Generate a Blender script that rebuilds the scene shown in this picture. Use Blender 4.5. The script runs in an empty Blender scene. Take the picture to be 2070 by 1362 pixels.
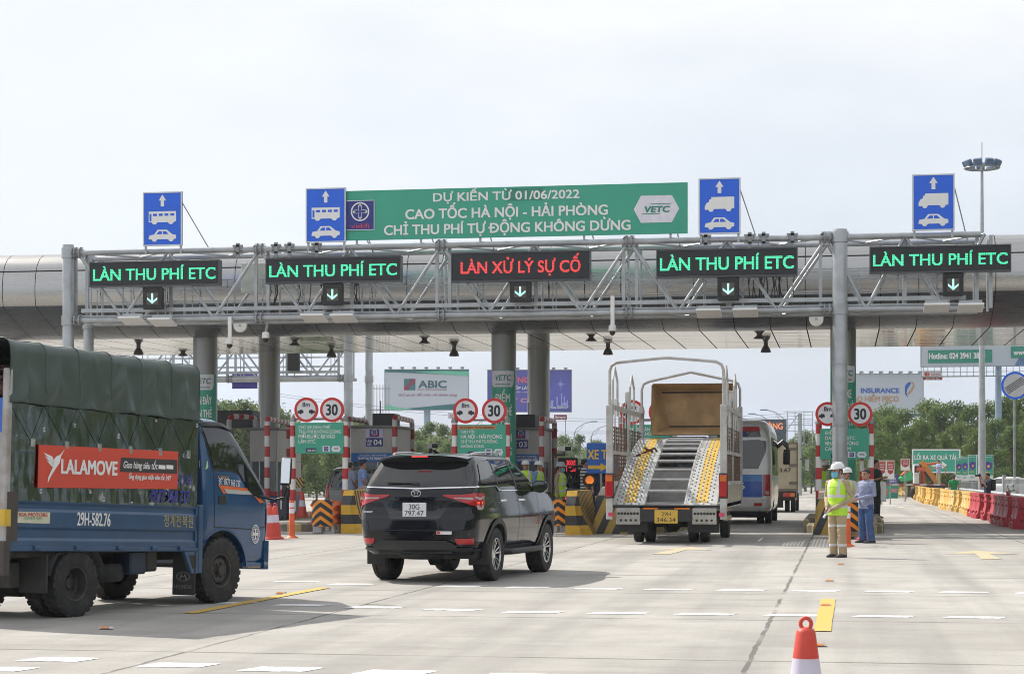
import bpy, bmesh, math, random
from mathutils import Vector, Matrix, noise as mnoise
R = math.radians; PI = math.pi; sin = math.sin; cos = math.cos
S = bpy.context.scene; C = S.collection
rng = random.Random(7)

# ------------------------------------------------------------------ camera
FPX, CX, HY, CAMH = 3900.0, 1035.0, 965.0, 1.48          # focal length in photo pixels, centre column, horizon row, eye height
YAW = math.atan(668 / FPX)
cam = bpy.data.objects.new('camera', bpy.data.cameras.new('camera')); C.objects.link(cam)
cam.location = (0, 0, CAMH); cam.rotation_euler = (R(90), 0, YAW)
cam.data.sensor_width = 36; cam.data.lens = 36 * FPX / 2070
cam.data.shift_y = (HY - 681) / 2070
cam.data.clip_start = 0.5; cam.data.clip_end = 5000
cam.data.dof.use_dof = True; cam.data.dof.focus_distance = 34; cam.data.dof.aperture_fstop = 9
S.camera = cam
# ------------------------------------------------------------------ light
SUN_R, SUN_F, SUN_U = -0.78, 0.66, 1.0                    # towards the sun: right, forward, up
_ca, _sa = cos(YAW), sin(YAW)
sun_dir = Vector((_ca * SUN_R - _sa * SUN_F, _sa * SUN_R + _ca * SUN_F, SUN_U)).normalized()
SUN_EL = math.asin(sun_dir.z); SUN_AZ = math.atan2(sun_dir.x, sun_dir.y)
sun = bpy.data.objects.new('sun', bpy.data.lights.new('sun', 'SUN')); C.objects.link(sun)
sun.data.energy = 3.6; sun.data.angle = R(0.6); sun.data.color = (1, .95, .87)
sun.rotation_euler = (-sun_dir).to_track_quat('-Z', 'Y').to_euler()
W = bpy.data.worlds.new('World'); S.world = W; W.use_nodes = True
nt = W.node_tree; nt.nodes.clear()
out = nt.nodes.new('ShaderNodeOutputWorld'); bg = nt.nodes.new('ShaderNodeBackground'); sky = nt.nodes.new('ShaderNodeTexSky')
sky.sky_type = 'NISHITA'; sky.sun_disc = False; sky.sun_elevation = SUN_EL; sky.sun_rotation = SUN_AZ
sky.air_density = 1.0; sky.dust_density = 3.0; sky.ozone_density = 1.0; sky.altitude = 10
geo = nt.nodes.new('ShaderNodeTexCoord'); cl = nt.nodes.new('ShaderNodeTexNoise'); mp = nt.nodes.new('ShaderNodeMapping')
mp.inputs['Scale'].default_value = (1, 1, 2.6); nt.links.new(geo.outputs['Generated'], mp.inputs[0]); nt.links.new(mp.outputs[0], cl.inputs['Vector'])
cl.inputs['Scale'].default_value = 2.6; cl.inputs['Detail'].default_value = 7; cl.inputs['Roughness'].default_value = .55
cr = nt.nodes.new('ShaderNodeValToRGB'); cr.color_ramp.elements[0].position = .36; cr.color_ramp.elements[1].position = .68
cr.color_ramp.elements[0].color = (.62,) * 3 + (1,); cr.color_ramp.elements[1].color = (.97,) * 3 + (1,)
nt.links.new(cl.outputs['Fac'], cr.inputs[0])
mx = nt.nodes.new('ShaderNodeMix'); mx.data_type = 'RGBA'
nt.links.new(cr.outputs[0], mx.inputs['Factor']); nt.links.new(sky.outputs[0], mx.inputs[6]); # thin bright cloud, bluer in the haze low down
sz = nt.nodes.new('ShaderNodeSeparateXYZ'); nt.links.new(geo.outputs['Generated'], sz.inputs[0])
cg = nt.nodes.new('ShaderNodeValToRGB'); cg.color_ramp.elements[0].position = .0; cg.color_ramp.elements[1].position = .22
cg.color_ramp.elements[0].color = (.73, .825, 1.01, 1); cg.color_ramp.elements[1].color = (.965, .98, 1.0, 1); nt.links.new(sz.outputs['Z'], cg.inputs[0])
vm = nt.nodes.new('ShaderNodeVectorMath'); vm.operation = 'SCALE';
cm = nt.nodes.new('ShaderNodeMapRange'); cm.inputs[1].default_value = .38; cm.inputs[2].default_value = .66; cm.inputs[3].default_value = 6.75; cm.inputs[4].default_value = 7.5
nt.links.new(cl.outputs['Fac'], cm.inputs[0]); nt.links.new(cm.outputs[0], vm.inputs['Scale']); nt.links.new(cg.outputs[0], vm.inputs[0]); nt.links.new(vm.outputs[0], mx.inputs[7])
nt.links.new(mx.outputs[2], bg.inputs[0]); bg.inputs[1].default_value = 0.10; nt.links.new(bg.outputs[0], out.inputs[0])
S.view_settings.view_transform = 'Standard'; S.view_settings.look = 'None'; S.view_settings.gamma = 1
S.view_settings.exposure = 0.55
S.cycles.filter_width = 1.0
S.cycles.max_bounces = 6; S.cycles.diffuse_bounces = 3; S.cycles.glossy_bounces = 4; S.cycles.transparent_max_bounces = 8
S.cycles.use_denoising = True

# ------------------------------------------------------------------ from photo pixels to metres
def ray(px, py):
	u = (px - CX) / FPX
	return Vector((_ca * u - _sa, _sa * u + _ca, (HY - py) / FPX))
def gp(px, py, z=0.0):                                    # the point of height z seen at a pixel
	r = ray(px, py); t = (z - CAMH) / r.z
	return Vector((r.x * t, r.y * t, z))
def yp(px, py, Y):                                        # the point on the plane across the lanes at distance Y
	r = ray(px, py); t = Y / r.y
	return Vector((r.x * t, Y, CAMH + r.z * t))
def dp(px, py, d):
	r = ray(px, py); return Vector((r.x * d, r.y * d, CAMH + r.z * d))
def rect(px0, px1, py0, py1, Y):                          # x0, x1, z0, z1 of a board across the lanes (py at its middle column)
	pm = (px0 + px1) / 2
	return yp(px0, py0, Y).x, yp(px1, py0, Y).x, yp(pm, py1, Y).z, yp(pm, py0, Y).z

# ------------------------------------------------------------------ mesh building
_tx = {}
def text_mesh(body, off, res=4):
	k = (body, off)
	if k not in _tx:
		c = bpy.data.curves.new('lettering', 'FONT'); c.body = body.replace('Đ', 'D'); c.size = 1; c.offset = off; c.resolution_u = res
		o = bpy.data.objects.new('lettering', c)
		me = bpy.data.meshes.new_from_object(o)
		fs = [tuple(p.vertices) for p in me.polygons if p.area > 1e-6]; up = list(range(len(me.vertices)))
		def root(i):
			while up[i] != i: up[i] = up[up[i]]; i = up[i]
			return i
		for f in fs:
			for i in f[1:]: up[root(i)] = root(f[0])
		ids = {}; vs = []
		for v in me.vertices:                              # strokes that cross lie a hair apart
			n = ids.setdefault(root(v.index), len(ids)); vs.append(Vector((v.co.x, v.co.y, (n % 5) * .00015)))
		for i, ch in enumerate(body):                      # the barred D gets its bar here
			if ch == 'Đ' and body != 'Đ':
				x1 = max(v.x for v in text_mesh(body[:i].replace('Đ', 'D') + 'D', 0)[0]); x0 = x1 - DW; n = len(vs)
				vs += [Vector((x0 + a * DW, z, .0012)) for a, z in ((-.16, .31), (.5, .31), (.5, .41), (-.16, .41))]; fs.append((n, n + 1, n + 2, n + 3))
		_tx[k] = (vs, fs)
		bpy.data.objects.remove(o); bpy.data.curves.remove(c); bpy.data.meshes.remove(me)
	return _tx[k]
DW = max(v.x for v in text_mesh('D', 0)[0]) - min(v.x for v in text_mesh('D', 0)[0])
CAPH = max(v.y for v in text_mesh('H', 0)[0])
class MB:
	def __init__(s): s.bm = bmesh.new(); s.mi = 0
	def _done(s, fs):
		for f in fs: f.material_index = s.mi
		return fs
	def face(s, pts):
		return s._done([s.bm.faces.new([s.bm.verts.new(p) for p in pts])])
	def box(s, x0, x1, y0, y1, z0, z1, bev=0, seg=1):
		v = [s.bm.verts.new((x, y, z)) for z in (z0, z1) for y in (y0, y1) for x in (x0, x1)]
		fs = [s.bm.faces.new([v[i] for i in q]) for q in ((0, 2, 3, 1), (4, 5, 7, 6), (0, 1, 5, 4), (2, 6, 7, 3), (0, 4, 6, 2), (1, 3, 7, 5))]
		s._done(fs)
		if bev:
			es = set(e for f in fs for e in f.edges)
			r = bmesh.ops.bevel(s.bm, geom=list(es), offset=bev, segments=seg, affect='EDGES', profile=.5)
			s._done(r['faces'])
		return s
	def cbox(s, c, d, bev=0, seg=1):
		return s.box(c[0] - d[0] / 2, c[0] + d[0] / 2, c[1] - d[1] / 2, c[1] + d[1] / 2, c[2] - d[2] / 2, c[2] + d[2] / 2, bev, seg)
	def rings(s, rs, closed=True, cap=True):
		vs = [[s.bm.verts.new(p) for p in r] for r in rs]; fs = []
		n = len(vs[0])
		for a, b in zip(vs, vs[1:]):
			for i in range(n if closed else n - 1):
				j = (i + 1) % n
				fs.append(s.bm.faces.new((a[i], a[j], b[j], b[i])))
		if cap and closed:
			fs.append(s.bm.faces.new(vs[0][::-1])); fs.append(s.bm.faces.new(vs[-1]))
		s._done(fs); return s
	def cyl(s, p0, p1, r0, r1=None, n=12, cap=True):
		p0, p1 = Vector(p0), Vector(p1); r1 = r0 if r1 is None else r1
		q = (p1 - p0).to_track_quat('Z', 'Y')
		ring = lambda p, r: [p + q @ Vector((r * cos(2 * PI * i / n), r * sin(2 * PI * i / n), 0)) for i in range(n)]
		return s.rings([ring(p0, r0), ring(p1, r1)], cap=cap)
	def tube(s, pts, r, n=8):
		pts = [Vector(p) for p in pts]; rs = []; q0 = None
		for i, p in enumerate(pts):
			d = (pts[min(i + 1, len(pts) - 1)] - pts[max(i - 1, 0)]).normalized()
			if q0 is None: q0 = d.to_track_quat('Z', 'Y')
			else: q0 = (q0 @ Vector((0, 0, 1))).rotation_difference(d) @ q0
			ri = r[i] if isinstance(r, (list, tuple)) else r
			rs.append([p + q0 @ Vector((ri * cos(2 * PI * k / n), ri * sin(2 * PI * k / n), 0)) for k in range(n)])
		return s.rings(rs)
	def lathe(s, prof, n=20, c=(0, 0, 0), axis='z', cap=True, sx=1, sy=1):
		rs = []
		for r, z in prof:
			r = max(r, .0005)
			pts = []
			for i in range(n):
				a = 2 * PI * i / n; u, v = r * cos(a) * sx, r * sin(a) * sy
				pts.append(Vector(c) + (Vector((u, v, z)) if axis == 'z' else Vector((z, u, v)) if axis == 'x' else Vector((v, z, u))))
			rs.append(pts)
		return s.rings(rs, cap=cap)
	def prism(s, poly, a, b, axis='y'):
		f = (lambda p, t: (p[0], t, p[1])) if axis == 'y' else (lambda p, t: (t, p[0], p[1])) if axis == 'x' else (lambda p, t: (p[0], p[1], t))
		return s.rings([[f(p, a) for p in poly], [f(p, b) for p in poly]])
	def flat(s, poly, y=0.0):                              # outline in x,z facing -y
		return s.face([(p[0], y, p[1]) for p in poly])
	def grid(s, P, nu, nv):                                # P(u,v) for u,v in 0..1
		v = [[s.bm.verts.new(P(i / nu, j / nv)) for j in range(nv + 1)] for i in range(nu + 1)]
		s._done([s.bm.faces.new((v[i][j], v[i + 1][j], v[i + 1][j + 1], v[i][j + 1])) for i in range(nu) for j in range(nv)])
		return s
	def text(s, body, x, z, h, y=0.0, w=None, al='c', off=.02, M=None, shear=0.0):
		if off > .002:                                     # bold: four shifted copies
			for i, (dx, dz) in enumerate(((-1, -1), (1, -1), (-1, 1), (1, 1))): s.text(body, x + dx * off * h * 1.5, z + dz * off * h * 1.1, h, y - i * .0008, w, al, 0, M, shear)
			return s
		vs, fs = text_mesh(body, 0)
		if not vs: return s
		k = h / CAPH; x0 = min(v.x for v in vs); x1 = max(v.x for v in vs)
		kx = k if w is None else w / (x1 - x0)
		sh = {'c': (x0 + x1) / 2, 'l': x0, 'r': x1}[al]
		nv = []
		for v in vs:
			p = Vector((x + (v.x - sh) * kx + v.y * k * shear, y - v.z, z + v.y * k))
			nv.append(s.bm.verts.new(M @ p if M else p))
		fl = []
		for f in fs:
			try: fl.append(s.bm.faces.new([nv[i] for i in f]))
			except ValueError: pass
		s._done(fl); return s
	def move(s, M): bmesh.ops.transform(s.bm, matrix=M, verts=s.bm.verts); return s
	def build(s, name, m, parent=None, smooth=None, xf=None, recalc=True, split=False):
		if split:                                          # each loose piece becomes a part of its own
			left = set(s.bm.verts); o = None
			while left:
				st = [next(iter(left))]; isl = set(st)
				while st:
					for e in st.pop().link_edges:
						for v in e.verts:
							if v not in isl: isl.add(v); st.append(v)
				left -= isl; ix = {v: i for i, v in enumerate(isl)}; q = MB(); nv = [q.bm.verts.new(v.co) for v in isl]
				for f in {f for v in isl for f in v.link_faces}: q.bm.faces.new([nv[ix[v]] for v in f.verts])
				o = q.build(name, m, parent, smooth, xf, recalc)
			s.bm.free(); return o
		if xf is not None: s.move(xf)
		if recalc: bmesh.ops.recalc_face_normals(s.bm, faces=s.bm.faces)
		me = bpy.data.meshes.new(name); s.bm.to_mesh(me); s.bm.free()
		for q in (m if isinstance(m, (list, tuple)) else [m]): me.materials.append(q)
		if smooth is not None:
			me.shade_smooth(); me.set_sharp_from_angle(angle=R(smooth))
		o = bpy.data.objects.new(name, me); C.objects.link(o)
		if parent: o.parent = parent
		return o
def tag(o, label=None, cat=None, group=None, kind=None):
	for k, v in (('label', label), ('category', cat), ('group', group), ('kind', kind)):
		if v: o[k] = v
	return o
def thing(name, label, cat, loc=(0, 0, 0), rz=0.0, group=None):
	o = bpy.data.objects.new(name, None); C.objects.link(o); o.empty_display_size = .2
	o.location = loc; o.rotation_euler = (0, 0, rz)
	return tag(o, label, cat, group)
def kids(o): return [c for c in C.objects if c.parent is o]
def dup(o, loc=None, rz=None, label=None, group=None, parent=None):
	c = o.copy(); C.objects.link(c)
	if parent: c.parent = parent
	if loc is not None: c.location = loc
	if rz is not None: c.rotation_euler = (0, 0, rz)
	if label: c['label'] = label
	if group: c['group'] = group
	for k in kids(o): dup(k, parent=c)
	return c

# ------------------------------------------------------------------ materials
def _new(name):
	m = bpy.data.materials.new(name); m.use_nodes = True
	return m, m.node_tree, m.node_tree.nodes['Principled BSDF']
def _noise(nt, scale, vec=None, det=4, stretch=None, rough=.5):
	n = nt.nodes.new('ShaderNodeTexNoise'); n.inputs['Scale'].default_value = scale; n.inputs['Detail'].default_value = det; n.inputs['Roughness'].default_value = rough
	tc = nt.nodes.new('ShaderNodeTexCoord'); src = tc.outputs['Object']
	if stretch:
		mp = nt.nodes.new('ShaderNodeMapping'); mp.inputs['Scale'].default_value = stretch
		nt.links.new(src, mp.inputs[0]); src = mp.outputs[0]
	nt.links.new(src, n.inputs['Vector']); return n.outputs['Fac']
def _math(nt, op, a, b=0.0, c=None):
	n = nt.nodes.new('ShaderNodeMath'); n.operation = op
	for i, q in enumerate((a, b, c)):
		if q is None: continue
		if isinstance(q, (int, float)): n.inputs[i].default_value = q
		else: nt.links.new(q, n.inputs[i])
	return n.outputs[0]
def _mixc(nt, f, a, b):
	n = nt.nodes.new('ShaderNodeMix'); n.data_type = 'RGBA'
	for i, q in ((0, f), (6, a), (7, b)):
		if isinstance(q, tuple): n.inputs[i].default_value = q + (1,) if len(q) == 3 else q
		elif isinstance(q, (int, float)): n.inputs[i].default_value = q
		else: nt.links.new(q, n.inputs[i])
	return n.outputs[2]
def _ramp(nt, f, a, b):
	n = nt.nodes.new('ShaderNodeMapRange'); n.inputs[1].default_value = a; n.inputs[2].default_value = b
	nt.links.new(f, n.inputs[0]); return n.outputs[0]
def _bump(nt, b, h, st, dist=.01):
	n = nt.nodes.new('ShaderNodeBump'); n.inputs['Strength'].default_value = st; n.inputs['Distance'].default_value = dist
	nt.links.new(h, n.inputs['Height']); nt.links.new(n.outputs[0], b.inputs['Normal'])
_mc = {}
def mat(name, col, rough=.5, metal=0.0, var=.12, sc=5.0, bump=0.0, bsc=60.0, coat=0.0, dirt=0.0, dcol=(.12, .10, .08), stretch=None, emit=0.0, spec=.5, alpha=1.0, trans=0.0):
	if name in _mc: return _mc[name]
	m, nt, b = _new(name); _mc[name] = m
	c = tuple(col)
	f = _noise(nt, sc, stretch=stretch)
	base = _mixc(nt, _ramp(nt, f, .3, .7), tuple(max(0, x * (1 - var)) for x in c), tuple(min(1, x * (1 + var)) for x in c))
	if dirt:
		base = _mixc(nt, _math(nt, 'MULTIPLY', _ramp(nt, _noise(nt, sc * .6, det=8, rough=.65), .48, .72), dirt), base, dcol)
	nt.links.new(base, b.inputs['Base Color'])
	b.inputs['Roughness'].default_value = rough; b.inputs['Metallic'].default_value = metal; b.inputs['Specular IOR Level'].default_value = spec
	if rough > .12: nt.links.new(_math(nt, 'ADD', _math(nt, 'MULTIPLY', f, .16), rough - .08), b.inputs['Roughness'])
	if coat: b.inputs['Coat Weight'].default_value = coat; b.inputs['Coat Roughness'].default_value = .03
	if bump: _bump(nt, b, _noise(nt, bsc), bump)
	if emit:
		b.inputs['Emission Color'].default_value = c + (1,); b.inputs['Emission Strength'].default_value = emit
	if trans: b.inputs['Transmission Weight'].default_value = trans
	return m
def stripes(name, c1, c2, axis, period, duty=.5, off=0.0, rough=.5, var=.1, dirt=.35, coat=0, extra=None):
	if name in _mc: return _mc[name]
	m, nt, b = _new(name); _mc[name] = m
	tc = nt.nodes.new('ShaderNodeTexCoord'); d = nt.nodes.new('ShaderNodeVectorMath'); d.operation = 'DOT_PRODUCT'
	nt.links.new(tc.outputs['Object'], d.inputs[0]); d.inputs[1].default_value = Vector(axis) / period
	fr = _math(nt, 'FRACT', _math(nt, 'ADD', d.outputs['Value'], off + 100))
	k = _math(nt, 'GREATER_THAN', fr, duty)
	base = _mixc(nt, k, c1, c2)
	n = _noise(nt, 4, det=8, rough=.65)
	base = _mixc(nt, _math(nt, 'MULTIPLY', _ramp(nt, n, .45, .75), dirt), base, (.16, .14, .12))
	nt.links.new(base, b.inputs['Base Color']); b.inputs['Roughness'].default_value = rough
	if coat: b.inputs['Coat Weight'].default_value = coat
	return m
def leds(name, col, e, px=.0, ax=None):                    # a lit display: rows of diodes
	if name in _mc: return _mc[name]
	m, nt, b = _new(name); _mc[name] = m
	b.inputs['Base Color'].default_value = (.01, .01, .01, 1); b.inputs['Roughness'].default_value = .6
	b.inputs['Emission Color'].default_value = tuple(col) + (1,)
	tc = nt.nodes.new('ShaderNodeTexCoord'); sp = nt.nodes.new('ShaderNodeSeparateXYZ'); nt.links.new(tc.outputs['Object'], sp.inputs[0])
	if px:
		fz = _math(nt, 'FRACT', _math(nt, 'MULTIPLY', sp.outputs['Z'], 1 / px)); fx = _math(nt, 'FRACT', _math(nt, 'MULTIPLY', sp.outputs['X'], 1 / px))
		k = _math(nt, 'MULTIPLY', _math(nt, 'GREATER_THAN', fz, .28), _math(nt, 'GREATER_THAN', fx, .14))
		nt.links.new(_math(nt, 'MULTIPLY', _math(nt, 'ADD', _math(nt, 'MULTIPLY', k, .8), .2), e), b.inputs['Emission Strength'])
	else: b.inputs['Emission Strength'].default_value = e
	return m
galv = mat('galvanised_steel', (.42, .44, .46), .42, .55, .14, 3, dirt=.25, dcol=(.25, .22, .19))
galv_d = mat('weathered_steel', (.30, .31, .32), .5, .5, .2, 4, dirt=.3)
white = mat('white_paint', (.78, .78, .77), .45, 0, .05, 3, dirt=.1, dcol=(.4, .38, .35))
letter_w = mat('white_lettering', (.8, .8, .8), .5, 0, .03)
black = mat('black_plastic', (.012, .012, .013), .45, 0, .2)
rubber = mat('tyre_rubber', (.018, .018, .019), .75, 0, .3, 12, bump=.3, bsc=90, dirt=.5, dcol=(.08, .07, .06))
grey_p = mat('grey_paint', (.35, .36, .37), .5, 0, .1, dirt=.2)
green_b = mat('green_board', (.046, .36, .245), .42, 0, .05, 1.5)
blue_b = mat('blue_board', (.013, .125, .74), .38, 0, .05, 1.5)
alu = mat('aluminium_edge', (.62, .64, .66), .35, .7, .08)
redwhite2 = stripes('shaded_red_white_pipe', (.42, .03, .035), (.62, .61, .60), (1, 1, 0), .62, .5, .1, dirt=.3)  # top bar of the pipe guards, toned down to carry shade in its colour
redwhite_p = stripes('shaded_red_white_pipe_post', (.36, .025, .03), (.52, .51, .50), (0, 0, 1), .64, .5, .1, dirt=.3)  # guard posts: white greyed and red darkened, shade put into the colour
redwhite = stripes('red_white_bands', (.48, .025, .03), (.74, .73, .72), (0, 0, 1), .62, .5, .1, dirt=.15)
orange_p = mat('orange_plastic', (.72, .14, .03), .5, 0, .12, dirt=.25)
conered = mat('cone_red', (.62, .062, .04), .45, 0, .1, dirt=.2)
reflect = mat('reflective_sheet', (.72, .70, .78), .35, 0, .08)
glass_d = mat('tinted_glass', (.010, .012, .014), .03, 0, .05, spec=.9)
chrome = mat('chrome', (.8, .8, .82), .08, 1, .02)
conc = mat('concrete_plain', (.36, .34, .30), .85, 0, .15, 4, bump=.3, dirt=.3)
# ================================================================== setting
def road_material():
	m, nt, b = _new('worn_concrete')
	L = nt.links.new
	tc = nt.nodes.new('ShaderNodeTexCoord'); sp = nt.nodes.new('ShaderNodeSeparateXYZ'); L(tc.outputs['Object'], sp.inputs[0])
	X, Y = sp.outputs['X'], sp.outputs['Y']
	big = _noise(nt, .12, det=5); mid = _noise(nt, .9, det=8, rough=.65); fine = _noise(nt, 26, det=6, rough=.7); grit = _noise(nt, 140, det=2)
	col = _mixc(nt, _ramp(nt, big, .3, .7), (.385, .366, .335), (.475, .455, .42))
	col = _mixc(nt, _math(nt, 'MULTIPLY', _ramp(nt, mid, .42, .72), .65), col, (.25, .238, .22))
	col = _mixc(nt, _math(nt, 'MULTIPLY', _ramp(nt, fine, .52, .70), .6), col, (.20, .19, .178))
	col = _mixc(nt, _math(nt, 'MULTIPLY', _ramp(nt, grit, .55, .70), .5), col, (.52, .51, .49))
	pit = _noise(nt, 1.0, det=6, stretch=(5, 9, 1), rough=.8); col = _mixc(nt, _math(nt, 'MULTIPLY', _ramp(nt, pit, .60, .68), .55), col, (.20, .19, .18))
	# each slab its own tone
	wn = nt.nodes.new('ShaderNodeTexWhiteNoise'); wn.noise_dimensions = '2D'; cv = nt.nodes.new('ShaderNodeCombineXYZ')
	L(_math(nt, 'FLOOR', _math(nt, 'DIVIDE', _math(nt, 'ADD', X, .74), 4.76)), cv.inputs[0]); L(_math(nt, 'FLOOR', _math(nt, 'DIVIDE', _math(nt, 'ADD', Y, 1.0), 4.5)), cv.inputs[1])
	L(cv.outputs[0], wn.inputs['Vector'])
	col = _mixc(nt, _math(nt, 'MULTIPLY', wn.outputs['Value'], .4), col, (.27, .255, .232))
	# rubbed tracks along the lanes, patches across them
	tr = _noise(nt, 1.0, det=6, stretch=(1.3, .05, 1)); col = _mixc(nt, _math(nt, 'MULTIPLY', _ramp(nt, tr, .46, .70), .55), col, (.19, .18, .168))
	sc = _noise(nt, 1.0, det=7, stretch=(.35, 3.2, 1), rough=.7); col = _mixc(nt, _math(nt, 'MULTIPLY', _ramp(nt, sc, .54, .74), .48), col, (.19, .18, .165))
	pale = _noise(nt, 1.0, det=6, stretch=(.5, 1.6, 1), rough=.7); col = _mixc(nt, _math(nt, 'MULTIPLY', _ramp(nt, pale, .58, .74), .5), col, (.50, .49, .47))
	# oily stains where vehicles wait
	st = _noise(nt, .35, det=6); near = _math(nt, 'MULTIPLY', _ramp(nt, Y, 40, 62), _ramp(nt, Y, 110, 70))
	col = _mixc(nt, _math(nt, 'MULTIPLY', _math(nt, 'MULTIPLY', _ramp(nt, st, .42, .62), near), .42), col, (.14, .133, .125))
	# joints and cracks
	wob = _math(nt, 'MULTIPLY', _math(nt, 'SUBTRACT', _noise(nt, 1.6, det=8, rough=.7), .5), .10)
	xx = _math(nt, 'ABSOLUTE', _math(nt, 'SUBTRACT', _math(nt, 'MODULO', _math(nt, 'ADD', _math(nt, 'ADD', X, wob), .74 + 2.38 + 4.76 * 40), 4.76), 2.38))
	k1 = _math(nt, 'LESS_THAN', xx, .022)
	crack = _math(nt, 'LESS_THAN', _math(nt, 'ABSOLUTE', _math(nt, 'ADD', _math(nt, 'ADD', X, wob), .74)), _math(nt, 'MULTIPLY', _math(nt, 'MULTIPLY', _ramp(nt, Y, 26, 50), _ramp(nt, _noise(nt, 2.2, det=5), .35, .65)), .055))
	wob2 = _math(nt, 'MULTIPLY', wob, .3)
	yy = _math(nt, 'ABSOLUTE', _math(nt, 'SUBTRACT', _math(nt, 'MODULO', _math(nt, 'ADD', _math(nt, 'ADD', Y, wob2), 4.5 * 41 - 33.7 + 2.25 + 45), 4.5), 2.25))
	k2 = _math(nt, 'LESS_THAN', yy, .030)
	j = _math(nt, 'MAXIMUM', _math(nt, 'MAXIMUM', k1, k2), crack)
	jj = _math(nt, 'MULTIPLY', j, _ramp(nt, _noise(nt, .8), .3, .5))
	col = _mixc(nt, _math(nt, 'MULTIPLY', jj, .72), col, (.07, .065, .06))
	L(col, b.inputs['Base Color']); b.inputs['Roughness'].default_value = .82; b.inputs['Specular IOR Level'].default_value = .35
	_bump(nt, b, fine, .25, .01)
	return m
ground_m = mat('dry_grass_earth', (.10, .12, .05), .95, 0, .4, .05, dirt=.6, dcol=(.2, .17, .11))
g = MB(); g.face([(-2500, -2500, -.02), (2500, -2500, -.02), (2500, 2500, -.02), (-2500, 2500, -.02)]); tag(g.build('ground', ground_m), kind='structure')
g = MB(); g.grid(lambda u, v: (-75 + 90 * u, -70 + 520 * v, 0), 6, 12); road = tag(g.build('road', road_material()), kind='structure')
# painted markings (children of the road)
def worn_paint(name, c, wear):
	m, nt, b = _new(name)
	n = _noise(nt, 7, det=9, rough=.75); n2 = _noise(nt, 1.0, det=4, stretch=(40, 4, 1))
	k = _ramp(nt, _math(nt, 'ADD', _math(nt, 'MULTIPLY', n, .6), _math(nt, 'MULTIPLY', n2, .4)), wear, wear + .07)
	nt.links.new(_mixc(nt, k, c, (.40, .37, .34)), b.inputs['Base Color']); b.inputs['Roughness'].default_value = .7
	return m
mk_w = worn_paint('white_road_paint', (.80, .80, .81), .535); mk_y = worn_paint('yellow_road_paint', (.62, .40, .08), .545); mk_f = worn_paint('faded_road_paint', (.62, .50, .22), .46)
def quad_mark(mb, pts, z=.004):                            # ragged painted patch
	r = random.Random(len(pts) + int(pts[0][0] * 100)); P = [Vector(p) for p in pts]; o = []
	for a, b in zip(P, P[1:] + P[:1]):
		for k in range(7):
			q = a.lerp(b, k / 7); o.append((q.x + r.uniform(-.008, .008), q.y + r.uniform(-.016, .016), z))
	mb.face(o)
rows = []
for k in range(17): rows.append((-7.66 + .95 * k if k < 2 else -5.12 + .953 * (k - 2), 25.52 + (1.05 if k == 0 else .5 if k == 1 else .33 if k == 2 else .2 if k == 3 else 0), .62, .30))
for k in range(14): rows.append((-7.15 + .948 * k, 20.95 + max(0, (4 - k)) * .24, .62, .27))
for x, y in ((-6.29, 14.85), (-5.17, 14.56), (-6.45, 14.02), (-4.27, 14.38), (-3.35, 14.3), (-2.4, 14.2), (-7.2, 14.9), (-1.45, 14.1)): rows.append((x, y, .55, .34))
mb = MB()
for x, y, w, d in rows: quad_mark(mb, [(x - w / 2 - .03, y - d / 2), (x + w / 2 - .06, y - d / 2), (x + w / 2 + .03, y + d / 2), (x - w / 2 + .06, y + d / 2)])
mb.build('rumble_stripe', mk_w, road, recalc=False)
mb = MB()
def strip(mb, a, b, w):
	d = (b - a).normalized(); n = Vector((-d.y, d.x, 0)) * w / 2
	quad_mark(mb, [a + n, a - n, b - n, b + n], .008)
strip(mb, gp(382, 1240), gp(655, 1188), .16); strip(mb, gp(1662, 1276), gp(1674, 1211), .165)
mb.build('lane_line', mk_y, road, recalc=False)
def arrow(mb, x, y, s=1.0, lean=0.0):
	o = [(-.13, 0), (.13, 0), (.10, 1.9), (.52, 1.75), (0, 3.1), (-.52, 1.75), (-.10, 1.9)]
	mb.face([(x + q[0] * s + lean * q[1], y + q[1] * s * 1.0, .006) for q in o])
mb = MB(); p = gp(2005, 1130); arrow(mb, p.x, p.y, 1.35); p = gp(1335, 1120); arrow(mb, p.x, p.y, 1.3, .1); p = gp(1700, 1003)
p = gp(1824, 1026); arrow(mb, p.x, p.y, 1.3)
mb.build('arrow_marking', mk_f, road, recalc=False)
# raised islands between the lanes
kerb_m = stripes('striped_kerb', (.13, .115, .09), (.40, .31, .12), (.0, 1, 0), .42, .5, dirt=.55, rough=.8)
def island(x, y0, y1, w, h=.26):
	mb = MB()
	pts = [(x + w / 2 * cos(a), y0 + w / 2 + w / 2 * sin(a)) for a in [PI + PI * k / 8 for k in range(9)]] + [(x + w / 2, y1), (x - w / 2, y1)]
	c = Vector((x, (y0 + y1) / 2)); ins = lambda d: [((q[0] - x) * (1 - d / (w / 2)) + x, q[1] + d if q[1] < y1 else q[1]) for q in pts]
	a, b2 = pts, ins(.06)
	mb.mi = 0; mb.rings([[(q[0], q[1], 0) for q in a], [(q[0], q[1], h - .06) for q in a], [(q[0], q[1], h) for q in b2]], cap=False)
	mb.mi = 1; mb.face([(q[0], q[1], h) for q in b2])
	return tag(mb.build('pavement', [kerb_m, conc]), kind='structure')
ISL = {}
for k, (x, y0, w) in enumerate(((.05, 51.6, 2.1), (-5.35, 51.4, 1.9), (-10.3, 52.0, 1.9), (-14.85, 51.2, 1.9), (-20.1, 52, 2.2), (-25.5, 52, 2.2))): island(x, y0, 84, w)
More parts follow.
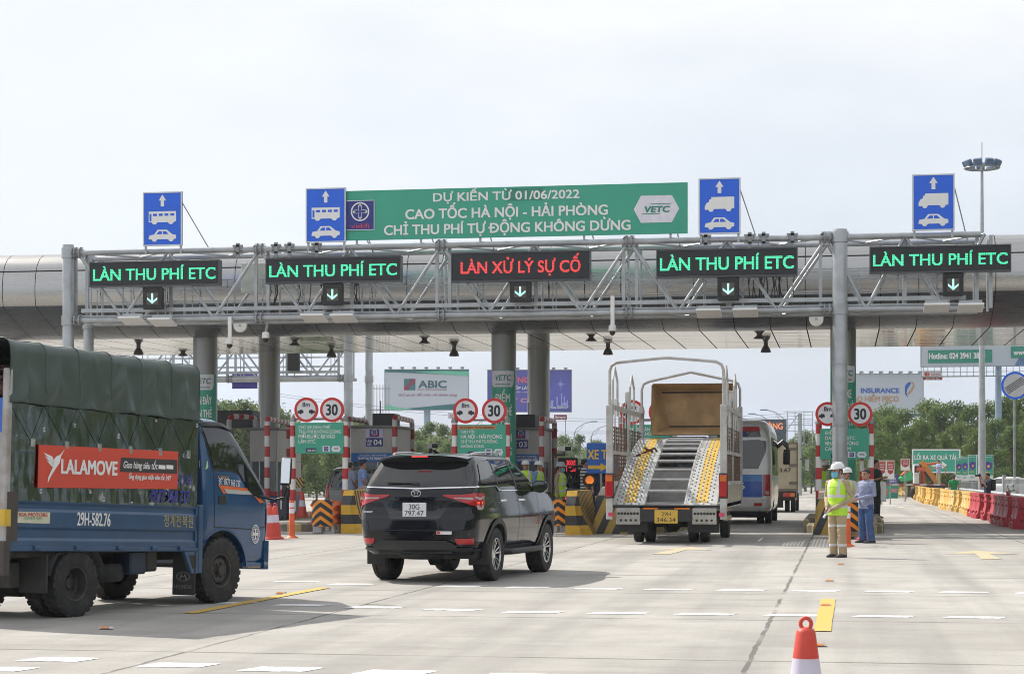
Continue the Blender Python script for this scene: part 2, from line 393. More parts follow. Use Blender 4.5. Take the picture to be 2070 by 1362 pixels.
# ------------------------------------------------------------------ trees
def leaf_mat(name, c, hz=0.0):
	m, nt, b = _new(name)
	f = _noise(nt, .55, det=3); f2 = _noise(nt, 7, det=2)
	oi = nt.nodes.new('ShaderNodeObjectInfo')
	col = _mixc(nt, _ramp(nt, f, .32, .68), tuple(x * .7 for x in c), tuple(min(1, x * 1.45) for x in c))
	col = _mixc(nt, _math(nt, 'MULTIPLY', _ramp(nt, f2, .4, .7), .5), col, (c[0] * 1.7, c[1] * 1.35, c[2] * .9))
	col = _mixc(nt, _math(nt, 'MULTIPLY', oi.outputs['Random'], .35), col, (c[0] * .6, c[1] * .8, c[2] * .9))
	nt.links.new(col, b.inputs['Base Color']); b.inputs['Roughness'].default_value = .6; b.inputs['Specular IOR Level'].default_value = .25
	tr = nt.nodes.new('ShaderNodeBsdfTranslucent'); nt.links.new(col, tr.inputs[0])
	mx = nt.nodes.new('ShaderNodeMixShader'); mx.inputs[0].default_value = .5
	nt.links.new(b.outputs[0], mx.inputs[1]); nt.links.new(tr.outputs[0], mx.inputs[2])
	nt.links.new(mx.outputs[0], nt.nodes['Material Output'].inputs[0])
	return m
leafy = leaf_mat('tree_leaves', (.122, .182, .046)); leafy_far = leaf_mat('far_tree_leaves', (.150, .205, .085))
bark = mat('bark', (.09, .07, .05), .9, 0, .3, 8)
def make_tree(h, w, seed, leaf=.26, n=5200, lm=None, low=.12, name='tree'):
	r = random.Random(seed)
	t = thing(name, '', 'tree')
	tb = MB(); lean = r.uniform(-.3, .3)
	tb.tube([(0, 0, -.05), (lean * .3, 0, h * .3), (lean, .1, h * .62), (lean * 1.2, .15, h * .85)], [h * .022, h * .018, h * .01, h * .004], 7)
	lobes = []
	for k in range(15):
		zz = h * (low + (1 - low) * (.08 + .84 * (k + r.random()) / 15)); fr = (zz / h - low) / (1 - low)
		rad = w * .5 * (1.0 - .75 * max(0, fr - .35) / .65) * r.uniform(.35, .8); a = r.uniform(0, 6.28)
		c = Vector((rad * cos(a) * .95, rad * sin(a) * .95, zz)); lobes.append((c, w * r.uniform(.17, .28) * (1 - .35 * fr)))
	lobes.append((Vector((lean * .8, 0, h * .9)), w * .16))
	for c, _ in lobes[::2]:
		tb.tube([(lean * c.z / h, 0, c.z * .62), (c.x * .5, c.y * .5, c.z * .85), tuple(c)], [h * .008, h * .006, h * .002], 5)
	tb.build('trunk', bark, t, smooth=60)
	vs, fs = [], []
	tot = sum(q[1] ** 2 for q in lobes)
	for c, rr in lobes:
		for i in range(int(n * rr * rr / tot)):
			d = Vector((r.gauss(0, 1), r.gauss(0, 1), r.gauss(0, 1))).normalized(); q = c + Vector((d.x, d.y, d.z * .8)) * rr * (r.random() ** .4) * r.uniform(.75, 1.25)
			if q.z < .1: continue
			u = Vector((r.gauss(0, 1), r.gauss(0, 1), r.gauss(0, .7))).normalized(); v = u.cross(d + Vector((r.uniform(-.6, .6), r.uniform(-.6, .6), .5)))
			if v.length < .05: continue
			v.normalize(); l = leaf * r.uniform(.6, 1.25); k = len(vs)
			vs += [q - u * l * .5, q + v * l * .26, q + u * l * .5, q - v * l * .26]; fs.append((k, k + 1, k + 2, k + 3))
	me = bpy.data.meshes.new('crown'); me.from_pydata(vs, [], fs); me.materials.append(lm or leafy)
	o = bpy.data.objects.new('crown', me); C.objects.link(o); o.parent = t
	return t
protos = [make_tree(7.0, 5.4, 3), make_tree(8.2, 5.0, 5), make_tree(6.4, 5.8, 8), make_tree(7.6, 4.6, 13)]
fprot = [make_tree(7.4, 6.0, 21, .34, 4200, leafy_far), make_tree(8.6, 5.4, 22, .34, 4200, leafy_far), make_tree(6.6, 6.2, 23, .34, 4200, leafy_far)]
_used = {}
tr_r = random.Random(5)
def put_tree(px, top, d, protos, label, group, wide=1.0):
	k = tr_r.randrange(len(protos)); p = protos[k]
	g_ = dp(px, HY, d); hh = (HY - top) / FPX * d + CAMH
	o = p if id(p) not in _used else dup(p)
	_used[id(p)] = 1
	h0 = {id(a): b for a, b in zip(protos, (7.0, 8.2, 6.4, 7.6) if protos is not fprot else (7.4, 8.6, 6.6))}[id(p)]
	s = hh / h0 * 1.02; o.location = (g_.x, g_.y, -.02); o.scale = (s * wide, s * wide, s); o.rotation_euler = (0, 0, tr_r.uniform(0, 6.28))
	o['label'] = label; o['group'] = group
	return o
GR = 'leafy trees on the roadside behind the exit sign'
for px, top, d in ((1742, 845, 152), (1772, 868, 146), (1800, 838, 156), (1838, 858, 148), (1866, 846, 158), (1905, 872, 146), (1940, 850, 154), (1975, 862, 148), (2010, 842, 156), (2046, 858, 148), (2085, 850, 154)):
	put_tree(px, top, d, protos, 'bushy green tree in the front row behind the exit sign and posters', GR, 1.05)
for px, top, d in ((1728, 842, 170), (1760, 830, 168), (1792, 822, 173), (1822, 822, 168), (1872, 802, 176), (1900, 818, 168), (1935, 806, 174), (1966, 812, 168), (1996, 806, 176), (2030, 798, 170), (2066, 796, 174), (2100, 800, 168)):
	put_tree(px, top, d, protos, 'taller green tree in the back row below the billboards', GR, .9)
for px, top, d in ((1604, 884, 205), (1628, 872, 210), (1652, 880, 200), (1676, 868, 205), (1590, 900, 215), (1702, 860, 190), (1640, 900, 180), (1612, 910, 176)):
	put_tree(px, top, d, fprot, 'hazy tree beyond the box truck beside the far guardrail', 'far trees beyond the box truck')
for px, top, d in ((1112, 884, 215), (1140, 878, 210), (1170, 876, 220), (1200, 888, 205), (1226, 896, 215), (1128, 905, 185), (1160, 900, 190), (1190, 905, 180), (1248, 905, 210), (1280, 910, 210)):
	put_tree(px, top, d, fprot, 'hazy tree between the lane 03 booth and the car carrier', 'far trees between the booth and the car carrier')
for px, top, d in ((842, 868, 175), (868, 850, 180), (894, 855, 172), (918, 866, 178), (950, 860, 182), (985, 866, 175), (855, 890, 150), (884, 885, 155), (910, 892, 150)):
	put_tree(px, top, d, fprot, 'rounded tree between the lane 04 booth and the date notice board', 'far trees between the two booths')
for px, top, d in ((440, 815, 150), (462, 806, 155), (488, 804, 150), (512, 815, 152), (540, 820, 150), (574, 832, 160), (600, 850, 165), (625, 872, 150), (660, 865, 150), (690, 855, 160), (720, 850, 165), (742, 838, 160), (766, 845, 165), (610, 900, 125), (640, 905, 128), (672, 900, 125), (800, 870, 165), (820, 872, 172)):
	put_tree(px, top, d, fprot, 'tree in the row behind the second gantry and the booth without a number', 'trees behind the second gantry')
# far wood to the sides and behind the viewer (seen mirrored in paint and steel)
def wood(name, pts, n, hmin, hmax, seed, leaf=1.1):
	r = random.Random(seed); vs, fs = [], []
	for i in range(n):
		k = r.randrange(len(pts) - 1); a, b = Vector(pts[k]), Vector(pts[k + 1]); q = a.lerp(b, r.random()); dirn = (b - a).normalized(); nn = Vector((-dirn.y, dirn.x))
		s = q + nn * max(-4, min(4, r.gauss(0, 2.5))); top = hmin + (hmax - hmin) * (.5 + .5 * mnoise.noise(Vector((q.x * .11, q.y * .11, seed))))
		c = Vector((s.x, s.y, r.random() ** .7 * top)); u = Vector((r.gauss(0, 1), r.gauss(0, 1), r.gauss(0, 1))).normalized(); v = u.orthogonal().normalized(); l = leaf * r.uniform(.5, 1.2); j = len(vs)
		vs += [c - u * l, c + v * l * .6, c + u * l, c - v * l * .6]; fs.append((j, j + 1, j + 2, j + 3))
	me = bpy.data.meshes.new(name); me.from_pydata(vs, [], fs); me.materials.append(leafy); o = bpy.data.objects.new(name, me); C.objects.link(o)
	return tag(o, kind='stuff')
wood('foliage', [(34, 105), (28, 62), (26, 40), (25, 0), (22, -45), (0, -62), (-40, -70)], 42000, 7, 13, 3, .45)
wood('foliage', [(-260, 330), (-120, 300), (0, 310), (60, 290), (140, 300)], 14000, 3, 8, 9, .9)
# ================================================================== canopy
YN = 56.3                                                  # nose of the canopy; the roof runs across the lanes
def steel_panel(name, soffit):
	m, nt, b = _new(name)
	L = nt.links.new
	tc = nt.nodes.new('ShaderNodeTexCoord'); sp = nt.nodes.new('ShaderNodeSeparateXYZ'); L(tc.outputs['Object'], sp.inputs[0])
	X = sp.outputs['X']
	fx = _math(nt, 'FRACT', _math(nt, 'ADD', _math(nt, 'DIVIDE', X, 1.07), 100)); seam = _math(nt, 'LESS_THAN', fx, .034 if soffit else .022)
	wn = nt.nodes.new('ShaderNodeTexWhiteNoise'); wn.noise_dimensions = '1D'; L(_math(nt, 'FLOOR', _math(nt, 'DIVIDE', X, 1.07)), wn.inputs['W'])
	streak = _noise(nt, 1.0, det=5, stretch=(.7, .7, 14) if not soffit else (.22, 3.4, 1))
	if not soffit:
		seam = _math(nt, 'MAXIMUM', seam, _math(nt, 'LESS_THAN', _math(nt, 'ABSOLUTE', _math(nt, 'SUBTRACT', sp.outputs['Z'], 7.86)), .02))
	vert = _noise(nt, 1.0, det=4, stretch=(9, .4, .4))
	c = _mixc(nt, streak, (.42, .415, .405), (.52, .515, .50)); c = _mixc(nt, _math(nt, 'MULTIPLY', wn.outputs['Value'], .35), c, (.50, .49, .475))
	c = _mixc(nt, _math(nt, 'MULTIPLY', _ramp(nt, vert, .5, .8), .3), c, (.42, .40, .37))
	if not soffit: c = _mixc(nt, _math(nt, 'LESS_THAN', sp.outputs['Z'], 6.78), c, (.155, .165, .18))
	else: c = _mixc(nt, _math(nt, 'MULTIPLY', _ramp(nt, streak, .55, .72), .6), c, (.25, .24, .23))
	c = _mixc(nt, seam, c, (.02, .02, .02)); L(c, b.inputs['Base Color'])
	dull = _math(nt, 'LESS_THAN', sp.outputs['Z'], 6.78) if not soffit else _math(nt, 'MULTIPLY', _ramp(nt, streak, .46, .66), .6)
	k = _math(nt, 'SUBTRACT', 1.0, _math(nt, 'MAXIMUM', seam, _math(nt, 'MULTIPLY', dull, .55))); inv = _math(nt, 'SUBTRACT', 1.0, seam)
	L(_math(nt, 'MULTIPLY', k, .92), b.inputs['Metallic']); L(_math(nt, 'MULTIPLY', inv, .5), b.inputs['Specular IOR Level'])
	L(_math(nt, 'ADD', _math(nt, 'MULTIPLY', seam, .7), _math(nt, 'ADD', _math(nt, 'MULTIPLY', streak, .12), _math(nt, 'MULTIPLY', dull, .25) if soffit else .22)), b.inputs['Roughness'])
	_bump(nt, b, streak, .10 if not soffit else .08, .02 if not soffit else .03)
	return m
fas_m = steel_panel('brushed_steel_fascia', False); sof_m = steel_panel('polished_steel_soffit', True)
canopy = thing('toll_canopy', 'long brushed steel canopy roof with rounded nose spanning all toll lanes', 'canopy')
ZC = 5.93; X0, X1 = -46.0, 13.0
nose = [(58.9, ZC), (58.55, 5.945), (58.2, 6.02), (57.6, 6.24), (56.95, 6.5), (56.40, 6.74), (56.34, 6.80), (56.28, 7.1), (56.28, 7.4), (56.33, 7.75), (56.45, 8.05), (56.65, 8.27), (56.95, 8.42), (57.4, 8.5), (58.2, 8.53), (60, 8.5), (67, 8.3)]
mb = MB(); nx = 30
mb.grid(lambda u, v: (X0 + (X1 - X0) * u, *(lambda k: (nose[k][0], nose[k][1]))(int(round(v * (len(nose) - 1))))), nx, len(nose) - 1)
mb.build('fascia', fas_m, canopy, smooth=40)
mb = MB(); mb.grid(lambda u, v: (X0 + (X1 - X0) * u, 58.9 + 8.0 * v, ZC), nx, 6)
mb.face([(X0, 66.9, ZC), (X1, 66.9, ZC), (X1, 67.2, 8.3), (X0, 67.2, 8.3)])
mb.build('soffit', sof_m, canopy, recalc=False)
col_m = mat('brushed_column_steel', (.30, .305, .31), .42, .7, .14, 2.0, stretch=(1, 1, .2))
for x in (-20.1, -10.4, 0.02, -30.0, 10.2):
	for y in (59.2, 66.2):
		mb = MB(); z = .2; cuts = [.2, 1.9, 3.3, 4.75, ZC + .02]
		prof = []
		for a, b2 in zip(cuts, cuts[1:]): prof += [(.385, a), (.385, b2 - .03), (.372, b2 - .03), (.372, b2)]
		mb.lathe(prof, 32, (x, y, 0)); mb.build('column', col_m, canopy, smooth=35)
lamp_m = mat('dark_lamp_metal', (.15, .145, .14), .4, .5, .1)
def canopy_lamp(px, py, big, label):
	r = ray(px, py); t = (ZC - CAMH) / r.z; x, y = r.x * t, r.y * t
	t_ = thing('canopy_lamp', label, 'lamp', (x, y, ZC), 0, 'lamps under the canopy')
	s = 1.0
	if big: pr = [(.07, 0), (.07, -.07), (.085, -.09), (.135, -.17), (.165, -.25), (.17, -.30), (.15, -.30), (.08, -.15)]
	else: pr = [(.08, 0), (.085, -.03), (.175, -.11), (.19, -.13), (.17, -.13), (.08, -.07)]
	MB().lathe(pr, 20).build('lamp_shade', lamp_m, t_, smooth=40, recalc=True)
	mb = MB(); mb.lathe([(.06, -.10), (.06, -.16)] if big else [(.06, -.04), (.06, -.08)], 12); mb.build('bulb', mat('lamp_bulb', (.6, .6, .55), .3), t_)
for px, py, big, lb in ((280, 699, 1, 'bell shaped canopy lamp above the blue truck tarpaulin'), (370, 712, 0, 'small flat canopy lamp beside the column nearest the blue truck'), (596, 690, 0, 'small flat canopy lamp beside the two thin posts of the second gantry'), (670, 704, 1, 'bell shaped canopy lamp above the 30 sign with no-queue notice'),
		(858, 686, 0, 'small flat canopy lamp above the large white billboard'), (918, 702, 1, 'bell shaped canopy lamp beside the white insurance billboard'), (1195, 681, 0, 'small flat canopy lamp beside the drooping camera bracket'), (1229, 699, 1, 'bell shaped canopy lamp over the hoop of the car carrier'),
		(1548, 694, 1, 'bell shaped canopy lamp above the minibus'), (1535, 676, 0, 'small flat canopy lamp just behind the bell lamp above the minibus')):
	canopy_lamp(px, py, big, lb)
# ================================================================== gantry
def build_gantry(name, label, Y, posts, xa, xb, zt, zb, joints, depth=1.4, rails=True):
	t = thing(name, label, 'gantry')
	rc = .085
	for x, y, hgt, r_ in posts:
		mb = MB(); mb.lathe([(r_ + .12, .2), (r_ + .12, .26), (r_, .27), (r_ * .99, hgt), (r_ * .95, hgt + .03)], 24, (x, y, 0))
		for z in (zt, zb):
			mb.lathe([(r_ + .03, z - .14), (r_ + .03, z + .14)], 24, (x, y, 0))
		for z in (2.9, 4.55): mb.lathe([(r_ + .012, z - .03), (r_ + .012, z + .03)], 24, (x, y, 0))
		mb.build('post', galv, t, smooth=35)
	for k, z in ((0, zt), (0, zb), (1, zt - .02), (1, zb)):
		mb = MB(); y = Y + depth * k; mb.cyl((xa, y, z), (xb, y, z), rc if k == 0 else rc * .85, n=14)
		mb.build('chord', galv, t, smooth=40)
	for x in joints[:5]:
		for z in (zt, zb):
			mb = MB()
			for dx in (-.09, .05): mb.lathe([(rc + .085, dx), (rc + .085, dx + .04)], 16, (x, Y, z), 'x')
			for a in range(8):
				dy, dz = cos(a * PI / 4), sin(a * PI / 4); mb.cyl((x - .15, Y + dy * .14, z + dz * .14), (x + .15, Y + dy * .14, z + dz * .14), .012, n=5); mb.rings([[(x - .2, Y + dy * .08, z + dz * .08), (x - .09, Y + dy * .16, z + dz * .16), (x - .09, Y + dy * .08, z + dz * .08)], [(x - .2, Y + dy * .08 + .008, z + dz * .08), (x - .09, Y + dy * .16 + .008, z + dz * .16), (x - .09, Y + dy * .08 + .008, z + dz * .08)]])
			mb.build('flange', galv_d, t, smooth=40)
	mb = MB()
	for a, b2 in zip(joints, joints[1:]):
		L = b2 - a; n = max(1, round(abs(L) / 5.2))
		for k in range(2 * n):
			x_a = a + L * k / (2 * n); x_m = a + L * (k + .5) / (2 * n); x_b = a + L * (k + 1) / (2 * n)
			for y in (Y, Y + depth):
				mb.cyl((x_a, y, zt), (x_m, y, zb), .045, n=8); mb.cyl((x_m, y, zb), (x_b, y, zt), .045, n=8)
			for z in (zt, zb): mb.cyl((x_a, Y, z), (x_m, Y + depth, z), .03, n=6); mb.cyl((x_m, Y + depth, z), (x_b, Y, z), .03, n=6)
	mb.build('diagonal_brace', galv, t, smooth=50)
	mb = MB()
	for a, b2 in zip(joints, joints[1:]):
		n = max(1, round(abs(b2 - a) / 2.6))
		for k in range(n + (b2 == joints[-1])):
			for dx in ((-.18, .18) if k in (0, n) else (0,)):
				x = a + (b2 - a) * k / n + dx
				mb.box(x - .045, x + .045, Y + .2, Y + .29, zb, zt)
				mb.cyl((x, Y + depth, zb), (x, Y + depth, zt), .035, n=6)
	mb.build('upright', galv, t, split=True)
	if rails:
		mb = MB(); lo, hi = min(xa, xb) + .4, max(xa, xb) - .4
		for z in (zb + .55, zb + .95, zb + 1.15):
			for y in (Y + .55, Y + 1.2): mb.box(lo, hi, y - .015, y + .015, z - .015, z + .015)
		x = lo
		while x < hi:
			for y in (Y + .55, Y + 1.2): mb.box(x - .015, x + .015, y - .015, y + .015, zb, zb + 1.15)
			x += 1.05
		mb.build('handrail', galv, t)
		mb = MB(); mb.box(lo, hi, Y - .02, Y + .10, zb + .22, zb + .33); mb.box(lo, hi, Y + .5, Y + 1.2, zb + .1, zb + .14); mb.box(lo, hi, Y - .03, Y + .0, zb + .10, zb + .13)
		x = lo + .1
		mb.build('cable_tray', galv, t)
	return t
YG = 52.7
jx = [yp(p, 500, YG).x for p in (158, 525, 893, 1272, 1672)]
zt, zb = yp(893, 496, YG).z, yp(893, 637, YG).z
xl, xr = yp(138, 600, YG).x, yp(1698, 600, YG).x
gantry = build_gantry('sign_gantry', 'galvanised tubular truss gantry on round posts carrying the lane signs', YG,
	[(xl, YG, yp(138, 497, YG).z, .165), (xl + .05, YG + 1.4, 6.0, .15), (xr, YG, yp(1698, 466, YG).z, .20)], xl, yp(1983, 600, YG).x, zt, zb, jx + [yp(1830, 500, YG).x * 2 - jx[-1]])
for p in (483, 560, 587, 642, 1427, 1516, 1544, 1602):     # clamps for the sign mounts on the top pipe
	mb = MB(); x = yp(p, 500, YG).x
	for dx in (-.1, .1): mb.lathe([(.10, -.015), (.10, .015)], 14, (x + dx, YG, zt), 'x')
	mb.box(x - .15, x + .15, YG - .12, YG - .08, zt + .06, zt + .12); mb.box(x - .15, x + .15, YG - .12, YG - .08, zt - .14, zt - .09); mb.box(x - .05, x + .05, YG - .12, YG - .06, zt - .26, zt + .17)
	mb.build('clamp', galv_d, gantry, smooth=40)
for p in (560, 640, 1075, 1540, 1580, 690, 1560):
	mb = MB()
	for k in range(6):
		x = yp(p, 560, YG).x + rng.uniform(-.5, .5); z0 = zb + 1.2 + rng.uniform(-.1, .1)
		mb.tube([(x, YG + .5, z0), (x + rng.uniform(-.1, .1), YG + .5, z0 - .4), (x + rng.uniform(-.15, .15), YG + .45, zb + .25), (x + rng.uniform(-.3, .3), YG + .4, zb + .13)], .014, 5)
	mb.build('cable', black, gantry, smooth=60)
mb = MB()
for px in (489,):
	x0, x1, z0, z1 = rect(489, 563, 531, 592, YG + .8); mb.box(x0, x1, YG + .7, YG + .95, z0, z1, .02)
mb.build('control_box', mat('pale_green_box', (.50, .53, .48), .5), gantry)
# displays
led_bk = mat('display_black', (.016, .017, .022), .55, 0, .15, 9)
led_g = leds('green_diodes', (.09, 1.0, .50), .95, .045); led_r = leds('red_diodes', (1.0, .07, .07), .95, .042); led_c = leds('white_green_diodes', (.45, 1.0, .80), 1.3, .03)
def led_sign(p0, p1, y0, y1, txt, m, label, tw, th):
	x0, x1, z0, z1 = rect(p0, p1, y0, y1, YG - .45); w, h = x1 - x0, z1 - z0
	t = thing('lane_display', label, 'display', ((x0 + x1) / 2, YG - .45, z0), 0, 'lit lane name displays on the gantry')
	MB().box(-w / 2, w / 2, 0, .26, 0, h, .01).build('display_case', led_bk, t)
	mb = MB()
	for a, b2, c, d in ((-w / 2 - .03, w / 2 + .03, -.05, 0), (-w / 2 - .03, w / 2 + .03, h, h + .04)): mb.box(a, b2, -.012, .26, c, d)
	for sx in (-1, 1): mb.box(sx * w / 2 - (.03 if sx < 0 else 0), sx * w / 2 + (.03 if sx > 0 else 0), -.012, .26, 0, h)
	for sx in (-.35, .35): mb.box(sx * w - .04, sx * w + .04, .26, .42, .1, h - .05)
	mb.build('display_frame', mat('dark_frame', (.07, .075, .085), .4, .3), t)
	MB().text(txt, 0, h * (.5 - th * .57), h * th, -.006, w * tw, off=.018).build('lettering', m, t, recalc=False)
for a in ((183, 441, 530, 575, 'LÀN THU PHÍ ETC', led_g, 'black display with green lettering beside the thinner gantry post above the blue truck', .955, .50), (539, 808, 522, 568, 'LÀN THU PHÍ ETC', led_g, 'black display with green ETC lettering under the bus sign that touches the green banner', .955, .50),
		  (914, 1191, 511, 565, 'LÀN XỬ LÝ SỰ CỐ', led_r, 'black display with red lettering under the green banner', .87, .42), (1329, 1610, 505, 556, 'LÀN THU PHÍ ETC', led_g, 'black display with green lettering under the lorry sign next to the green banner', .96, .48),
		  (1760, 2042, 499, 547, 'LÀN THU PHÍ ETC', led_g, 'black display with green lettering under the lorry sign beside the floodlight mast', .96, .46)): led_sign(*a)
def lane_signal(p0, p1, y0, y1, label):
	x0, x1, z0, z1 = rect(p0, p1, y0, y1, YG - .42); w, h = x1 - x0, z1 - z0
	t = thing('lane_signal', label, 'signal', ((x0 + x1) / 2, YG - .42, z0), 0, 'green arrow lane signals')
	MB().box(-w / 2, w / 2, 0, .2, 0, h, .03, 2).build('signal_case', black, t)
	mb = MB(); mb.box(-w * .29, w * .29, -.006, 0, h * .20, h * .74); mb.build('signal_face', mat('signal_grey', (.09, .075, .065), .6), t)
	mb = MB(); s = w * .045
	mb.flat([(-s, h * .30), (s, h * .30), (s, h * .72), (-s, h * .72)], -.012)
	for k in (-1, 1): mb.flat([(0, h * .24), (k * w * .25, h * .43), (k * w * .25, h * .53), (0, h * .35)], -.010)
	mb.build('arrow', led_c, t, recalc=False)
	mb = MB(); mb.box(-.04, .04, .04, .12, h, h + .08); mb.box(-w * .62, w * .62, .05, .1, h - .03, h + .02); mb.build('bracket', galv_d, t)
for a in ((288, 328, 580, 625, 'green down arrow signal under the display beside the thinner gantry post'), (652, 692, 572, 617, 'green down arrow signal under the ETC display beside the red lettered one'), (1030, 1073, 567, 610, 'green down arrow signal under the red lettered display'),
		  (1450, 1494, 559, 607, 'green down arrow signal under the lorry sign next to the green banner'), (1906, 1948, 551, 598, 'green down arrow signal under the lorry sign beside the floodlight mast')): lane_signal(*a)
# overhead blue signs
def pict_car(mb, x, z, w, y):
	k = w / 1.0; P = lambda pts: [(x + a * k, z + b * k) for a, b in pts]
	mb.flat(P([(-.5, .13), (-.47, .22), (-.3, .25), (-.18, .41), (.16, .41), (.36, .25), (.5, .22), (.5, .1), (.42, .08), (.36, .0), (.27, .0), (.2, .08), (-.18, .08), (-.25, .0), (-.34, .0), (-.4, .08), (-.5, .08)]), y)
	return [P([(-.22, .255), (-.13, .36), (-.02, .36), (-.02, .255)]), P([(.02, .255), (.02, .36), (.13, .36), (.22, .255)])]
def pict_bus(mb, x, z, w, y):
	k = w / 1.0; P = lambda pts: [(x + a * k, z + b * k) for a, b in pts]
	mb.flat(P([(-.5, .07), (-.5, .45), (.5, .45), (.5, .1), (.42, .07), (.36, .0), (.26, .0), (.2, .07), (-.18, .07), (-.24, .0), (-.34, .0), (-.4, .07)]), y)
	return [P([(a, .29), (a, .37), (a + .14, .37), (a + .14, .29)]) for a in (-.34, -.13, .08, .29)] + [P([(-.47, .11), (-.47, .36), (-.40, .36), (-.40, .11)])]
def pict_truck(mb, x, z, w, y):
	k = w / 1.0; P = lambda pts: [(x + a * k, z + b * k) for a, b in pts]
	mb.flat(P([(-.5, .07), (-.5, .18), (-.44, .3), (-.36, .33), (-.34, .42), (-.28, .43), (-.28, .5), (.5, .5), (.5, .1), (.42, .1), (.36, .0), (.26, .0), (.2, .09), (-.18, .09), (-.24, .0), (-.34, .0), (-.38, .07)]), y)
	return []
def blue_sign(p0, p1, y0, y1, kind, label):
	Y = YG - .2; x0, x1, z0, z1 = rect(p0, p1, y0, y1, Y); w, h = x1 - x0, z1 - z0
	t = thing('lane_sign', label, 'sign', ((x0 + x1) / 2, Y, z0), 0, 'blue lane use signs on the gantry')
	MB().box(-w / 2, w / 2, 0, .05, 0, h).build('board', blue_b, t)
	e = .035; mb = MB(); f = -.01
	for a, b2, c, d in ((-w / 2, w / 2, 0, e), (-w / 2, w / 2, h - e, h), (-w / 2, -w / 2 + e, e, h - e), (w / 2 - e, w / 2, e, h - e)): mb.box(a, b2, f, .052, c, d)
	mb.build('sign_edge', alu, t)
	mb = MB(); mb.flat([(-.05, h * .73), (.05, h * .73), (.05, h * .84), (.11, h * .84), (0, h * .95), (-.11, h * .84), (-.05, h * .84)], -.006)
	holes = (pict_bus if kind == 'bus' else pict_truck)(mb, 0, h * .40, w * .70, -.006); holes += pict_car(mb, 0, h * .08, w * .70, -.006)
	mb.build('pictogram', letter_w, t, recalc=False)
	if holes:
		mb = MB()
		for q in holes: mb.flat(q, -.010)
		mb.build('pictogram_window', blue_b, t, recalc=False)
	mb = MB()
	for sx in (-1, 1): mb.box(sx * (w / 2 - .06) - .03, sx * (w / 2 - .06) + .03, .05, .09, -(z0 - zt) - .1, h)
	mb.cyl((w / 2 - .02, .06, h * .8), (w / 2 + .42, 1.5, -(z0 - zt)), .018, n=6)
	mb.build('sign_support', galv, t)
for a in ((289, 368, 388, 497, 'bus', 'blue bus and car sign standing apart above the thinner gantry post'), (618, 699, 380, 490, 'bus', 'blue bus and car sign overlapping the green banner beside the navy emblem plate'), (1412, 1497, 360, 473, 'truck', 'blue lorry and car sign next to the hexagon logo end of the green banner'), (1844, 1930, 352, 466, 'truck', 'blue lorry and car sign beside the floodlight mast')): blue_sign(*a)
# green banner
def emblem(mb, x, z, r, y, n=40):                          # ring with a four-pointed star
	for k in range(n):
		a, b2 = 2 * PI * k / n, 2 * PI * (k + 1) / n
		mb.flat([(x + r * cos(a), z + r * sin(a)), (x + r * cos(b2), z + r * sin(b2)), (x + .86 * r * cos(b2), z + .86 * r * sin(b2)), (x + .86 * r * cos(a), z + .86 * r * sin(a))], y)
	for q in range(4):
		pts = []
		for k in range(7): a = q * PI / 2 + PI / 2 * (k / 6); pts.append((a, .2 + .62 * abs(cos(2 * (a - q * PI / 2))) ** 1.6))
		rim = [(x + r * p * cos(a), z + r * p * sin(a)) for a, p in pts]; inn = [(x + r * (p - .1) * cos(a), z + r * (p - .1) * sin(a)) for a, p in pts]
		for k in range(6): mb.flat([rim[k], rim[k + 1], inn[k + 1], inn[k]], y)
	for a in range(4): mb.flat([(x + r * c * cos(a * PI / 2) - d * sin(a * PI / 2), z + r * c * sin(a * PI / 2) + d * cos(a * PI / 2)) for c, d in ((.5, -r * .03), (.9, -r * .03), (.9, r * .03), (.5, r * .03))], y)
def hexlogo(mb, x, z, w, h, y): mb.flat([(x - w / 2, z), (x - w * .34, z - h / 2), (x + w * .34, z - h / 2), (x + w / 2, z), (x + w * .34, z + h / 2), (x - w * .34, z + h / 2)], y)
def vetc(mb, x, z, w, y, M=None):
	mb.text('VETC', x, z - w * .11, w * .20, y, w * .86, off=.035, shear=.18, M=M)
	P = lambda q: (M @ Vector(q)) if M else q
	for a, b2, c in ((-.2, .5, .16), (-.5, .12, -.17)): mb.face([P((x + w * a, y, z + w * c)), P((x + w * b2, y, z + w * c)), P((x + w * b2, y, z + w * (c + .022))), P((x + w * a, y, z + w * (c + .022)))])
	for zz in (-.05, .03): mb.face([P((x - w * .42, y - .001, z + w * zz)), P((x + w * .3, y - .001, z + w * zz)), P((x + w * .3, y - .001, z + w * (zz + .005))), P((x - w * .42, y - .001, z + w * (zz + .005)))])
Y = YG - .1; x0, x1, z0, z1 = rect(698, 1390, 377.5, 479, Y); w, h = x1 - x0, z1 - z0
t = thing('green_banner', 'long green banner above the gantry announcing automatic tolls from 01/06/2022', 'banner', ((x0 + x1) / 2, Y, z0))
MB().box(-w / 2, w / 2, 0, .06, 0, h).build('board', green_b, t)
mb = MB(); q = lambda p: yp(p, 420, Y).x - (x0 + x1) / 2
mb.text('DỰ KIẾN TỪ 01/06/2022', (q(876) + q(1171)) / 2, h * .745, .225, -.008, q(1171) - q(876), off=.022)
mb.text('CAO TỐC HÀ NỘI - HẢI PHÒNG', (q(820) + q(1228)) / 2, h * .405, .262, -.008, q(1228) - q(820), off=.024)
mb.text('CHỈ THU PHÍ TỰ ĐỘNG KHÔNG DỪNG', (q(777) + q(1274)) / 2, h * .095, .262, -.008, q(1274) - q(777), off=.024)
mb.build('lettering', letter_w, t, recalc=False)
mb = MB(); hexlogo(mb, (q(1281) + q(1373)) / 2, h * .49, q(1373) - q(1281), .74, -.006); mb.build('logo_plate', reflect, t, recalc=False)
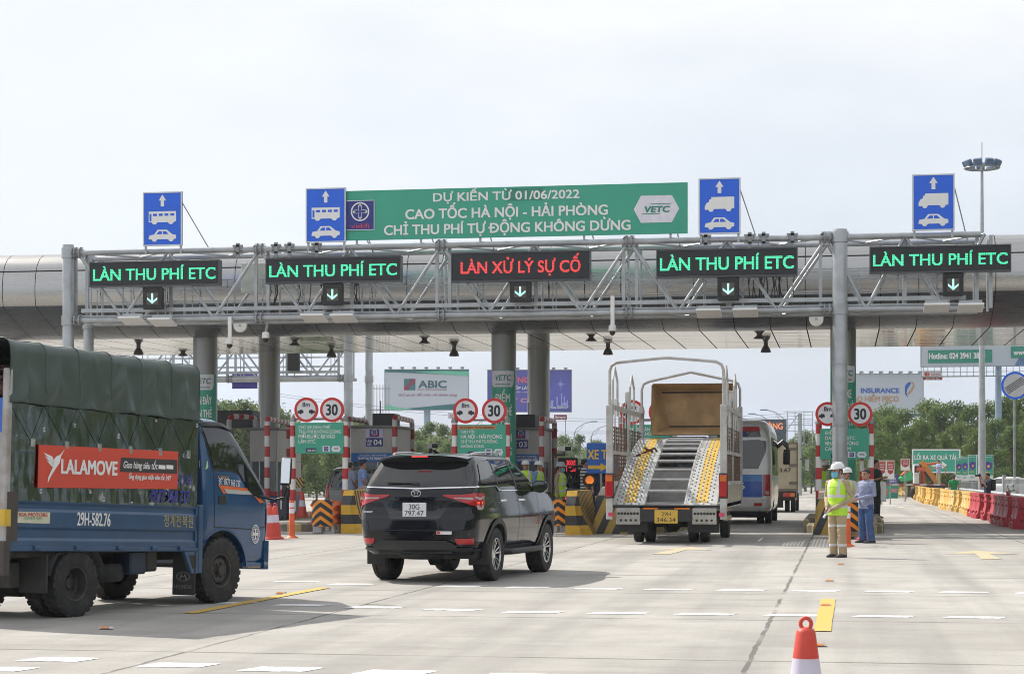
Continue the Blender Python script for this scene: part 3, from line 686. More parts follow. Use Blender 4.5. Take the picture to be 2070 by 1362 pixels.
mb = MB(); vetc(mb, (q(1281) + q(1373)) / 2, h * .49, .80, -.012); mb.build('logo', mat('logo_green', (.02, .24, .17), .5), t, recalc=False)
mb = MB(); a, b2 = q(1024), q(1098); mb.face([(a, -.004, h * .72), (b2, -.004, h * .72), (b2, -.004, h * .965), (a, -.004, h * .965)]); mb.build('date_patch', mat('darker_green_patch', (.03, .23, .155), .45), t, recalc=False)
mb = MB()
for p in (720, 850, 970, 1180, 1355): mb.box(q(p) - .03, q(p) + .03, .06, .1, -(z0 - zt), h); mb.cyl((q(p), .1, h * .7), (q(p) + .15, 1.4, -(z0 - zt)), .02, n=6)
mb.build('banner_support', galv, t)
navy = mat('navy_plate', (.02, .03, .22), .4, 0, .05); redl = mat('red_lettering', (.62, .05, .05), .5)
x0, x1, z0, z1 = rect(699, 757, 405, 465.5, Y - .03); w, h = x1 - x0, z1 - z0
t = thing('emblem_plate', 'square navy plate with white ring emblem and red lettering on the green banner', 'plate', ((x0 + x1) / 2, Y - .03, z0))
MB().box(-w / 2 + .02, w / 2 - .02, 0, .03, .02, h - .02).build('board', navy, t)
mb = MB()
for a, b2, c, d in ((-w / 2, w / 2, 0, .02), (-w / 2, w / 2, h - .02, h), (-w / 2, -w / 2 + .02, .02, h - .02), (w / 2 - .02, w / 2, .02, h - .02)): mb.box(a, b2, -.006, .03, c, d)
mb.build('sign_edge', alu, t)
mb = MB(); emblem(mb, 0, h * .62, w * .32, -.006); mb.build('emblem', letter_w, t, recalc=False)
mb = MB(); mb.text('vidifi', 0, h * .07, h * .15, -.006, w * .64, off=.0); mb.build('lettering', redl, t, recalc=False)
# readers, cameras, horns hung on the gantry
for i, (p, yy, lb) in enumerate(((268, 648, 'outer one of the pair over the column nearest the truck'), (328, 651, 'inner one of the pair over the column nearest the truck'), (635, 643, 'left of the pair below the second green arrow'), (695, 643, 'right of the pair below the second green arrow'), (1433, 633, 'left of the pair below the fourth green arrow'), (1507, 632, 'right of the pair below the fourth green arrow'), (1893, 622, 'left of the pair below the fifth green arrow'), (1962, 622, 'right of the pair below the fifth green arrow'))):
	c = yp(p, yy, YG - .55)
	t = thing('tag_reader', 'flat white tag reader panel, ' + lb, 'reader', c, 0, 'tag reader panels on the gantry')
	mb = MB(); mb.box(-.33, .33, -.32, .32, -.03, .03, .01); mb.build('panel', white, t, xf=Matrix.Rotation(R(-14), 4, 'X'))
	mb = MB(); mb.box(-.22, -.17, .0, .5, .04, .08); mb.box(.17, .22, .0, .5, .04, .08); mb.box(-.3, .3, -.02, .02, .05, .2); mb.build('bracket', galv, t)
def dome_cam(p, y0, y1, label, arm):
	c = yp(p, y1, YG - .2); top = yp(p, y0, YG - .2).z - c.z
	t = thing('dome_camera', label, 'camera', c)
	mb = MB(); mb.box(-.055, .055, .0, .06, .28, top, .01) if arm else mb.cyl((0, 0, .28), (.02, .1, top), .04); mb.build('bracket', white if arm else galv_d, t)
	mb = MB(); mb.lathe([(.05, .30), (.10, .27), (.11, .14), (.10, .12)], 14); mb.build('housing', white, t, smooth=40)
	mb = MB(); mb.lathe([(.085, .12), (.075, .05), (.04, .01), (.0, 0)], 14); mb.build('dome', black, t, smooth=60)
dome_cam(464, 640, 704, 'white dome camera on a long bracket beside the horn loudspeaker', 1); dome_cam(537, 655, 692, 'small grey dome camera dangling from the gantry over the second column', 0); dome_cam(1238, 598, 678, 'white dome camera on a long drilled plate over the car carrier', 1)
for p, yy, lb in ((486, 658, 'white half round cable reel under the gantry beside the dome camera'), (1650, 645, 'white half round cable reel under the gantry beside the tall round post')):
	c = yp(p, yy, YG - .12); t = thing('cable_reel', lb, 'reel', c)
	pts = [(.19 * cos(a), .19 * sin(a)) for a in [PI + PI * k / 14 for k in range(15)]] + [(.19, .06), (-.19, .06)]
	MB().prism(pts, -.05, .05).build('reel_plate', mat('cream_plastic', (.62, .61, .56), .5), t)
	MB().lathe([(.04, -.07), (.04, .06)], 10, (0, 0, 0), 'y').build('hub', grey_p, t)
# second gantry beyond the canopy
YB = 79.0; xq = yp(704, 740, YB).x
g2 = build_gantry('sign_gantry', 'second galvanised gantry beyond the canopy with a ladder cage beside its posts', YB, [(xq, YB, 7.6, .19), (xq + .65, YB + 1.0, 7.6, .16)], xq - 16, xq, yp(600, 690, YB).z, yp(600, 765, YB).z, [xq - 15.6, xq - 10.4, xq - 5.2, xq - .3])
mb = MB()
for k in range(7): a = xq + 1.0 + .13 * k; mb.box(a - .012, a + .012, YB - .1, YB - .07, 1.6, yp(735, 778, YB).z)
for k in range(5): mb.box(xq + .95, xq + 1.85, YB - .1, YB - .07, 1.6 + k * .9, 1.63 + k * .9)
mb.build('ladder_cage', galv, g2)
MB().box(*[yp(p, 700, YB).x for p in (585, 608)], YB - .3, YB - .1, yp(597, 750, YB).z, yp(597, 712, YB).z).build('display_case', black, g2)
MB().box(*[yp(p, 700, YB).x for p in (447, 498)], YB + 1.5, YB + 1.6, yp(470, 782, YB).z, yp(470, 748, YB).z).build('sign_back', mat('violet_board', (.10, .09, .45), .5), g2)
# ================================================================== island furniture
red_ring = mat('red_sign_ring', (.60, .025, .02), .4, 0, .05); sign_w = mat('sign_white', (.74, .74, .78), .4, 0, .04); sign_k = mat('sign_black', (.012, .02, .025), .5)
def disc(mb, r, y, n=40, x=0, z=0): mb.flat([(x + r * cos(2 * PI * k / n), z + r * sin(2 * PI * k / n)) for k in range(n)], y)
def round_sign(px, py, rpx, Y, kind, label):
	c = yp(px, py, Y); r = rpx / FPX * (Y / ray(px, py).y)
	t = thing('distance_sign' if kind == 'gap' else 'speed_sign', label, 'sign', c, 0, 'round red ringed signs at the toll lanes')
	MB().lathe([(r, 0), (r, .04)], 40, (0, 0, 0), 'y').build('sign_plate', red_ring, t, smooth=40)
	mb = MB(); disc(mb, r * .78, -.004); mb.build('sign_face', sign_w, t, recalc=False)
	mb = MB()
	if kind == 'gap':
		mb.text('8m', 0, r * .24, r * .36, -.008, r * .60, off=.02)
		for s in (-1, 1):
			f = lambda pts: [(s * a * r, b * r) for a, b in pts]
			mb.flat(f([(.72, -.08), (.72, -.28), (.55, -.28), (.50, -.36), (.42, -.36), (.38, -.28), (.22, -.26), (.22, -.12), (.32, .0), (.55, .02), (.55, -.08)]), -.008)
	else: mb.text('30', 0, -r * .42, r * .84, -.008, r * .92, off=.025)
	mb.build('lettering', sign_k, t, recalc=False)
	mb = MB(); mb.box(-.03, .03, .04, .1, -r, r * .6); mb.build('bracket', red_ring, t)
notice = {}
def portal(pl, pr, ytop, Y, zbase, label):
	a, b2 = yp(pl, 900, Y), yp(pr, 900, Y); zt_ = yp((pl + pr) / 2, ytop, Y).z
	t = thing('striped_post_frame', label, 'post frame', ((a.x + b2.x) / 2, Y, zbase), 0, 'red and white post frames on the toll islands')
	w = b2.x - a.x; h = zt_ - zbase
	for s in (-1, 1):
		MB().lathe([(.085, 0), (.085, h - .12)], 16, (s * w / 2, 0, 0)).build('post', redwhite, t, smooth=40)
		MB().lathe([(.10, h - .12), (.10, h - .08), (.07, h + .02), (.02, h + .07)], 14, (s * w / 2, 0, 0)).build('post_cap', galv_d, t, smooth=40)
	mb = MB(); mb.cyl((-w / 2, .1, h - .05), (w / 2, .1, h - .05), .03); mb.cyl((-w / 2, .1, h - .75), (w / 2, .1, h - .75), .025); mb.build('crossbar', galv_d, t)
hotk = mat('hotline_patch', (.03, .02, .10), .5)
def board(pl, pr, y0, y1, Y, name, label, cat, lines, base=green_b, extra=None, group=None, foot=True):
	x0, x1, z0, z1 = rect(pl, pr, y0, y1, Y); w, h = x1 - x0, z1 - z0
	t = thing(name, label, cat, ((x0 + x1) / 2, Y, z0), 0, group)
	MB().box(-w / 2, w / 2, 0, .03, 0, h).build('board', base, t)
	mb = MB()
	for txt, fx, fz, fh, fw in lines: mb.text(txt, -w / 2 + fx * w, fz * h, fh * h, -.005, fw * w, al='l', off=.010)
	mb.build('lettering', letter_w, t, recalc=False)
	if foot:
		mb = MB(); mb.face([(w * .08, -.005, h * .04), (w * .30, -.005, h * .04), (w * .30, -.005, h * .17), (w * .08, -.005, h * .17)]); mb.move(Matrix.Translation((-w * .36, 0, 0))); mb.build('hotline_patch', hotk, t, recalc=False)
		mb = MB(); mb.face([(w * .07, -.005, h * .05), (w * .22, -.005, h * .05), (w * .22, -.005, h * .24), (w * .07, -.005, h * .24)]); hexlogo(mb, w * .35, h * .145, w * .20, h * .19, -.005); mb.build('logo_plate', reflect, t, recalc=False)
		mb = MB(); mb.face([(w * .10, -.009, h * .07), (w * .19, -.009, h * .07), (w * .19, -.009, h * .22), (w * .10, -.009, h * .22)]); mb.build('emblem_plate', navy, t, recalc=False)
		mb = MB(); emblem(mb, w * .145, h * .155, w * .03, -.012, 12); mb.text('1900 6010', -w * .16, h * .07, h * .055, -.009, w * .17); mb.build('emblem', letter_w, t, recalc=False)
		mb = MB(); mb.text('VETC', w * .35, h * .115, h * .07, -.009, w * .11, shear=.2); mb.build('logo', mat('logo_green', (.02, .24, .17)), t, recalc=False)
	if extra: extra(t, w, h)
	return t
portal(592, 698, 843, 54.0, .26, 'red and white post frame around the lane instruction board behind the blue truck')
portal(919, 1025, 845, 54.0, .26, 'red and white post frame around the date notice board behind the black car')
portal(1257, 1362, 845, 54.0, .26, 'red and white post frame mostly hidden behind the car carrier')
portal(1655, 1760, 848, 53.6, .26, 'red and white post frame behind the tall round gantry post')
for pc, Y, lb in ((645, 53.85, 'on the frame behind the blue truck cab'), (970, 53.85, 'on the frame above the date notice board'), (1307, 53.85, 'seen through the bars of the car carrier'), (1706, 53.45, 'beside the tall round gantry post')):
	k = 25 if pc < 1700 else 24.5; dx = 26 if pc < 900 else 29 if pc < 1700 else 33
	if pc == 970: k = 25.5
	yy = 828 if pc < 900 else 830 if pc < 1200 else 833 if pc < 1500 else 836.5
	round_sign(pc - dx, yy, k, Y, 'gap', 'round red ringed 8 m distance sign ' + lb); round_sign(pc + dx, yy, k, Y, 'speed', 'round red ringed 30 speed sign ' + lb)
L0 = .07
board(597, 694, 854, 916, 53.88, 'notice_board', 'green board reading CHỈ XE DÁN THẺ behind the blue truck cab', 'board', [('CHỈ XE DÁN THẺ', L0, .80, .105, .66), ('THU PHÍ KHÔNG DỪNG', L0, .655, .105, .88), ('MỚI ĐƯỢC ĐI VÀO', L0, .49, .125, .76), ('LÀN ETC.', L0, .335, .115, .36)])
def date_extra(t, w, h):
	mb = MB(); mb.flat([(-w * .49, h * .865), (w * .30, h * .865), (w * .31, h * .96), (-w * .49, h * .96)], -.004); mb.build('date_strip', mat('orange_strip', (.60, .22, .06), .5), t, recalc=False)
	mb = MB(); mb.text('DỰ KIẾN TỪ 01/06/2022', -w * .09, h * .885, h * .05, -.008, w * .70); mb.build('date_lettering', sign_k, t, recalc=False)
board(925, 1022, 858, 923, 53.88, 'notice_board', 'green board with orange date strip above the black car roof', 'board', [('CAO TỐC', L0, .74, .08, .30), ('HÀ NỘI - HẢI PHÒNG', L0, .57, .115, .86), ('CHỈ THU PHÍ TỰ ĐỘNG', L0, .43, .09, .76), ('KHÔNG DỪNG', L0, .285, .085, .48)], extra=date_extra)
board(1262, 1356, 858, 922, 53.88, 'notice_board', 'green board hidden behind the car carrier ramp', 'board', [('CHỈ XE DÁN THẺ', L0, .80, .105, .66), ('THU PHÍ KHÔNG DỪNG', L0, .655, .105, .88)])
board(1658, 1757, 866, 927.5, 53.48, 'notice_board', 'green board partly hidden by the tall round gantry post', 'board', [('ĐIỂM', .10, .80, .115, .22), ('DÁN THẺ ETC', .10, .63, .115, .62), ('NHANH CHÓNG', .10, .46, .115, .68), ('CÁCH 200 M', .10, .28, .115, .52)])
# banners wrapped on the front columns
def column_banner(x, z0, z1, lines, label, lh=.24):
	t = thing('column_banner', label, 'banner', (x, 59.2, 0), 0, 'green banners round the canopy columns')
	def arc(a0, a1, za, zb2, r):
		return lambda u, v: (r * sin(a0 + (a1 - a0) * u), -r * cos(a0 + (a1 - a0) * u), za + (zb2 - za) * v)
	mb = MB(); mb.grid(arc(-1.2, 1.35, z0, z1, .394), 20, 2); mb.build('sheet', green_b, t, smooth=60, recalc=False)
	mb = MB(); r = .398
	pts = [(-1.0, z1 - .02), (1.1, z1 - .02), (1.02, z1 - .4), (.85, z1 - .52), (-.75, z1 - .52), (-.92, z1 - .4)]
	rows_ = [(-1.0, 1.1, z1 - .02), (-.95, 1.05, z1 - .38), (-.88, .97, z1 - .46), (-.75, .85, z1 - .52)]
	for (a, b2, za), (c, d, zb2) in zip(rows_, rows_[1:]):
		for k in range(12):
			f = lambda u, v: Vector((r * sin(u), -r * cos(u), v))
			u0, u1, w0, w1 = a + (b2 - a) * k / 12, a + (b2 - a) * (k + 1) / 12, c + (d - c) * k / 12, c + (d - c) * (k + 1) / 12
			mb.face([f(u0, za), f(u1, za), f(w1, zb2), f(w0, zb2)])
	mb.build('logo_plate', reflect, t, recalc=False)
	def wrapped(mb, txt, z, h, w, rr=.402, shear=0):
		n0 = len(mb.bm.verts); mb.text(txt, 0, z, h, 0, w, off=.015, shear=shear); mb.bm.verts.ensure_lookup_table()
		for v in mb.bm.verts[n0:]:
			q = rr - v.co.y; a = v.co.x / rr + .06; v.co = Vector((q * sin(a), -q * cos(a), v.co.z))
	mb = MB(); wrapped(mb, 'VETC', z1 - .32, .17, .52, shear=.2); wrapped(mb, 'THU PHÍ KHÔNG DỪNG', z1 - .46, .045, .5); mb.build('logo', mat('logo_green', (.02, .24, .17)), t, recalc=False)
	mb = MB()
	for i, (txt, w) in enumerate(lines): wrapped(mb, txt, z1 - .98 - i * lh * 1.72, lh, w)
	mb.build('lettering', letter_w, t, recalc=False)
column_banner(-10.4, .3, yp(1018, 748, 58.85).z, [('ĐIỂM', .48), ('DÁN THẺ', .64), ('ETC', .42), ('NHANH', .60), ('CHÓNG', .60), ('CÁCH', .5), ('100 M', .5)], 'green column banner reading ĐIỂM DÁN THẺ behind the date notice board')
column_banner(-20.1, .3, yp(415, 755, 58.85).z, [('GẦN ĐÂY', .62), ('DÁN THẺ', .64), ('VETC', .42)], 'green column banner beside the blue truck tarpaulin')
column_banner(.02, .3, yp(1704, 738, 58.85).z, [('CHỈ XE', .48), ('DÁN THẺ', .64), ('THU PHÍ', .62), ('MỚI', .36), ('ĐƯỢC ĐI', .6)], 'green column banner mostly hidden by the tall round gantry post')
# booths
wall_m = mat('booth_panel', (.40, .395, .38), .5, 0, .07, 2, dirt=.3, dcol=(.28, .25, .2)); roof_m = mat('booth_roof_grey', (.22, .22, .22), .6, 0, .1)
booth_blue = mat('booth_blue_base', (.02, .035, .16), .5, 0, .1, dirt=.3); redband = mat('booth_red_band', (.35, .02, .02), .5)
glz = mat('booth_glass', (.08, .10, .11), .06, 0, .1, spec=.8); frame_m = mat('window_frame', (.45, .46, .47), .4, .6)
def booth(pl, pr, ytop, Y, dep, label, num=None, ban=None, acpx=None):
	a, b2 = yp(pl, 900, Y), yp(pr, 900, Y); w = b2.x - a.x; zt_ = yp((pl + pr) / 2, ytop, Y).z; zb_ = .26; h = zt_ - zb_
	t = thing('toll_booth', label, 'booth', ((a.x + b2.x) / 2, Y, zb_), 0, 'toll booths on the islands')
	zw = h * .62
	mb = MB(); mb.box(-w / 2, w / 2, 0, dep, zw, h, .02); mb.box(-w / 2, w / 2, dep - .06, dep, .75, zw);
	for sx in (-1, 1):
		mb.box(sx * (w / 2 - .03) - .03, sx * (w / 2 - .03) + .03, .0, .07, .75, zw)
		mb.box(sx * (w / 2 - .03) - .03, sx * (w / 2 - .03) + .03, dep * .55, dep - .06, .75, zw)
	mb.build('wall', wall_m, t)
	mb = MB(); mb.box(-w / 2, w / 2, 0, dep, 0, .62); mb.build('base_panel', booth_blue, t)
	mb = MB(); mb.box(-w / 2 - .002, w / 2 + .002, -.004, dep, .62, .75); mb.build('red_band', redband, t)
	mb = MB(); mb.box(-w / 2 + .06, w / 2 - .06, .02, .03, .75, zw); win = mb.build('front_window', glz, t)
	mb = MB(); n = 3
	for k in range(n + 1): xx = -w / 2 + .06 + (w - .12) * k / n; mb.box(xx - .02, xx + .02, .0, .05, .75, zw)
	mb.build('window_frame', frame_m, win)
	mb = MB(); mb.box(w / 2 - .03, w / 2 - .02, .07, dep * .55, .75, zw + .1); wn = mb.build('side_window', glz, t)
	mb = MB(); mb.box(w / 2 - .04, w / 2 + .004, dep * .3 - .02, dep * .3 + .02, .75, zw); mb.box(w / 2 - .04, w / 2 + .03, .07, dep * .55, .75, .8); mb.build('window_frame', frame_m, wn)
	mb = MB(); mb.box(-w / 2 - .1, w / 2 + .1, -.1, dep + .1, h, h + .07, .02); mb.build('roof', roof_m, t)
	if ban:
		mb = MB(); mb.box(-w / 2 + .03, w / 2 - .02, -.05, -.004, zw - .02, zw + .26); bb = mb.build('blue_banner', mat('banner_blue', (.02, .13, .42), .5), t)
		mb = MB(); mb.text(ban, .05, zw + .04, .085, -.056, w * .72); mb.text('CÔNG ĐOÀN CƠ SỞ THANH NIÊN', .05, zw + .16, .05, -.056, w * .66, off=0); mb.build('lettering', letter_w, bb, recalc=False)
	if num:
		for nm, (px0, px1, py0, py1) in num.items():
			q = lambda p: yp(p, 880, Y).x - (a.x + b2.x) / 2; zz = lambda p: yp((px0 + px1) / 2, p, Y).z - zb_
			X_0, X_1, Z_0, Z_1 = q(px0), q(px1), zz(py1), zz(py0)
			pl_ = MB().box(X_0, X_1, -.012, -.002, Z_0, Z_1).build('number_plate' if nm != 'logo' else 'emblem_plate', navy if nm != 'logo' else mat('pale_plate', (.5, .48, .62), .5), t)
			if nm == 'logo':
				mb = MB(); cxx = X_0 + (X_1 - X_0) * .5; ww = (X_1 - X_0) * .27; mb.face([(cxx - ww, -.015, Z_0 + .02), (cxx + ww, -.015, Z_0 + .02), (cxx + ww, -.015, Z_1 - .02), (cxx - ww, -.015, Z_1 - .02)]); mb.build('emblem_board', navy, pl_, recalc=False)
				mb = MB(); emblem(mb, cxx, Z_0 + (Z_1 - Z_0) * .6, ww * .62, -.02, 20); mb.build('emblem', letter_w, pl_, recalc=False)
				mb = MB(); mb.text('vidifi', cxx, Z_0 + .05, .07, -.02, ww * 1.5); mb.build('lettering', redl, pl_, recalc=False)
			else:
				mb = MB(); W_ = X_1 - X_0; H_ = Z_1 - Z_0; mb.text(nm, X_1 - W_ * .3, Z_0 + H_ * .18, H_ * .62, -.016, W_ * .48, off=.012); mb.text('LÀN', X_0 + W_ * .2, Z_0 + H_ * .52, H_ * .26, -.016, W_ * .3); mb.text('SỐ', X_0 + W_ * .2, Z_0 + H_ * .12, H_ * .24, -.016, W_ * .22); mb.build('lettering', letter_w, pl_, recalc=False)
	if acpx:
		p0, p1, q0, q1 = acpx
		mb = MB(); mb.box(yp(p0, 850, Y + .9).x - (a.x + b2.x) / 2, yp(p1, 850, Y + .9).x - (a.x + b2.x) / 2, .6, 1.5, h + .07, yp((p0 + p1) / 2, q0, Y + .9).z - zb_, .02); mb.build('roof_unit', mat('dark_roof_unit', (.035, .036, .04), .6, 0, .2), t)
		mb = MB(); mb.cyl((0, 1.2, h + .07), (0, 1.2, h + .9), .025); mb.build('aerial', galv_d, t)
	return t
booth(709, 793, 864, 60.0, 2.7, 'grey toll booth with number 04 and blue banner behind the black car', {'04': (740, 774, 885, 902), 'logo': (739, 775, 866, 884)}, 'TRẠM THU PHÍ THANH NIÊN', (757, 800, 836, 864))
booth(1018, 1095, 868, 60.0, 2.7, 'grey toll booth with number 03 behind the green column banner', {'03': (1034, 1067, 889, 906), 'logo': (1036, 1070, 868, 887)}, 'TRẠM THU PHÍ THANH NIÊN', (1046, 1084, 838, 868))
booth(505, 560, 868, 62.0, 2.9, 'grey toll booth without a visible number behind the blue truck cab', acpx=(445, 515, 830, 866))
def hoop(pa, pb, ytop, ya, yb_, label, z0=.26):            # bent pipe guard: post, top bend, post
	a, b2 = yp(pa, 900, ya), yp(pb, 900, yb_); zt_ = yp(pa, ytop, ya).z
	t = thing('pipe_guard', label, 'pipe guard', (a.x, ya, z0), 0, 'red and white pipe guards at the booths')
	D = Vector((b2.x - a.x, yb_ - ya, 0)); h = zt_ - z0; u = D.normalized()
	pts = [Vector((0, 0, 0)), Vector((0, 0, h - .22)), Vector((0, 0, h - .1)) + u * .03, Vector((0, 0, h - .02)) + u * .12, Vector((0, 0, h)) + u * .22]
	pts += [D - u * .22 + Vector((0, 0, h)), D - u * .12 + Vector((0, 0, h - .02)), D - u * .03 + Vector((0, 0, h - .1)), D + Vector((0, 0, h - .22)), D]
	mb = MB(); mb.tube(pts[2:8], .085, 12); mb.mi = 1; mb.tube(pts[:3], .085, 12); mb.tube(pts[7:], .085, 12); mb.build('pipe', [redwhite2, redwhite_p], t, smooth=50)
	mb = MB()
	for q in (Vector((0, 0, 0)), D): mb.lathe([(.2, 0), (.18, .03), (.1, .12), (.09, .14)], 12, q)
	mb.build('foot_plate', galv_d, t)
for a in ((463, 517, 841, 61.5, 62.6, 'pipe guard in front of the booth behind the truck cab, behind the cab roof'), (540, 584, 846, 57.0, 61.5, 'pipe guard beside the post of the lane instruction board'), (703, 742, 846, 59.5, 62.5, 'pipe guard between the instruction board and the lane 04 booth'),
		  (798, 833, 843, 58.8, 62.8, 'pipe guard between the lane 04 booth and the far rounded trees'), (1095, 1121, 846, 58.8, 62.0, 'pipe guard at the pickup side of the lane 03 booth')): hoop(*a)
# concrete crash blocks
yb_s = stripes('yellow_black_front', (.62, .36, .02), (.03, .03, .035), (0, 0, 1), .50, .5, .0, dirt=.25, rough=.6)
yb_v = stripes('yellow_black_side', (.55, .33, .04), (.03, .03, .035), (0, 1, 0), .30, .5, dirt=.3, rough=.6)
yb_d = stripes('yellow_black_diagonal', (.47, .32, .07), (.04, .045, .055), (1, 0, -.45), .42, .5, dirt=.5, rough=.7)
rough_top = mat('rough_concrete_top', (.40, .35, .28), .95, 0, .3, 14, bump=1.0, bsc=30, dirt=.5)
def crash_block(px, py, w, h, L, label, fm, sm, flare=.28, slope=.55):
	p = gp(px, py)
	t = thing('crash_block', label, 'concrete barrier', p, 0, 'striped concrete crash blocks on the island noses')
	def ring(y, k):                                        # jersey section, narrower at the top
		ww = w / 2
		return [(-ww - flare, y, 0), (-ww - flare, y, .14), (-ww - flare * .35, y, h * .38), (-ww, y, h * k), (ww, y, h * k), (ww + flare * .35, y, h * .38), (ww + flare, y, .14), (ww + flare, y, 0)]
	mb = MB(); mb.rings([ring(slope, 1), ring(L, 1)], cap=False); mb.build('side', sm, t)
	mb = MB(); r0 = [(-w / 2 - flare * .8, 0, 0), (-w / 2 - flare * .6, 0, .14), (-w / 2 - flare * .1, 0, h * .40), (-w / 2 + .06, .05, h * .62), (w / 2 - .06, .05, h * .62), (w / 2 + flare * .1, 0, h * .40), (w / 2 + flare * .6, 0, .14), (w / 2 + flare * .8, 0, 0)]
	mb.rings([r0, ring(slope, 1)], cap=False); mb.face(r0); mb.build('nose', fm, t)
	mb = MB(); mb.rings([[(-w / 2 + .03, y, h - .02), (w / 2 - .03, y, h - .02), (w / 2 - .06, y, z), (-w / 2 + .06, y, z)] for y, z in ((slope + .04, h + .02), (slope + .5, h + .13), (slope + 1.1, h + .24), (L, h + .25))]); mb.build('top', rough_top, t)
	return t
yb_f = stripes('yellow_black_narrow', (.58, .35, .05), (.03, .03, .035), (0, 1, 0), .27, .5, dirt=.25, rough=.6)
def flared_block(x, y, label, h=1.14, L=3.2):              # square nose, one flank flared out towards the ground
	t = thing('crash_block', label, 'concrete barrier', (x, y, 0), 0, 'striped concrete crash blocks on the island noses')
	fl = [(.27, h), (.29, h - .1), (.35, h * .62), (.43, h * .38), (.60, h * .14), (.68, 0)]
	mb = MB(); n = 16; ys = [.35 + (L - .35) * k / n for k in range(n + 1)]; mb.grid(lambda u, v: (fl[round(v * 5)][0], ys[round(u * n)], fl[round(v * 5)][1]), n, 5); mb.build('flared_side', yb_f, t, smooth=50)
	mb = MB(); mb.face([(0, 0, 0), (.42, 0, 0), (.37, 0, h * .14), (.29, 0, h * .38), (.25, 0, h * .66), (0, 0, h * .66)]); mb.face([(0, 0, h * .66), (.25, 0, h * .66), (.27, .35, h), (0, .35, h)])
	f = [(.42, 0, 0), (.37, 0, h * .14), (.29, 0, h * .38), (.25, 0, h * .66), (.27, .35, h)]; g = [(.68, .35, 0), (.60, .35, h * .14), (.43, .35, h * .38), (.35, .35, h * .62), (.27, .35, h)]; mb.rings([f, g], closed=False)
	mb.face([(0, 0, 0), (0, 0, h * .66), (0, .35, h), (0, L, h), (0, L, 0)]); mb.face([(0, .35, h), (.27, .35, h), (.27, L, h), (0, L, h)]); mb.build('nose', yb_s, t)
	return t
flared_block(-13.15, 49.8, 'yellow and black banded crash block beside the black car and its chevron cushion')
flared_block(-7.05, 49.3, 'yellow and black banded crash block between the black car and the car carrier')
crash_block(738, 1068, .95, 1.0, 4.5, 'diagonally striped crash block mostly hidden by the black car', yb_d, yb_d, .08, .1)
crash_block(1252, 1079, 1.3, 1.0, 5, 'diagonally striped crash block under the amber warning light', yb_d, yb_d, .08, .1)
crash_block(1691, 1081, 1.05, .92, 5.0, 'diagonally striped crash block behind the worker in the lime vest', yb_d, yb_d, .08, .1)
def island_nose(px, py, w, h, L, label):
	p = gp(px, py); t = thing('kerb_block', label, 'kerb block', p)
	pts = [(-w / 2 + .25 - .25 * cos(a), .25 - .25 * sin(a)) for a in [PI / 2 * k / 5 for k in range(6)]] ; pts = pts + [(-q[0], q[1]) for q in pts[::-1]] + [(w / 2, L), (-w / 2, L)]
	mb = MB(); mb.rings([[(q[0], q[1], 0) for q in pts], [(q[0], q[1], h - .08) for q in pts], [(q[0] * .94, q[1] + .05, h) for q in pts]]); mb.build('block', stripes('worn_yellow_kerb', (.12, .11, .09), (.36, .31, .18), (1, .6, 0), .30, .5, dirt=.6, rough=.85), t, smooth=40)
	mb = MB(); mb.box(-w / 2 + .36, -w / 2 + .52, -.02, .05, 0, h * .6); mb.build('reflector', black, t)
island_nose(1705, 1076, 2.15, .40, 6, 'low rounded kerb block with worn yellow stripes under the striped crash block')
chev = stripes('chevron_orange_black', (.80, .28, .01), (.02, .02, .02), (0, 0, 1), .27, .56, dirt=.1)
def crash_cushion(px, py, ang, label, w=.75, h=.80):
	p = gp(px, py); t = thing('crash_cushion', label, 'crash cushion', p, ang, 'orange and black chevron crash cushions')
	z0 = .19; n = 18; R_ = .36; h = .70
	mb = MB()                                              # curved nose plate; chevrons are bent bands
	for k in range(n):
		a0, a1 = -.9 + 1.8 * k / n, -.9 + 1.8 * (k + 1) / n
		f = lambda a, z: (R_ * sin(a), R_ * (1 - cos(a)) , z)
		mb.face([f(a0, z0), f(a1, z0), f(a1, z0 + h), f(a0, z0 + h)])
	mb.build('nose_plate', mat('chevron_orange', (.80, .27, .01), .4), t, smooth=60, recalc=False)
	mb = MB()
	for j in range(-1, 5):
		for k in range(n):
			a0, a1 = -.9 + 1.8 * k / n, -.9 + 1.8 * (k + 1) / n
			zc = lambda a: z0 + .06 + j * .23 - abs(a) * .25
			q = []
			cl = lambda z: min(z0 + h, max(z0, z))
			b0, b1, t0, t1 = cl(zc(a0)), cl(zc(a1)), cl(zc(a0) + .12), cl(zc(a1) + .12)
			if t0 - b0 < .005 and t1 - b1 < .005: continue
			f = lambda a, z: ((R_ + .004) * sin(a), R_ - (R_ + .004) * cos(a), z)
			mb.face([f(a0, b0), f(a1, b1), f(a1, t1 + .001), f(a0, t0 + .001)])
	mb.build('chevron', sign_k, t, smooth=60, recalc=False)
	rail = [(.30, z0 + .05), (.36, z0 + .12), (.30, z0 + .2), (.30, z0 + .27), (.37, z0 + .34), (.30, z0 + .41), (.30, z0 + .48), (.37, z0 + .56), (.30, z0 + .66)]
	for s in (-1, 1):
		mb = MB(); pr = [(s * a, z) for a, z in rail] + [(s * (a - .03), z) for a, z in rail[::-1]]; mb.prism(pr, .2, 1.9); mb.build('side_rail', orange_p, t)
	mb = MB()
	for y in (.35, .75, 1.2, 1.65):
		for s in (-1, 1): mb.box(s * .24 - .04, s * .24 + .04, y - .04, y + .04, 0, z0 + .6)
		mb.box(-.28, .28, y - .05, y + .05, .0, .05)
	mb.box(-.30, -.05, .2, .5, .0, .2, .02); mb.build('support', galv, t)
	return t
crash_cushion(648, 1078, -.08, 'orange chevron crash cushion between the blue truck and the black car')
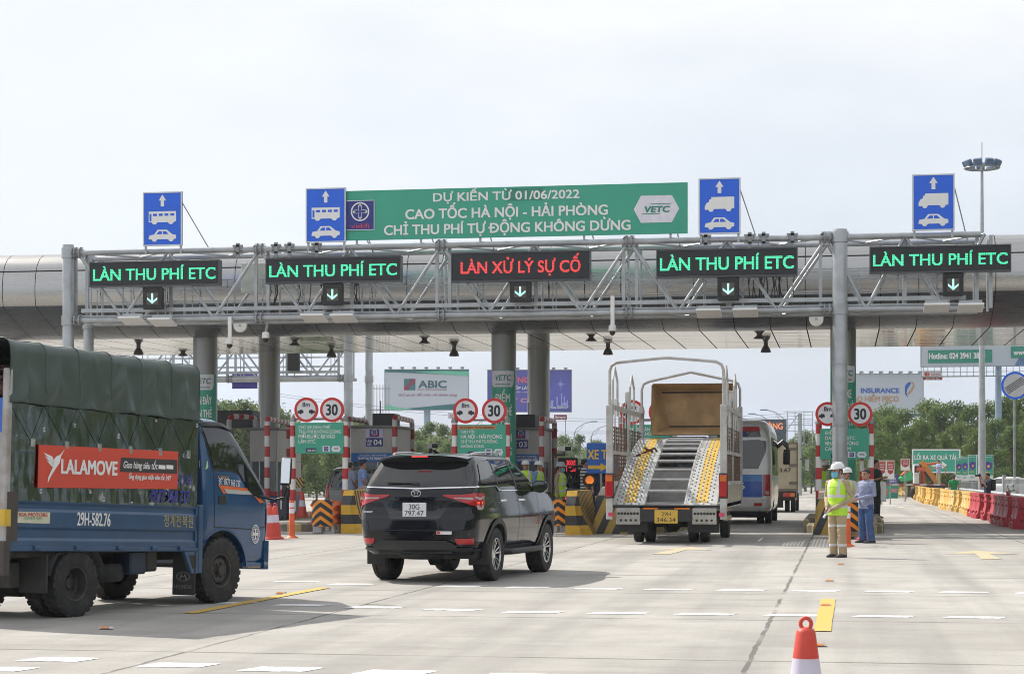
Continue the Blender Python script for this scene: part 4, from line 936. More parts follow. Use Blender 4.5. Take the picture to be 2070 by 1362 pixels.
crash_cushion(1128, 1076, -.05, 'orange chevron crash cushion next to the front wheel of the black car')
crash_cushion(1714, 1090, 0, 'orange chevron crash cushion behind the legs of the worker in the lime vest', .6, .75)
# cones and posts
def cone(px, py, h, r0, r1, label, group=None, band=(.45, .68), loc=None):
	p = loc or gp(px, py); t = thing('traffic_cone', label, 'cone', p, 0, group)
	MB().lathe([(r0 * 1.25, 0), (r0 * 1.25, .035), (r0 * 1.05, .05), (r0, .06)], 24).build('base', conered, t, smooth=30)
	f = lambda z: r0 * .92 + (r1 - r0 * .92) * (z / h)
	MB().lathe([(f(.05), .05), (f(h * band[0]), h * band[0])], 24, cap=False).build('skirt', conered, t, smooth=60)
	MB().lathe([(f(h * band[0]), h * band[0]), (f(h * band[1]), h * band[1])], 24, cap=False).build('reflective_band', mat('cone_band', (.62, .58, .70), .35), t, smooth=60)
	mb = MB(); mb.lathe([(f(h * band[1]), h * band[1]), (f(h) + .006, h * .965), (f(h), h * .985), (f(h) * .6, h)], 24); mb.build('top', conered, t, smooth=40)
	rr = r1 * .62; mb = MB(); mb.tube([(rr * cos(a), 0, h + rr * .7 + rr * 1.1 * sin(a)) for a in [-.9 + (PI + 1.8) * k / 14 for k in range(15)]], r1 * .24, 8); mb.build('loop_handle', conered, t, smooth=60)
	return t
cone(1628, 1420, .705, .165, .044, 'large red and white cone with a ring handle at the bottom edge of the road', band=(.44, .775), loc=dp(1629, HY, 10.0) - Vector((0, 0, CAMH)))
cone(545, 1090, .80, .17, .055, 'red and white cone partly hidden by the blue truck front', 'pair of cones by the blue truck', (.50, .73)); cone(556, 1089, .80, .17, .055, 'red and white cone standing clear beside the blue truck front', 'pair of cones by the blue truck', (.50, .73))
cone(611, 1005, .75, .17, .05, 'far red cone standing clear of the red and white post behind the boom gate', 'far cones behind the boom gate', (.45, .7), loc=yp(611, 1002, 57.5) * 1); cone(590, 1003, .75, .17, .05, 'far red cone partly hidden by the boom gate and the red and white post', 'far cones behind the boom gate', (.45, .7), loc=yp(590, 1002, 57.5) * 1)
for o in C.objects:
	if o.get('group') == 'far cones behind the boom gate': o.location.z = .26
for px, py, ln in ((1746, 1091, 0),): cone(px, py, .5, .14, .045, 'red cone mostly hidden behind the legs of the man in jeans')
def delineator(px, py, h, label):
	t = thing('flexible_post', label, 'post', gp(px, py));
	MB().lathe([(.16, 0), (.15, .02), (.08, .06), (.075, .08), (.06, h - .02), (.045, h)], 18).build('stem', mat('delineator_orange', (.66, .11, .02), .5), t, smooth=40)
	mb = MB()
	for z in (h * .56, h * .72, h * .88): mb.lathe([(.0665, z - .055), (.0655, z + .055)], 18, cap=False)
	mb.build('reflective_band', reflect, t, smooth=60)
delineator(590, 1087, .92, 'orange flexible post with silver bands beside the chevron cushion')
delineator(1713, 1104, .92, 'orange flexible post behind the legs of the worker in the lime vest')
# boom gates
def boom_gate(px, py, Y, label, arm=None):
	p = yp(px, py, Y); p.z = .26; t = thing('boom_gate', label, 'boom gate', p)
	MB().box(-.14, .14, -.14, .14, 0, 1.15, .02).build('cabinet', mat('dark_cabinet', (.03, .035, .05), .5), t)
	MB().lathe([(.2, 0), (.2, .02), (.16, .12)], 4).build('foot_plate', black, t)
	MB().box(.14, .62, -.12, .1, .92, 1.22, .01).build('counterweight', stripes('weight_stripes', (.55, .38, .08), (.03, .03, .03), (1, 0, .7), .10, .5), t)
	mb = MB(); mb.box(-.03, .0, -.2, -.14, .3, 1.0); mb.build('red_pole', redwhite, t)
boom_gate(573, 1028, 54.5, 'dark boom gate cabinet with striped counterweight behind the truck mirror')
# yellow and red plastic barriers
yel = mat('yellow_barrier_plastic', (.62, .36, .06), .5, 0, .16, 3, dirt=.35, dcol=(.3, .22, .12)); yel2 = mat('pale_yellow_barrier_plastic', (.62, .42, .14), .55, 0, .16, 3, dirt=.4, dcol=(.3, .24, .15)); redb = mat('red_barrier_plastic', (.42, .025, .04), .5, 0, .16, 3, dirt=.35, dcol=(.25, .08, .07))
def water_barrier(m):
	t = thing('water_barrier', '', 'barrier')
	sec = [(-.24, 0), (-.24, .16), (-.19, .22), (-.12, .48), (-.105, .80), (-.13, .82), (-.13, .92), (.13, .92), (.13, .82), (.105, .80), (.12, .48), (.19, .22), (.24, .16), (.24, 0)]
	mb = MB(); rs = []
	for y, k in ((-.88, .86), (-.85, .97), (-.8, 1), (-.1, 1), (-.07, .9), (.07, .9), (.1, 1), (.8, 1), (.85, .97), (.88, .86)): rs.append([(a * k, y, z if z < .9 else .92 * (1 if k > .95 else .97)) for a, z in sec])
	mb.rings(rs); mb.build('body', m, t, smooth=25)
	mb = MB()
	for s in (-1, 1):
		for y in (-.72, -.42, .42, .72): mb.box(s * .19 - .055, s * .19 + .055, y - .06, y + .06, .02, .30, .02)
		for z in (.3, .62): mb.box(s * .13 - .02, s * .13 + .02, -.6, -.25, z, z + .06, .01); mb.box(s * .13 - .02, s * .13 + .02, .25, .6, z, z + .06, .01)
	for z in (.25, .6): mb.box(-.05, .05, -.97, -.86, z, z + .12, .02)
	mb.build('rib', m, t)
	return t
wb = {}; rw = random.Random(4)
def put_barrier(m, x, y, rz, label, group):
	if m.name not in wb: wb[m.name] = o = water_barrier(m)
	else: o = dup(wb[m.name])
	o.location = (x, y, 0); o.rotation_euler = (0, 0, rz); o['label'] = label; o['group'] = group
	return o
y = 53.4
for k in range(10):
	x = 5.02 + .10 * sin(k * 1.3) + (.25 if k < 2 else 0); put_barrier(redb, x, y, rw.uniform(-.06, .06) + (.05 if k < 3 else 0), 'red plastic barrier in the near stretch of the row beside the lane arrow' if k else 'red plastic barrier at the near end of the whole row', 'red barriers in the row'); y += 2.35 + rw.uniform(-.15, .25)
for k in range(18):
	x = 4.98 + .14 * sin(k * .9) - .008 * k; put_barrier(yel if rw.random() < .6 else yel2, x, y, rw.uniform(-.10, .10), 'yellow plastic barrier in the long row leading to the boom arm' if k else 'yellow plastic barrier touching the red ones in the row', 'yellow barriers in the row'); y += 2.75 + .05 * k + rw.uniform(-.25, .3)
p = gp(1838, 1004); put_barrier(yel, p.x, p.y + 4, .75, 'yellow plastic barrier turned sideways at the far end of the row', 'loose yellow barriers')
p = gp(1823, 1004); put_barrier(yel2, p.x, p.y + 4, .8, 'pale yellow plastic barrier turned sideways beside the blue and green standee', 'loose yellow barriers')
# boom arm across the right lane
p0, p1 = dp(1788, 979.5, 120), dp(1910, 977, 124)
t = thing('barrier_gate', 'long red and white boom arm lowered across the exit lane before the crane truck', 'barrier gate', p0)
MB().box(0, (p1 - p0).length, -.04, .04, -.06, .06).build('arm', stripes('boom_stripes', (.25, .05, .05), (.40, .40, .39), (1, 0, 0), .9, .5), t, xf=Matrix.Rotation(math.atan2(p1.y - p0.y, p1.x - p0.x), 4, 'Z'))
MB().box(-.25, .1, -.2, .2, -p0.z, .15, .02).build('cabinet', grey_p, t)
# road studs
stud_m = mat('stud_silver', (.5, .5, .52), .35, .6); stud_o = mat('stud_orange', (.75, .25, .05), .3)
studs = [(215, 1271), (1700, 1141), (1677, 1175), (1669, 1225), (1655, 1306), (568, 1200), (927, 1128)]
lbs = ['orange road stud in the shadow of the blue truck', 'orange road stud just in front of the lime vested worker', 'second orange road stud in front of the lime vested worker', 'orange road stud on the short yellow line behind the large cone', 'orange road stud beside the large front cone', 'orange road stud on the yellow line by the truck front wheel', 'orange road stud seen under the black car']
t0 = None
for (px, py), lb in zip(studs, lbs):
	if not t0:
		t0 = thing('road_stud', lb, 'road stud', group='road studs'); mb = MB(); mb.rings([[(-.07, -.055, 0), (.07, -.055, 0), (.07, .055, 0), (-.07, .055, 0)], [(-.045, -.03, .022), (.045, -.03, .022), (.045, .03, .022), (-.045, .03, .022)]]); mb.build('body', stud_m, t0)
		mb = MB(); mb.face([(-.05, -.054, .006), (.05, -.054, .006), (.04, -.036, .021), (-.04, -.036, .021)]); mb.build('reflector', stud_o, t0, recalc=False); o = t0
	else: o = dup(t0, label=lb)
	q = gp(px, py); o.location = (q.x, q.y, .009)
# small gear on the islands
def box_camera(px, py, Y, label, arm=True, post=None):
	c = yp(px, py, Y); t = thing('box_camera', label, 'camera', c)
	mb = MB(); mb.box(-.10, .16, -.3, .15, .0, .16, .015); mb.build('housing', white, t, xf=Matrix.Rotation(R(30), 4, 'Z'))
	mb = MB(); mb.box(-.07, .13, -.31, -.3, .02, .14); mb.build('lens_window', black, t, xf=Matrix.Rotation(R(30), 4, 'Z'))
	if post: MB().lathe([(.06, .26 - c.z), (.06, 0)], 12).build('post', post, t)
	else:
		mb = MB(); mb.box(-.35, -.29, -.02, .04, .26 - c.z, -.1); mb.box(-.35, .05, -.02, .04, -.14, -.08); mb.box(0, .05, -.02, .04, -.1, 0); mb.build('bracket', black, t)
box_camera(1139, 912, 58.5, 'white box camera on a black bracket beside the lane 03 booth'); box_camera(871, 906, 60.5, 'small white box camera seen over the black car roof', post=black); box_camera(1742, 926, 56.5, 'white box camera on a striped post beside the man in dark green', post=redwhite)
c = yp(1154, 970, 62); t = thing('fee_display', 'black roadside display with red digits beside the pickup', 'display', (c.x, 62, .26))
zz = lambda p: yp(1150, p, 62).z - .26
mb = MB(); mb.box(-.42, .22, 0, .2, zz(962), zz(925), .02); mb.box(-.1, -.02, .05, .12, 0, zz(962)); mb.build('display_case', led_bk, t)
mb = MB(); mb.text('300đ', .0, zz(940), .16, -.006, .30); mb.text('1.230', .0, zz(953), .16, -.006, .30); mb.build('lettering', leds('red_diodes_fee', (1, .05, .07), .8, .03), t, recalc=False)
Y = 54.8; x0, x1, z0, z1 = rect(1186, 1252, 895, 956, Y)
t = thing('direction_board', 'blue board with yellow XE TẢI lettering and arrow beside the car carrier', 'board', (x0, Y, z0))
w, h = x1 - x0, z1 - z0
MB().box(0, w, 0, .03, 0, h).build('board', mat('worn_blue_board', (.012, .11, .45), .5, 0, .15, 3, dirt=.15), t)
ylet = mat('yellow_lettering', (.72, .47, .03), .5)
mb = MB(); mb.text('XE TẢI', .03, h * .47, h * .30, -.005, w * 1.35 * .62, al='l', off=.02); s = h * .06; zc = h * .2
mb.flat([(.04, zc - s), (.40, zc - s), (.40, zc - s * 2.3), (.62, zc), (.40, zc + s * 2.3), (.40, zc + s), (.04, zc + s)], -.006); mb.build('lettering', ylet, t, recalc=False)
mb = MB(); mb.box(w * .4, w * .4 + .06, .03, .08, .26 - z0, h); mb.build('post', galv_d, t)
c = yp(1192, 970, 52.6); t = thing('warning_beacon', 'round amber warning light on a black post above the crash block', 'beacon', (c.x, 52.6, 1.1))
h = c.z - 1.1
mb = MB(); mb.cyl((0, 0, -.84), (0, 0, h - .1), .035); mb.build('post', black, t)
mb = MB(); mb.lathe([(.17, 0), (.17, .1), (.1, .14)], 24, (0, 0, h), 'y'); mb.lathe([(.19, -.08), (.17, .02)], 24, (0, 0, h), 'y', cap=False); mb.build('lamp_case', black, t, smooth=40)
mb = MB(); disc(mb, .115, -.006, 24, 0, h); mb.build('lens', leds('amber_diodes', (1, .24, .03), .75, .03), t, recalc=False)
# ================================================================== vehicles (local: +y forward, +x right)
class Shell:
	"""Body as stacked rounded outlines: (z, rear y, front y, half width, rear corner, front corner, rear bow)."""
	def __init__(s, keys, taper=.04, ex=4, zm=None): s.zm = zm or (lambda z: z); s.k = keys = [(s.zm(k[0]),) + tuple(k[1:]) for k in keys]; s.tp = taper; s.ex = ex; s.ym = (keys[2][1] + keys[2][2]) / 2; s.hl = (keys[2][2] - keys[2][1]) / 2
	def at(s, z):
		k = s.k
		if z <= k[0][0]: return k[0][1:]
		for a, b in zip(k, k[1:]):
			if z <= b[0]:
				t = (z - a[0]) / (b[0] - a[0]); return tuple(p + (q - p) * t for p, q in zip(a[1:], b[1:]))
		return k[-1][1:]
	def tap(s, y): return 1 - s.tp * min(1.2, abs((y - s.ym) / s.hl)) ** s.ex
	def side(s, y, z, off=0.0):
		yr, yf, w, rr, rf, bow = s.at(z); x = w; yb = y - bow
		if yb < yr + rr: q = min(1, max(0, (yr + rr - yb) / rr)); x = w - rr + rr * math.sqrt(1 - q * q)
		elif y > yf - rf: q = min(1, max(0, (y - yf + rf) / rf)); x = w - rf + rf * math.sqrt(1 - q * q)
		return x * s.tap(y) + off
	def rear(s, x, z, off=0.0):
		yr, yf, w, rr, rf, bow = s.at(z); ax = abs(x) / s.tap(yr + rr * .4); c = w - rr
		if ax <= c: y = yr
		else: q = min(1, (ax - c) / rr); y = yr + rr - rr * math.sqrt(1 - q * q)
		return y + bow * min(1, ax / w) ** 2 - off
	def front(s, x, z, off=0.0):
		yr, yf, w, rr, rf, bow = s.at(z); ax = abs(x) / s.tap(yf); c = w - rf
		if ax <= c: return yf + off
		q = min(1, (ax - c) / rf); return yf - rf + rf * math.sqrt(1 - q * q) + off
	def contour(s, z, nR=8, nC=8, nS=60, nF=6):
		yr, yf, w, rr, rf, bow = s.at(z); p = []
		for i in range(nR): p.append(((w - rr) * i / nR, yr))
		for i in range(nC): a = PI / 2 * i / nC; p.append((w - rr + rr * sin(a), yr + rr - rr * cos(a)))
		for i in range(nS): p.append((w, yr + rr + (yf - rf - yr - rr) * i / nS))
		for i in range(nC): a = PI / 2 * i / nC; p.append((w - rf + rf * cos(a), yf - rf + rf * sin(a)))
		for i in range(nF + 1): p.append(((w - rf) * (1 - i / nF), yf))
		h = [(x * s.tap(y), y + (bow * (x / w) ** 2 if y < s.ym else 0)) for x, y in p]
		return h + [(-x, y) for x, y in h[1:-1][::-1]]
	def body(s, mb, zs, arches=(), **kw):
		rs = [[(x, y, z) for x, y in s.contour(z, **kw)] for z in zs]
		vs = [[mb.bm.verts.new(p) for p in r] for r in rs]; n = len(vs[0]); fs = []
		for a, b in zip(vs, vs[1:]):
			for i in range(n):
				j = (i + 1) % n; c = (a[i].co + a[j].co + b[i].co + b[j].co) / 4
				if any((c.y - ay) ** 2 + (c.z - az) ** 2 < ar * ar and abs(c.x) > .45 for ay, az, ar in arches): continue
				fs.append(mb.bm.faces.new((a[i], a[j], b[j], b[i])))
		fs.append(mb.bm.faces.new(vs[-1])); mb._done(fs)
	def side_patch(s, mb, bot, top, sgn=1, off=.004, nv=8, sub=3):
		B, T = ([(a, s.zm(z)) for a, z in dens(q, sub)] for q in (bot, top))
		def P(u, v):
			k = round(u * (len(B) - 1)); y = B[k][0] + (T[k][0] - B[k][0]) * v; z = B[k][1] + (T[k][1] - B[k][1]) * v
			return (sgn * s.side(y, z, off), y, z)
		mb.grid(P, len(B) - 1, nv)
	def rear_patch(s, mb, bot, top, off=.004, nv=6, sub=4, mirror=False):
		B, T = ([(a, s.zm(z)) for a, z in dens(q, sub)] for q in (bot, top))
		for sg in ((1, -1) if mirror else (1,)):
			def P(u, v):
				k = round(u * (len(B) - 1)); x = B[k][0] + (T[k][0] - B[k][0]) * v; z = B[k][1] + (T[k][1] - B[k][1]) * v
				return (sg * x, s.rear(x, z, off), z)
			mb.grid(P, len(B) - 1, nv)
def dens(p, n):
	o = []
	for a, b in zip(p, p[1:]):
		for k in range(n): o.append((a[0] + (b[0] - a[0]) * k / n, a[1] + (b[1] - a[1]) * k / n))
	return o + [p[-1]]
def tyre(parent, r, w, rim_r, lugs=0):
	mb = MB(); h = w / 2
	pr = [(rim_r, -h * .75), (rim_r + .01, -h * .92), (r * .86, -h), (r * .95, -h * .97), (r * .985, -h * .86), (r, -h * .7)]
	g = [(r, -h * .5), (r - .012, -h * .47), (r - .012, -h * .40), (r, -h * .37), (r, -h * .07), (r - .012, -h * .04), (r - .012, h * .04), (r, h * .07)] if not lugs else []
	mb.lathe(pr + g + [(a, -b) for a, b in g[::-1]][:4] + [(a, -b) for a, b in pr[::-1]], 48, (0, 0, 0), 'x', cap=False)
	if lugs:
		for k in range(lugs):
			for s in (-1, 1):
				a = 2 * PI * (k + (.5 if s > 0 else 0)) / lugs; M = Matrix.Rotation(a, 4, 'X')
				n0 = len(mb.bm.verts); mb.box(s * h * .55 - h * .38, s * h * .55 + h * .38, -r * PI / lugs * .62, r * PI / lugs * .62, r - .02, r + .010); mb.bm.verts.ensure_lookup_table()
				bmesh.ops.transform(mb.bm, matrix=M, verts=mb.bm.verts[n0:])
	return mb.build('tyre', rubber, parent, smooth=40)
rim_dark = mat('rim_black', (.02, .02, .022), .35, .4, .1); rim_silver = mat('rim_machined', (.62, .62, .64), .22, .9, .06); rim_steel = mat('rim_steel_dirty', (.055, .052, .052), .55, .3, .2, 8, dirt=.4, dcol=(.12, .085, .06))
def wheel(parent, x, y, r, w, style, sgn, dual=0.0, lugs=0):
	e = bpy.data.objects.new('wheel', None); C.objects.link(e); e.parent = parent; e.location = (x, y, r); e.empty_display_size = .2
	rr = r * (.60 if style != 'steel' else .52)
	tyre(e, r, w, rr, lugs)
	if dual:
		q = tyre(e, r, w, rr, lugs); q.location.x = -sgn * dual
	h = w / 2; mb = MB(); mb.lathe([(rr + .004, sgn * h * .9), (rr - .015, sgn * h * .85), (rr - .03, sgn * h * .2), (rr - .04, -sgn * h * .6)], 40, (0, 0, 0), 'x', cap=False)
	if style == 'alloy':
		mb.lathe([(rr - .03, sgn * h * .18), (.02, sgn * h * .20)], 32, (0, 0, 0), 'x', cap=False); mb.build('rim', rim_dark, e, smooth=40)
		mb = MB(); mb.lathe([(rr + .002, sgn * h * .93), (rr - .014, sgn * h * .95), (rr - .018, sgn * h * .80)], 40, (0, 0, 0), 'x', cap=False)
		for k in range(6):
			a = 2 * PI * k / 6 + .3
			for da in (-.20, .20):
				p = lambda rad, an, xx: Vector((sgn * xx, rad * cos(an), rad * sin(an)))
				w0, w1 = .26, .055
				o = [p(.055, a + da * .8 - .16, h * .62), p(.055, a + da * .8 + .16, h * .62), p(rr - .012, a + da + w1, h * .86), p(rr - .012, a + da - w1, h * .86)]
				i = [q - Vector((sgn * .03, 0, 0)) for q in o]; mb.rings([o, i])
		mb.lathe([(.075, sgn * h * .58), (.07, sgn * h * .66), (.03, sgn * h * .68)], 16, (0, 0, 0), 'x'); mb.build('spokes', rim_silver, e, smooth=30)
	else:
		dish = -.45 if dual else .62
		mb.lathe([(rr - .035, sgn * h * dish * .4), (rr * .72, sgn * h * dish), (rr * .62, sgn * h * (dish + .05)), (rr * .42, sgn * h * (dish - .12)), (.02, sgn * h * (dish - .1))], 32, (0, 0, 0), 'x', cap=False)
		mb.lathe([(rr * .30, sgn * h * (dish - .1)), (rr * .28, sgn * h * (dish + .35)), (rr * .12, sgn * h * (dish + .4))], 12, (0, 0, 0), 'x')
		for k in range(6):
			a = 2 * PI * k / 6; mb.cyl((sgn * h * (dish - .1), rr * .43 * cos(a), rr * .43 * sin(a)), (sgn * h * (dish + .12), rr * .43 * cos(a), rr * .43 * sin(a)), rr * .055, n=6)
		mb.build('rim', rim_steel, e, smooth=40)
		mb = MB()
		for k in range(6):
			a = 2 * PI * (k + .5) / 6; mb.lathe([(rr * .085, -.004), (rr * .085, .004)], 12, (sgn * h * (dish + .025), rr * .66 * cos(a), rr * .66 * sin(a)), 'x')
		mb.build('rim_hole', black, e)
	return e
def place(root, pxr, pxf=None, head=0.0, local=(0, 0)):    # put a local ground point under a photo pixel, heading clockwise from the lanes
	p = gp(*pxr); root.rotation_euler = (0, 0, -head); M = Matrix.Rotation(-head, 3, 'Z'); root.location = p - M @ Vector((local[0], local[1], 0))
paint_k = mat('black_car_paint', (.0035, .0045, .009), .10, 0, .1, 2, coat=.35, spec=.35)
trim_k = mat('dark_trim', (.020, .021, .023), .5, 0, .15); lamp_r = mat('red_lamp', (.42, .008, .012), .12, 0, .1, coat=.6); lamp_c = mat('clear_lamp', (.42, .36, .36), .12, 0, .1, coat=.6); lamp_o = mat('amber_lamp', (.6, .16, .02), .15, coat=.5)
lamp_lit = leds('lit_brake_lamp', (1, .06, .05), 1.1); plate_w = mat('plate_white', (.72, .73, .76), .4, 0, .03)
# ------------------------------------------------------------------ black car
def suv(label, paint, name='car'):
	t = thing(name, label, 'car')
	kn = [(0, 0), (.62, .62), (.80, .90), (1.24, 1.365), (1.67, 1.725), (1.79, 1.83)]
	def zf(z):                                             # lifts the waistline
		for (a, b), (c, d) in zip(kn, kn[1:]):
			if z <= c: return b + (d - b) * (z - a) / (c - a)
		return z + .04
	sh = Shell([(.40, .14, 4.60, .800, .22, .5, .05), (.48, .06, 4.66, .855, .24, .5, .05), (.58, .03, 4.70, .893, .24, .5, .06), (.70, .02, 4.74, .918, .22, .5, .06), (.80, .04, 4.75, .928, .20, .5, .07), (.86, .085, 4.74, .924, .16, .5, .07), (.95, .10, 4.70, .912, .15, .5, .07),
				(1.03, .10, 4.60, .898, .15, .5, .07), (1.10, .11, 4.40, .884, .15, .45, .07), (1.17, .13, 3.75, .872, .15, .35, .07), (1.24, .17, 3.42, .860, .15, .3, .07), (1.32, .215, 3.25, .842, .14, .3, .07), (1.45, .30, 3.02, .800, .14, .3, .075), (1.58, .385, 2.78, .752, .14, .3, .08), (1.68, .45, 2.55, .708, .15, .32, .08), (1.735, .50, 2.38, .670, .18, .36, .08), (1.765, .57, 2.22, .61, .25, .4, .06), (1.782, .72, 2.0, .50, .3, .45, .03), (1.788, .95, 1.8, .36, .3, .3, 0)], .065, 2.6, zf)
	RA, FA, R_ = 1.07, 3.815, .385
	mb = MB(); zs = [.40 + .02 * k for k in range(70)] + [zf(z) for z in (1.765, 1.772, 1.782, 1.788)]; sh.body(mb, zs, [(RA, R_, .46), (FA, R_, .46)], nS=110); mb.build('body', paint, t, smooth=38)
	mb = MB(); mb.box(-.80, .80, .35, 4.5, .34, .95); mb.box(-.55, .55, .1, .5, .42, .60); mb.build('underbody', black, t)
	mb = MB(); mb.lathe([(.05, .1), (.05, 1.5)], 8, (0, 1.07, .36), 'x'); mb.move(Matrix.Translation((-.8, 0, 0))); mb.cyl((-.6, RA, .36), (.6, RA, .36), .05); mb.lathe([(.05, -.16), (.15, -.1), (.15, .1), (.05, .16)], 14, (0, RA, .36), 'x'); mb.build('rear_axle', trim_k, t, smooth=40)
	mb = MB(); mb.lathe([(.10, .34), (.30, .33), (.36, .36), (.375, .42), (.36, .50), (.3, .52)], 36, (0, .50, 0)); mb.build('spare_wheel', rubber, t, smooth=40)
	# glass
	mb = MB(); sh.rear_patch(mb, [(-.80, 1.235), (-.4, 1.215), (.4, 1.215), (.80, 1.235)], [(-.70, 1.66), (-.4, 1.68), (.4, 1.68), (.70, 1.66)], .006, 10, 8); mb.build('rear_window', glass_d, t, smooth=60)
	for s in (1, -1):
		for bot, top in (([(.50, 1.275), (.72, 1.262), (1.20, 1.235)], [(.68, 1.60), (.85, 1.645), (1.22, 1.672)]), ([(1.27, 1.20), (1.6, 1.185), (2.10, 1.185)], [(1.29, 1.672), (1.6, 1.682), (2.06, 1.682)]), ([(2.18, 1.185), (2.7, 1.185), (3.12, 1.19)], [(2.15, 1.682), (2.36, 1.674), (2.52, 1.655)])):
			mb = MB(); sh.side_patch(mb, bot, top, s, .006, 10, 8); mb.build('side_window', glass_d, t, smooth=60)
		mb = MB()
		for bot, top in (([(1.21, 1.16), (1.26, 1.16)], [(1.225, 1.69), (1.285, 1.69)]), ([(2.10, 1.17), (2.18, 1.17)], [(2.06, 1.69), (2.15, 1.69)]), ([(1.22, 1.672), (2.06, 1.682), (2.36, 1.674), (2.56, 1.655)], [(1.22, 1.695), (2.06, 1.705), (2.4, 1.694), (2.66, 1.66)])): sh.side_patch(mb, bot, top, s, .009, 6, 6)
		mb.build('window_trim', trim_k, t, smooth=60)
		mb = MB(); sh.side_patch(mb, [(.32, 1.222), (.6, 1.218), (.95, 1.228), (1.14, 1.235), (1.22, 1.18), (1.4, 1.165), (3.2, 1.165)], [(.32, 1.240), (.6, 1.238), (.95, 1.248), (1.15, 1.252), (1.24, 1.196), (1.4, 1.180), (3.2, 1.180)], s, .012, 2, 6); mb.build('chrome_strip', chrome, t, smooth=60)
		mb = MB()
		for yy in (1.255, 2.14): sh.side_patch(mb, [(yy, .50), (yy + .008, .50)], [(yy, 1.16), (yy + .008, 1.16)], s, .003, 12, 1)
		sh.side_patch(mb, [(3.25, .5), (3.258, .5)], [(3.22, 1.16), (3.228, 1.16)], s, .003, 12, 1)
		mb.build('door_seam', black, t)
		for yy in (1.42, 2.32):
			mb = MB(); x = sh.side(yy, 1.15); mb.tube([(s * (x - .01), yy - .12, 1.145), (s * (x + .035), yy - .08, 1.15), (s * (x + .035), yy + .08, 1.155), (s * (x - .01), yy + .12, 1.16)], .017, 8); mb.build('door_handle', chrome, t, smooth=60)
		# arch flares
		for ya in (RA, FA):
			mb = MB()
			def P(u, v, ya=ya):
				a = R(-14) + R(208) * u; rad = .440 + .075 * v; y = ya + rad * cos(a); z = R_ + rad * sin(a)
				z = max(z, .36); return (s * (sh.side(y, max(z, .45), 0) + .028 - .012 * abs(v - .5) * 2), y, z)
			mb.grid(P, 34, 3)
			def Q(u, v, ya=ya):
				a = R(-14) + R(208) * u; y = ya + .44 * cos(a); z = max(R_ + .44 * sin(a), .36)
				return (s * ((sh.side(y, max(z, .45), 0) + .018) * (1 - v) + .5 * v), y, z)
			mb.grid(Q, 34, 1); mb.build('wheel_arch', trim_k, t, smooth=50)
		mb = MB(); mb.tube([(s * .80, 1.50, .42), (s * .93, 1.60, .40), (s * .95, 1.8, .40), (s * .95, 3.1, .40), (s * .93, 3.32, .40), (s * .8, 3.42, .42)], .045, 10); mb.box(*sorted((s * .72, s * .95)), 1.6, 3.3, .385, .425, .01); mb.build('running_board', trim_k, t, smooth=40)
		mb = MB(); mb.box(*sorted((s * .62, s * .91)), .58, .61, .24, .55, .01); mb.build('mud_flap', black, t)
		mb = MB(); mb.rings([[(s * (1.0 + .13 * cos(a)), y, 1.34 + .10 * sin(a) * (1.0 if sin(a) > 0 else .85)) for a in [2 * PI * k / 20 for k in range(20)]] for y in (2.98,)] + [[(s * (1.0 + .125 * k2 * cos(a)), y, 1.34 + .095 * k2 * sin(a)) for a in [2 * PI * k / 20 for k in range(20)]] for y, k2 in ((3.04, 1.0), (3.10, .85), (3.14, .5))]); mb.tube([(s * .82, 3.05, 1.30), (s * .93, 3.05, 1.31)], .04, 8); mo = mb.build('mirror', paint, t, smooth=50)
		mb = MB(); mb.face([(s * (1.0 + .115 * cos(a)), 2.976, 1.34 + .085 * sin(a)) for a in [2 * PI * k / 20 for k in range(20)]]); mb.build('mirror_glass', mat('mirror_glass', (.35, .38, .40), .04, 1.0, .02), mo, recalc=False)
		mb = MB(); mb.tube([(s * .585, .78, 1.80), (s * .60, .9, 1.832), (s * .61, 1.5, 1.85), (s * .60, 2.1, 1.838), (s * .57, 2.3, 1.79)], .014, 8); mb.build('roof_rail', rim_silver, t, smooth=60)
		# tail lamp: wedge on the tailgate, wrapping on to the flank
		mb = MB(); sh.rear_patch(mb, [(.40, 1.105), (.66, 1.03), (.80, .985), (.905, .96)], [(.40, 1.125), (.66, 1.125), (.80, 1.14), (.905, 1.145)], .014, 8, 5);
		if s < 0: mb.move(Matrix.Scale(-1, 4, (1, 0, 0)))
		tl = mb.build('tail_lamp', lamp_r, t, smooth=60)
		mb = MB(); sh.side_patch(mb, [(.22, .955), (.34, .95), (.50, .985)], [(.22, 1.145), (.42, 1.14), (.58, 1.132)], s, .014, 8, 6); mb.build('lamp_wrap', lamp_r, tl, smooth=60)
		mb = MB(); sh.side_patch(mb, [(.24, .925), (.32, .92), (.42, .935)], [(.235, .985), (.38, .985), (.47, .99)], s, .018, 3, 5); sh.side_patch(mb, [(.24, 1.07), (.50, 1.075)], [(.24, 1.098), (.54, 1.10)], s, .018, 2, 8)
		m2 = MB(); sh.rear_patch(m2, [(.56, 1.072), (.905, 1.055)], [(.56, 1.088), (.905, 1.085)], .018, 2, 10)
		if s < 0: m2.move(Matrix.Scale(-1, 4, (1, 0, 0)))
		m2.build('clear_strip', lamp_c, tl, smooth=60); mb.build('clear_strip', lamp_c, tl, smooth=60)
		mb = MB(); sh.side_patch(mb, [(.25, 1.0), (.42, 1.0)], [(.25, 1.03), (.45, 1.03)], s, .019, 2, 8); mb.build('lit_strip', leds('lit_tail', (1, .10, .04), .8), tl, smooth=60)
		mb = MB(); sh.rear_patch(mb, [(.62, .555), (.84, .55)], [(.59, .625), (.85, .63)], .012, 3, 8)
		if s < 0: mb.move(Matrix.Scale(-1, 4, (1, 0, 0)))
		mb.build('reflector', lamp_r, t, smooth=60)
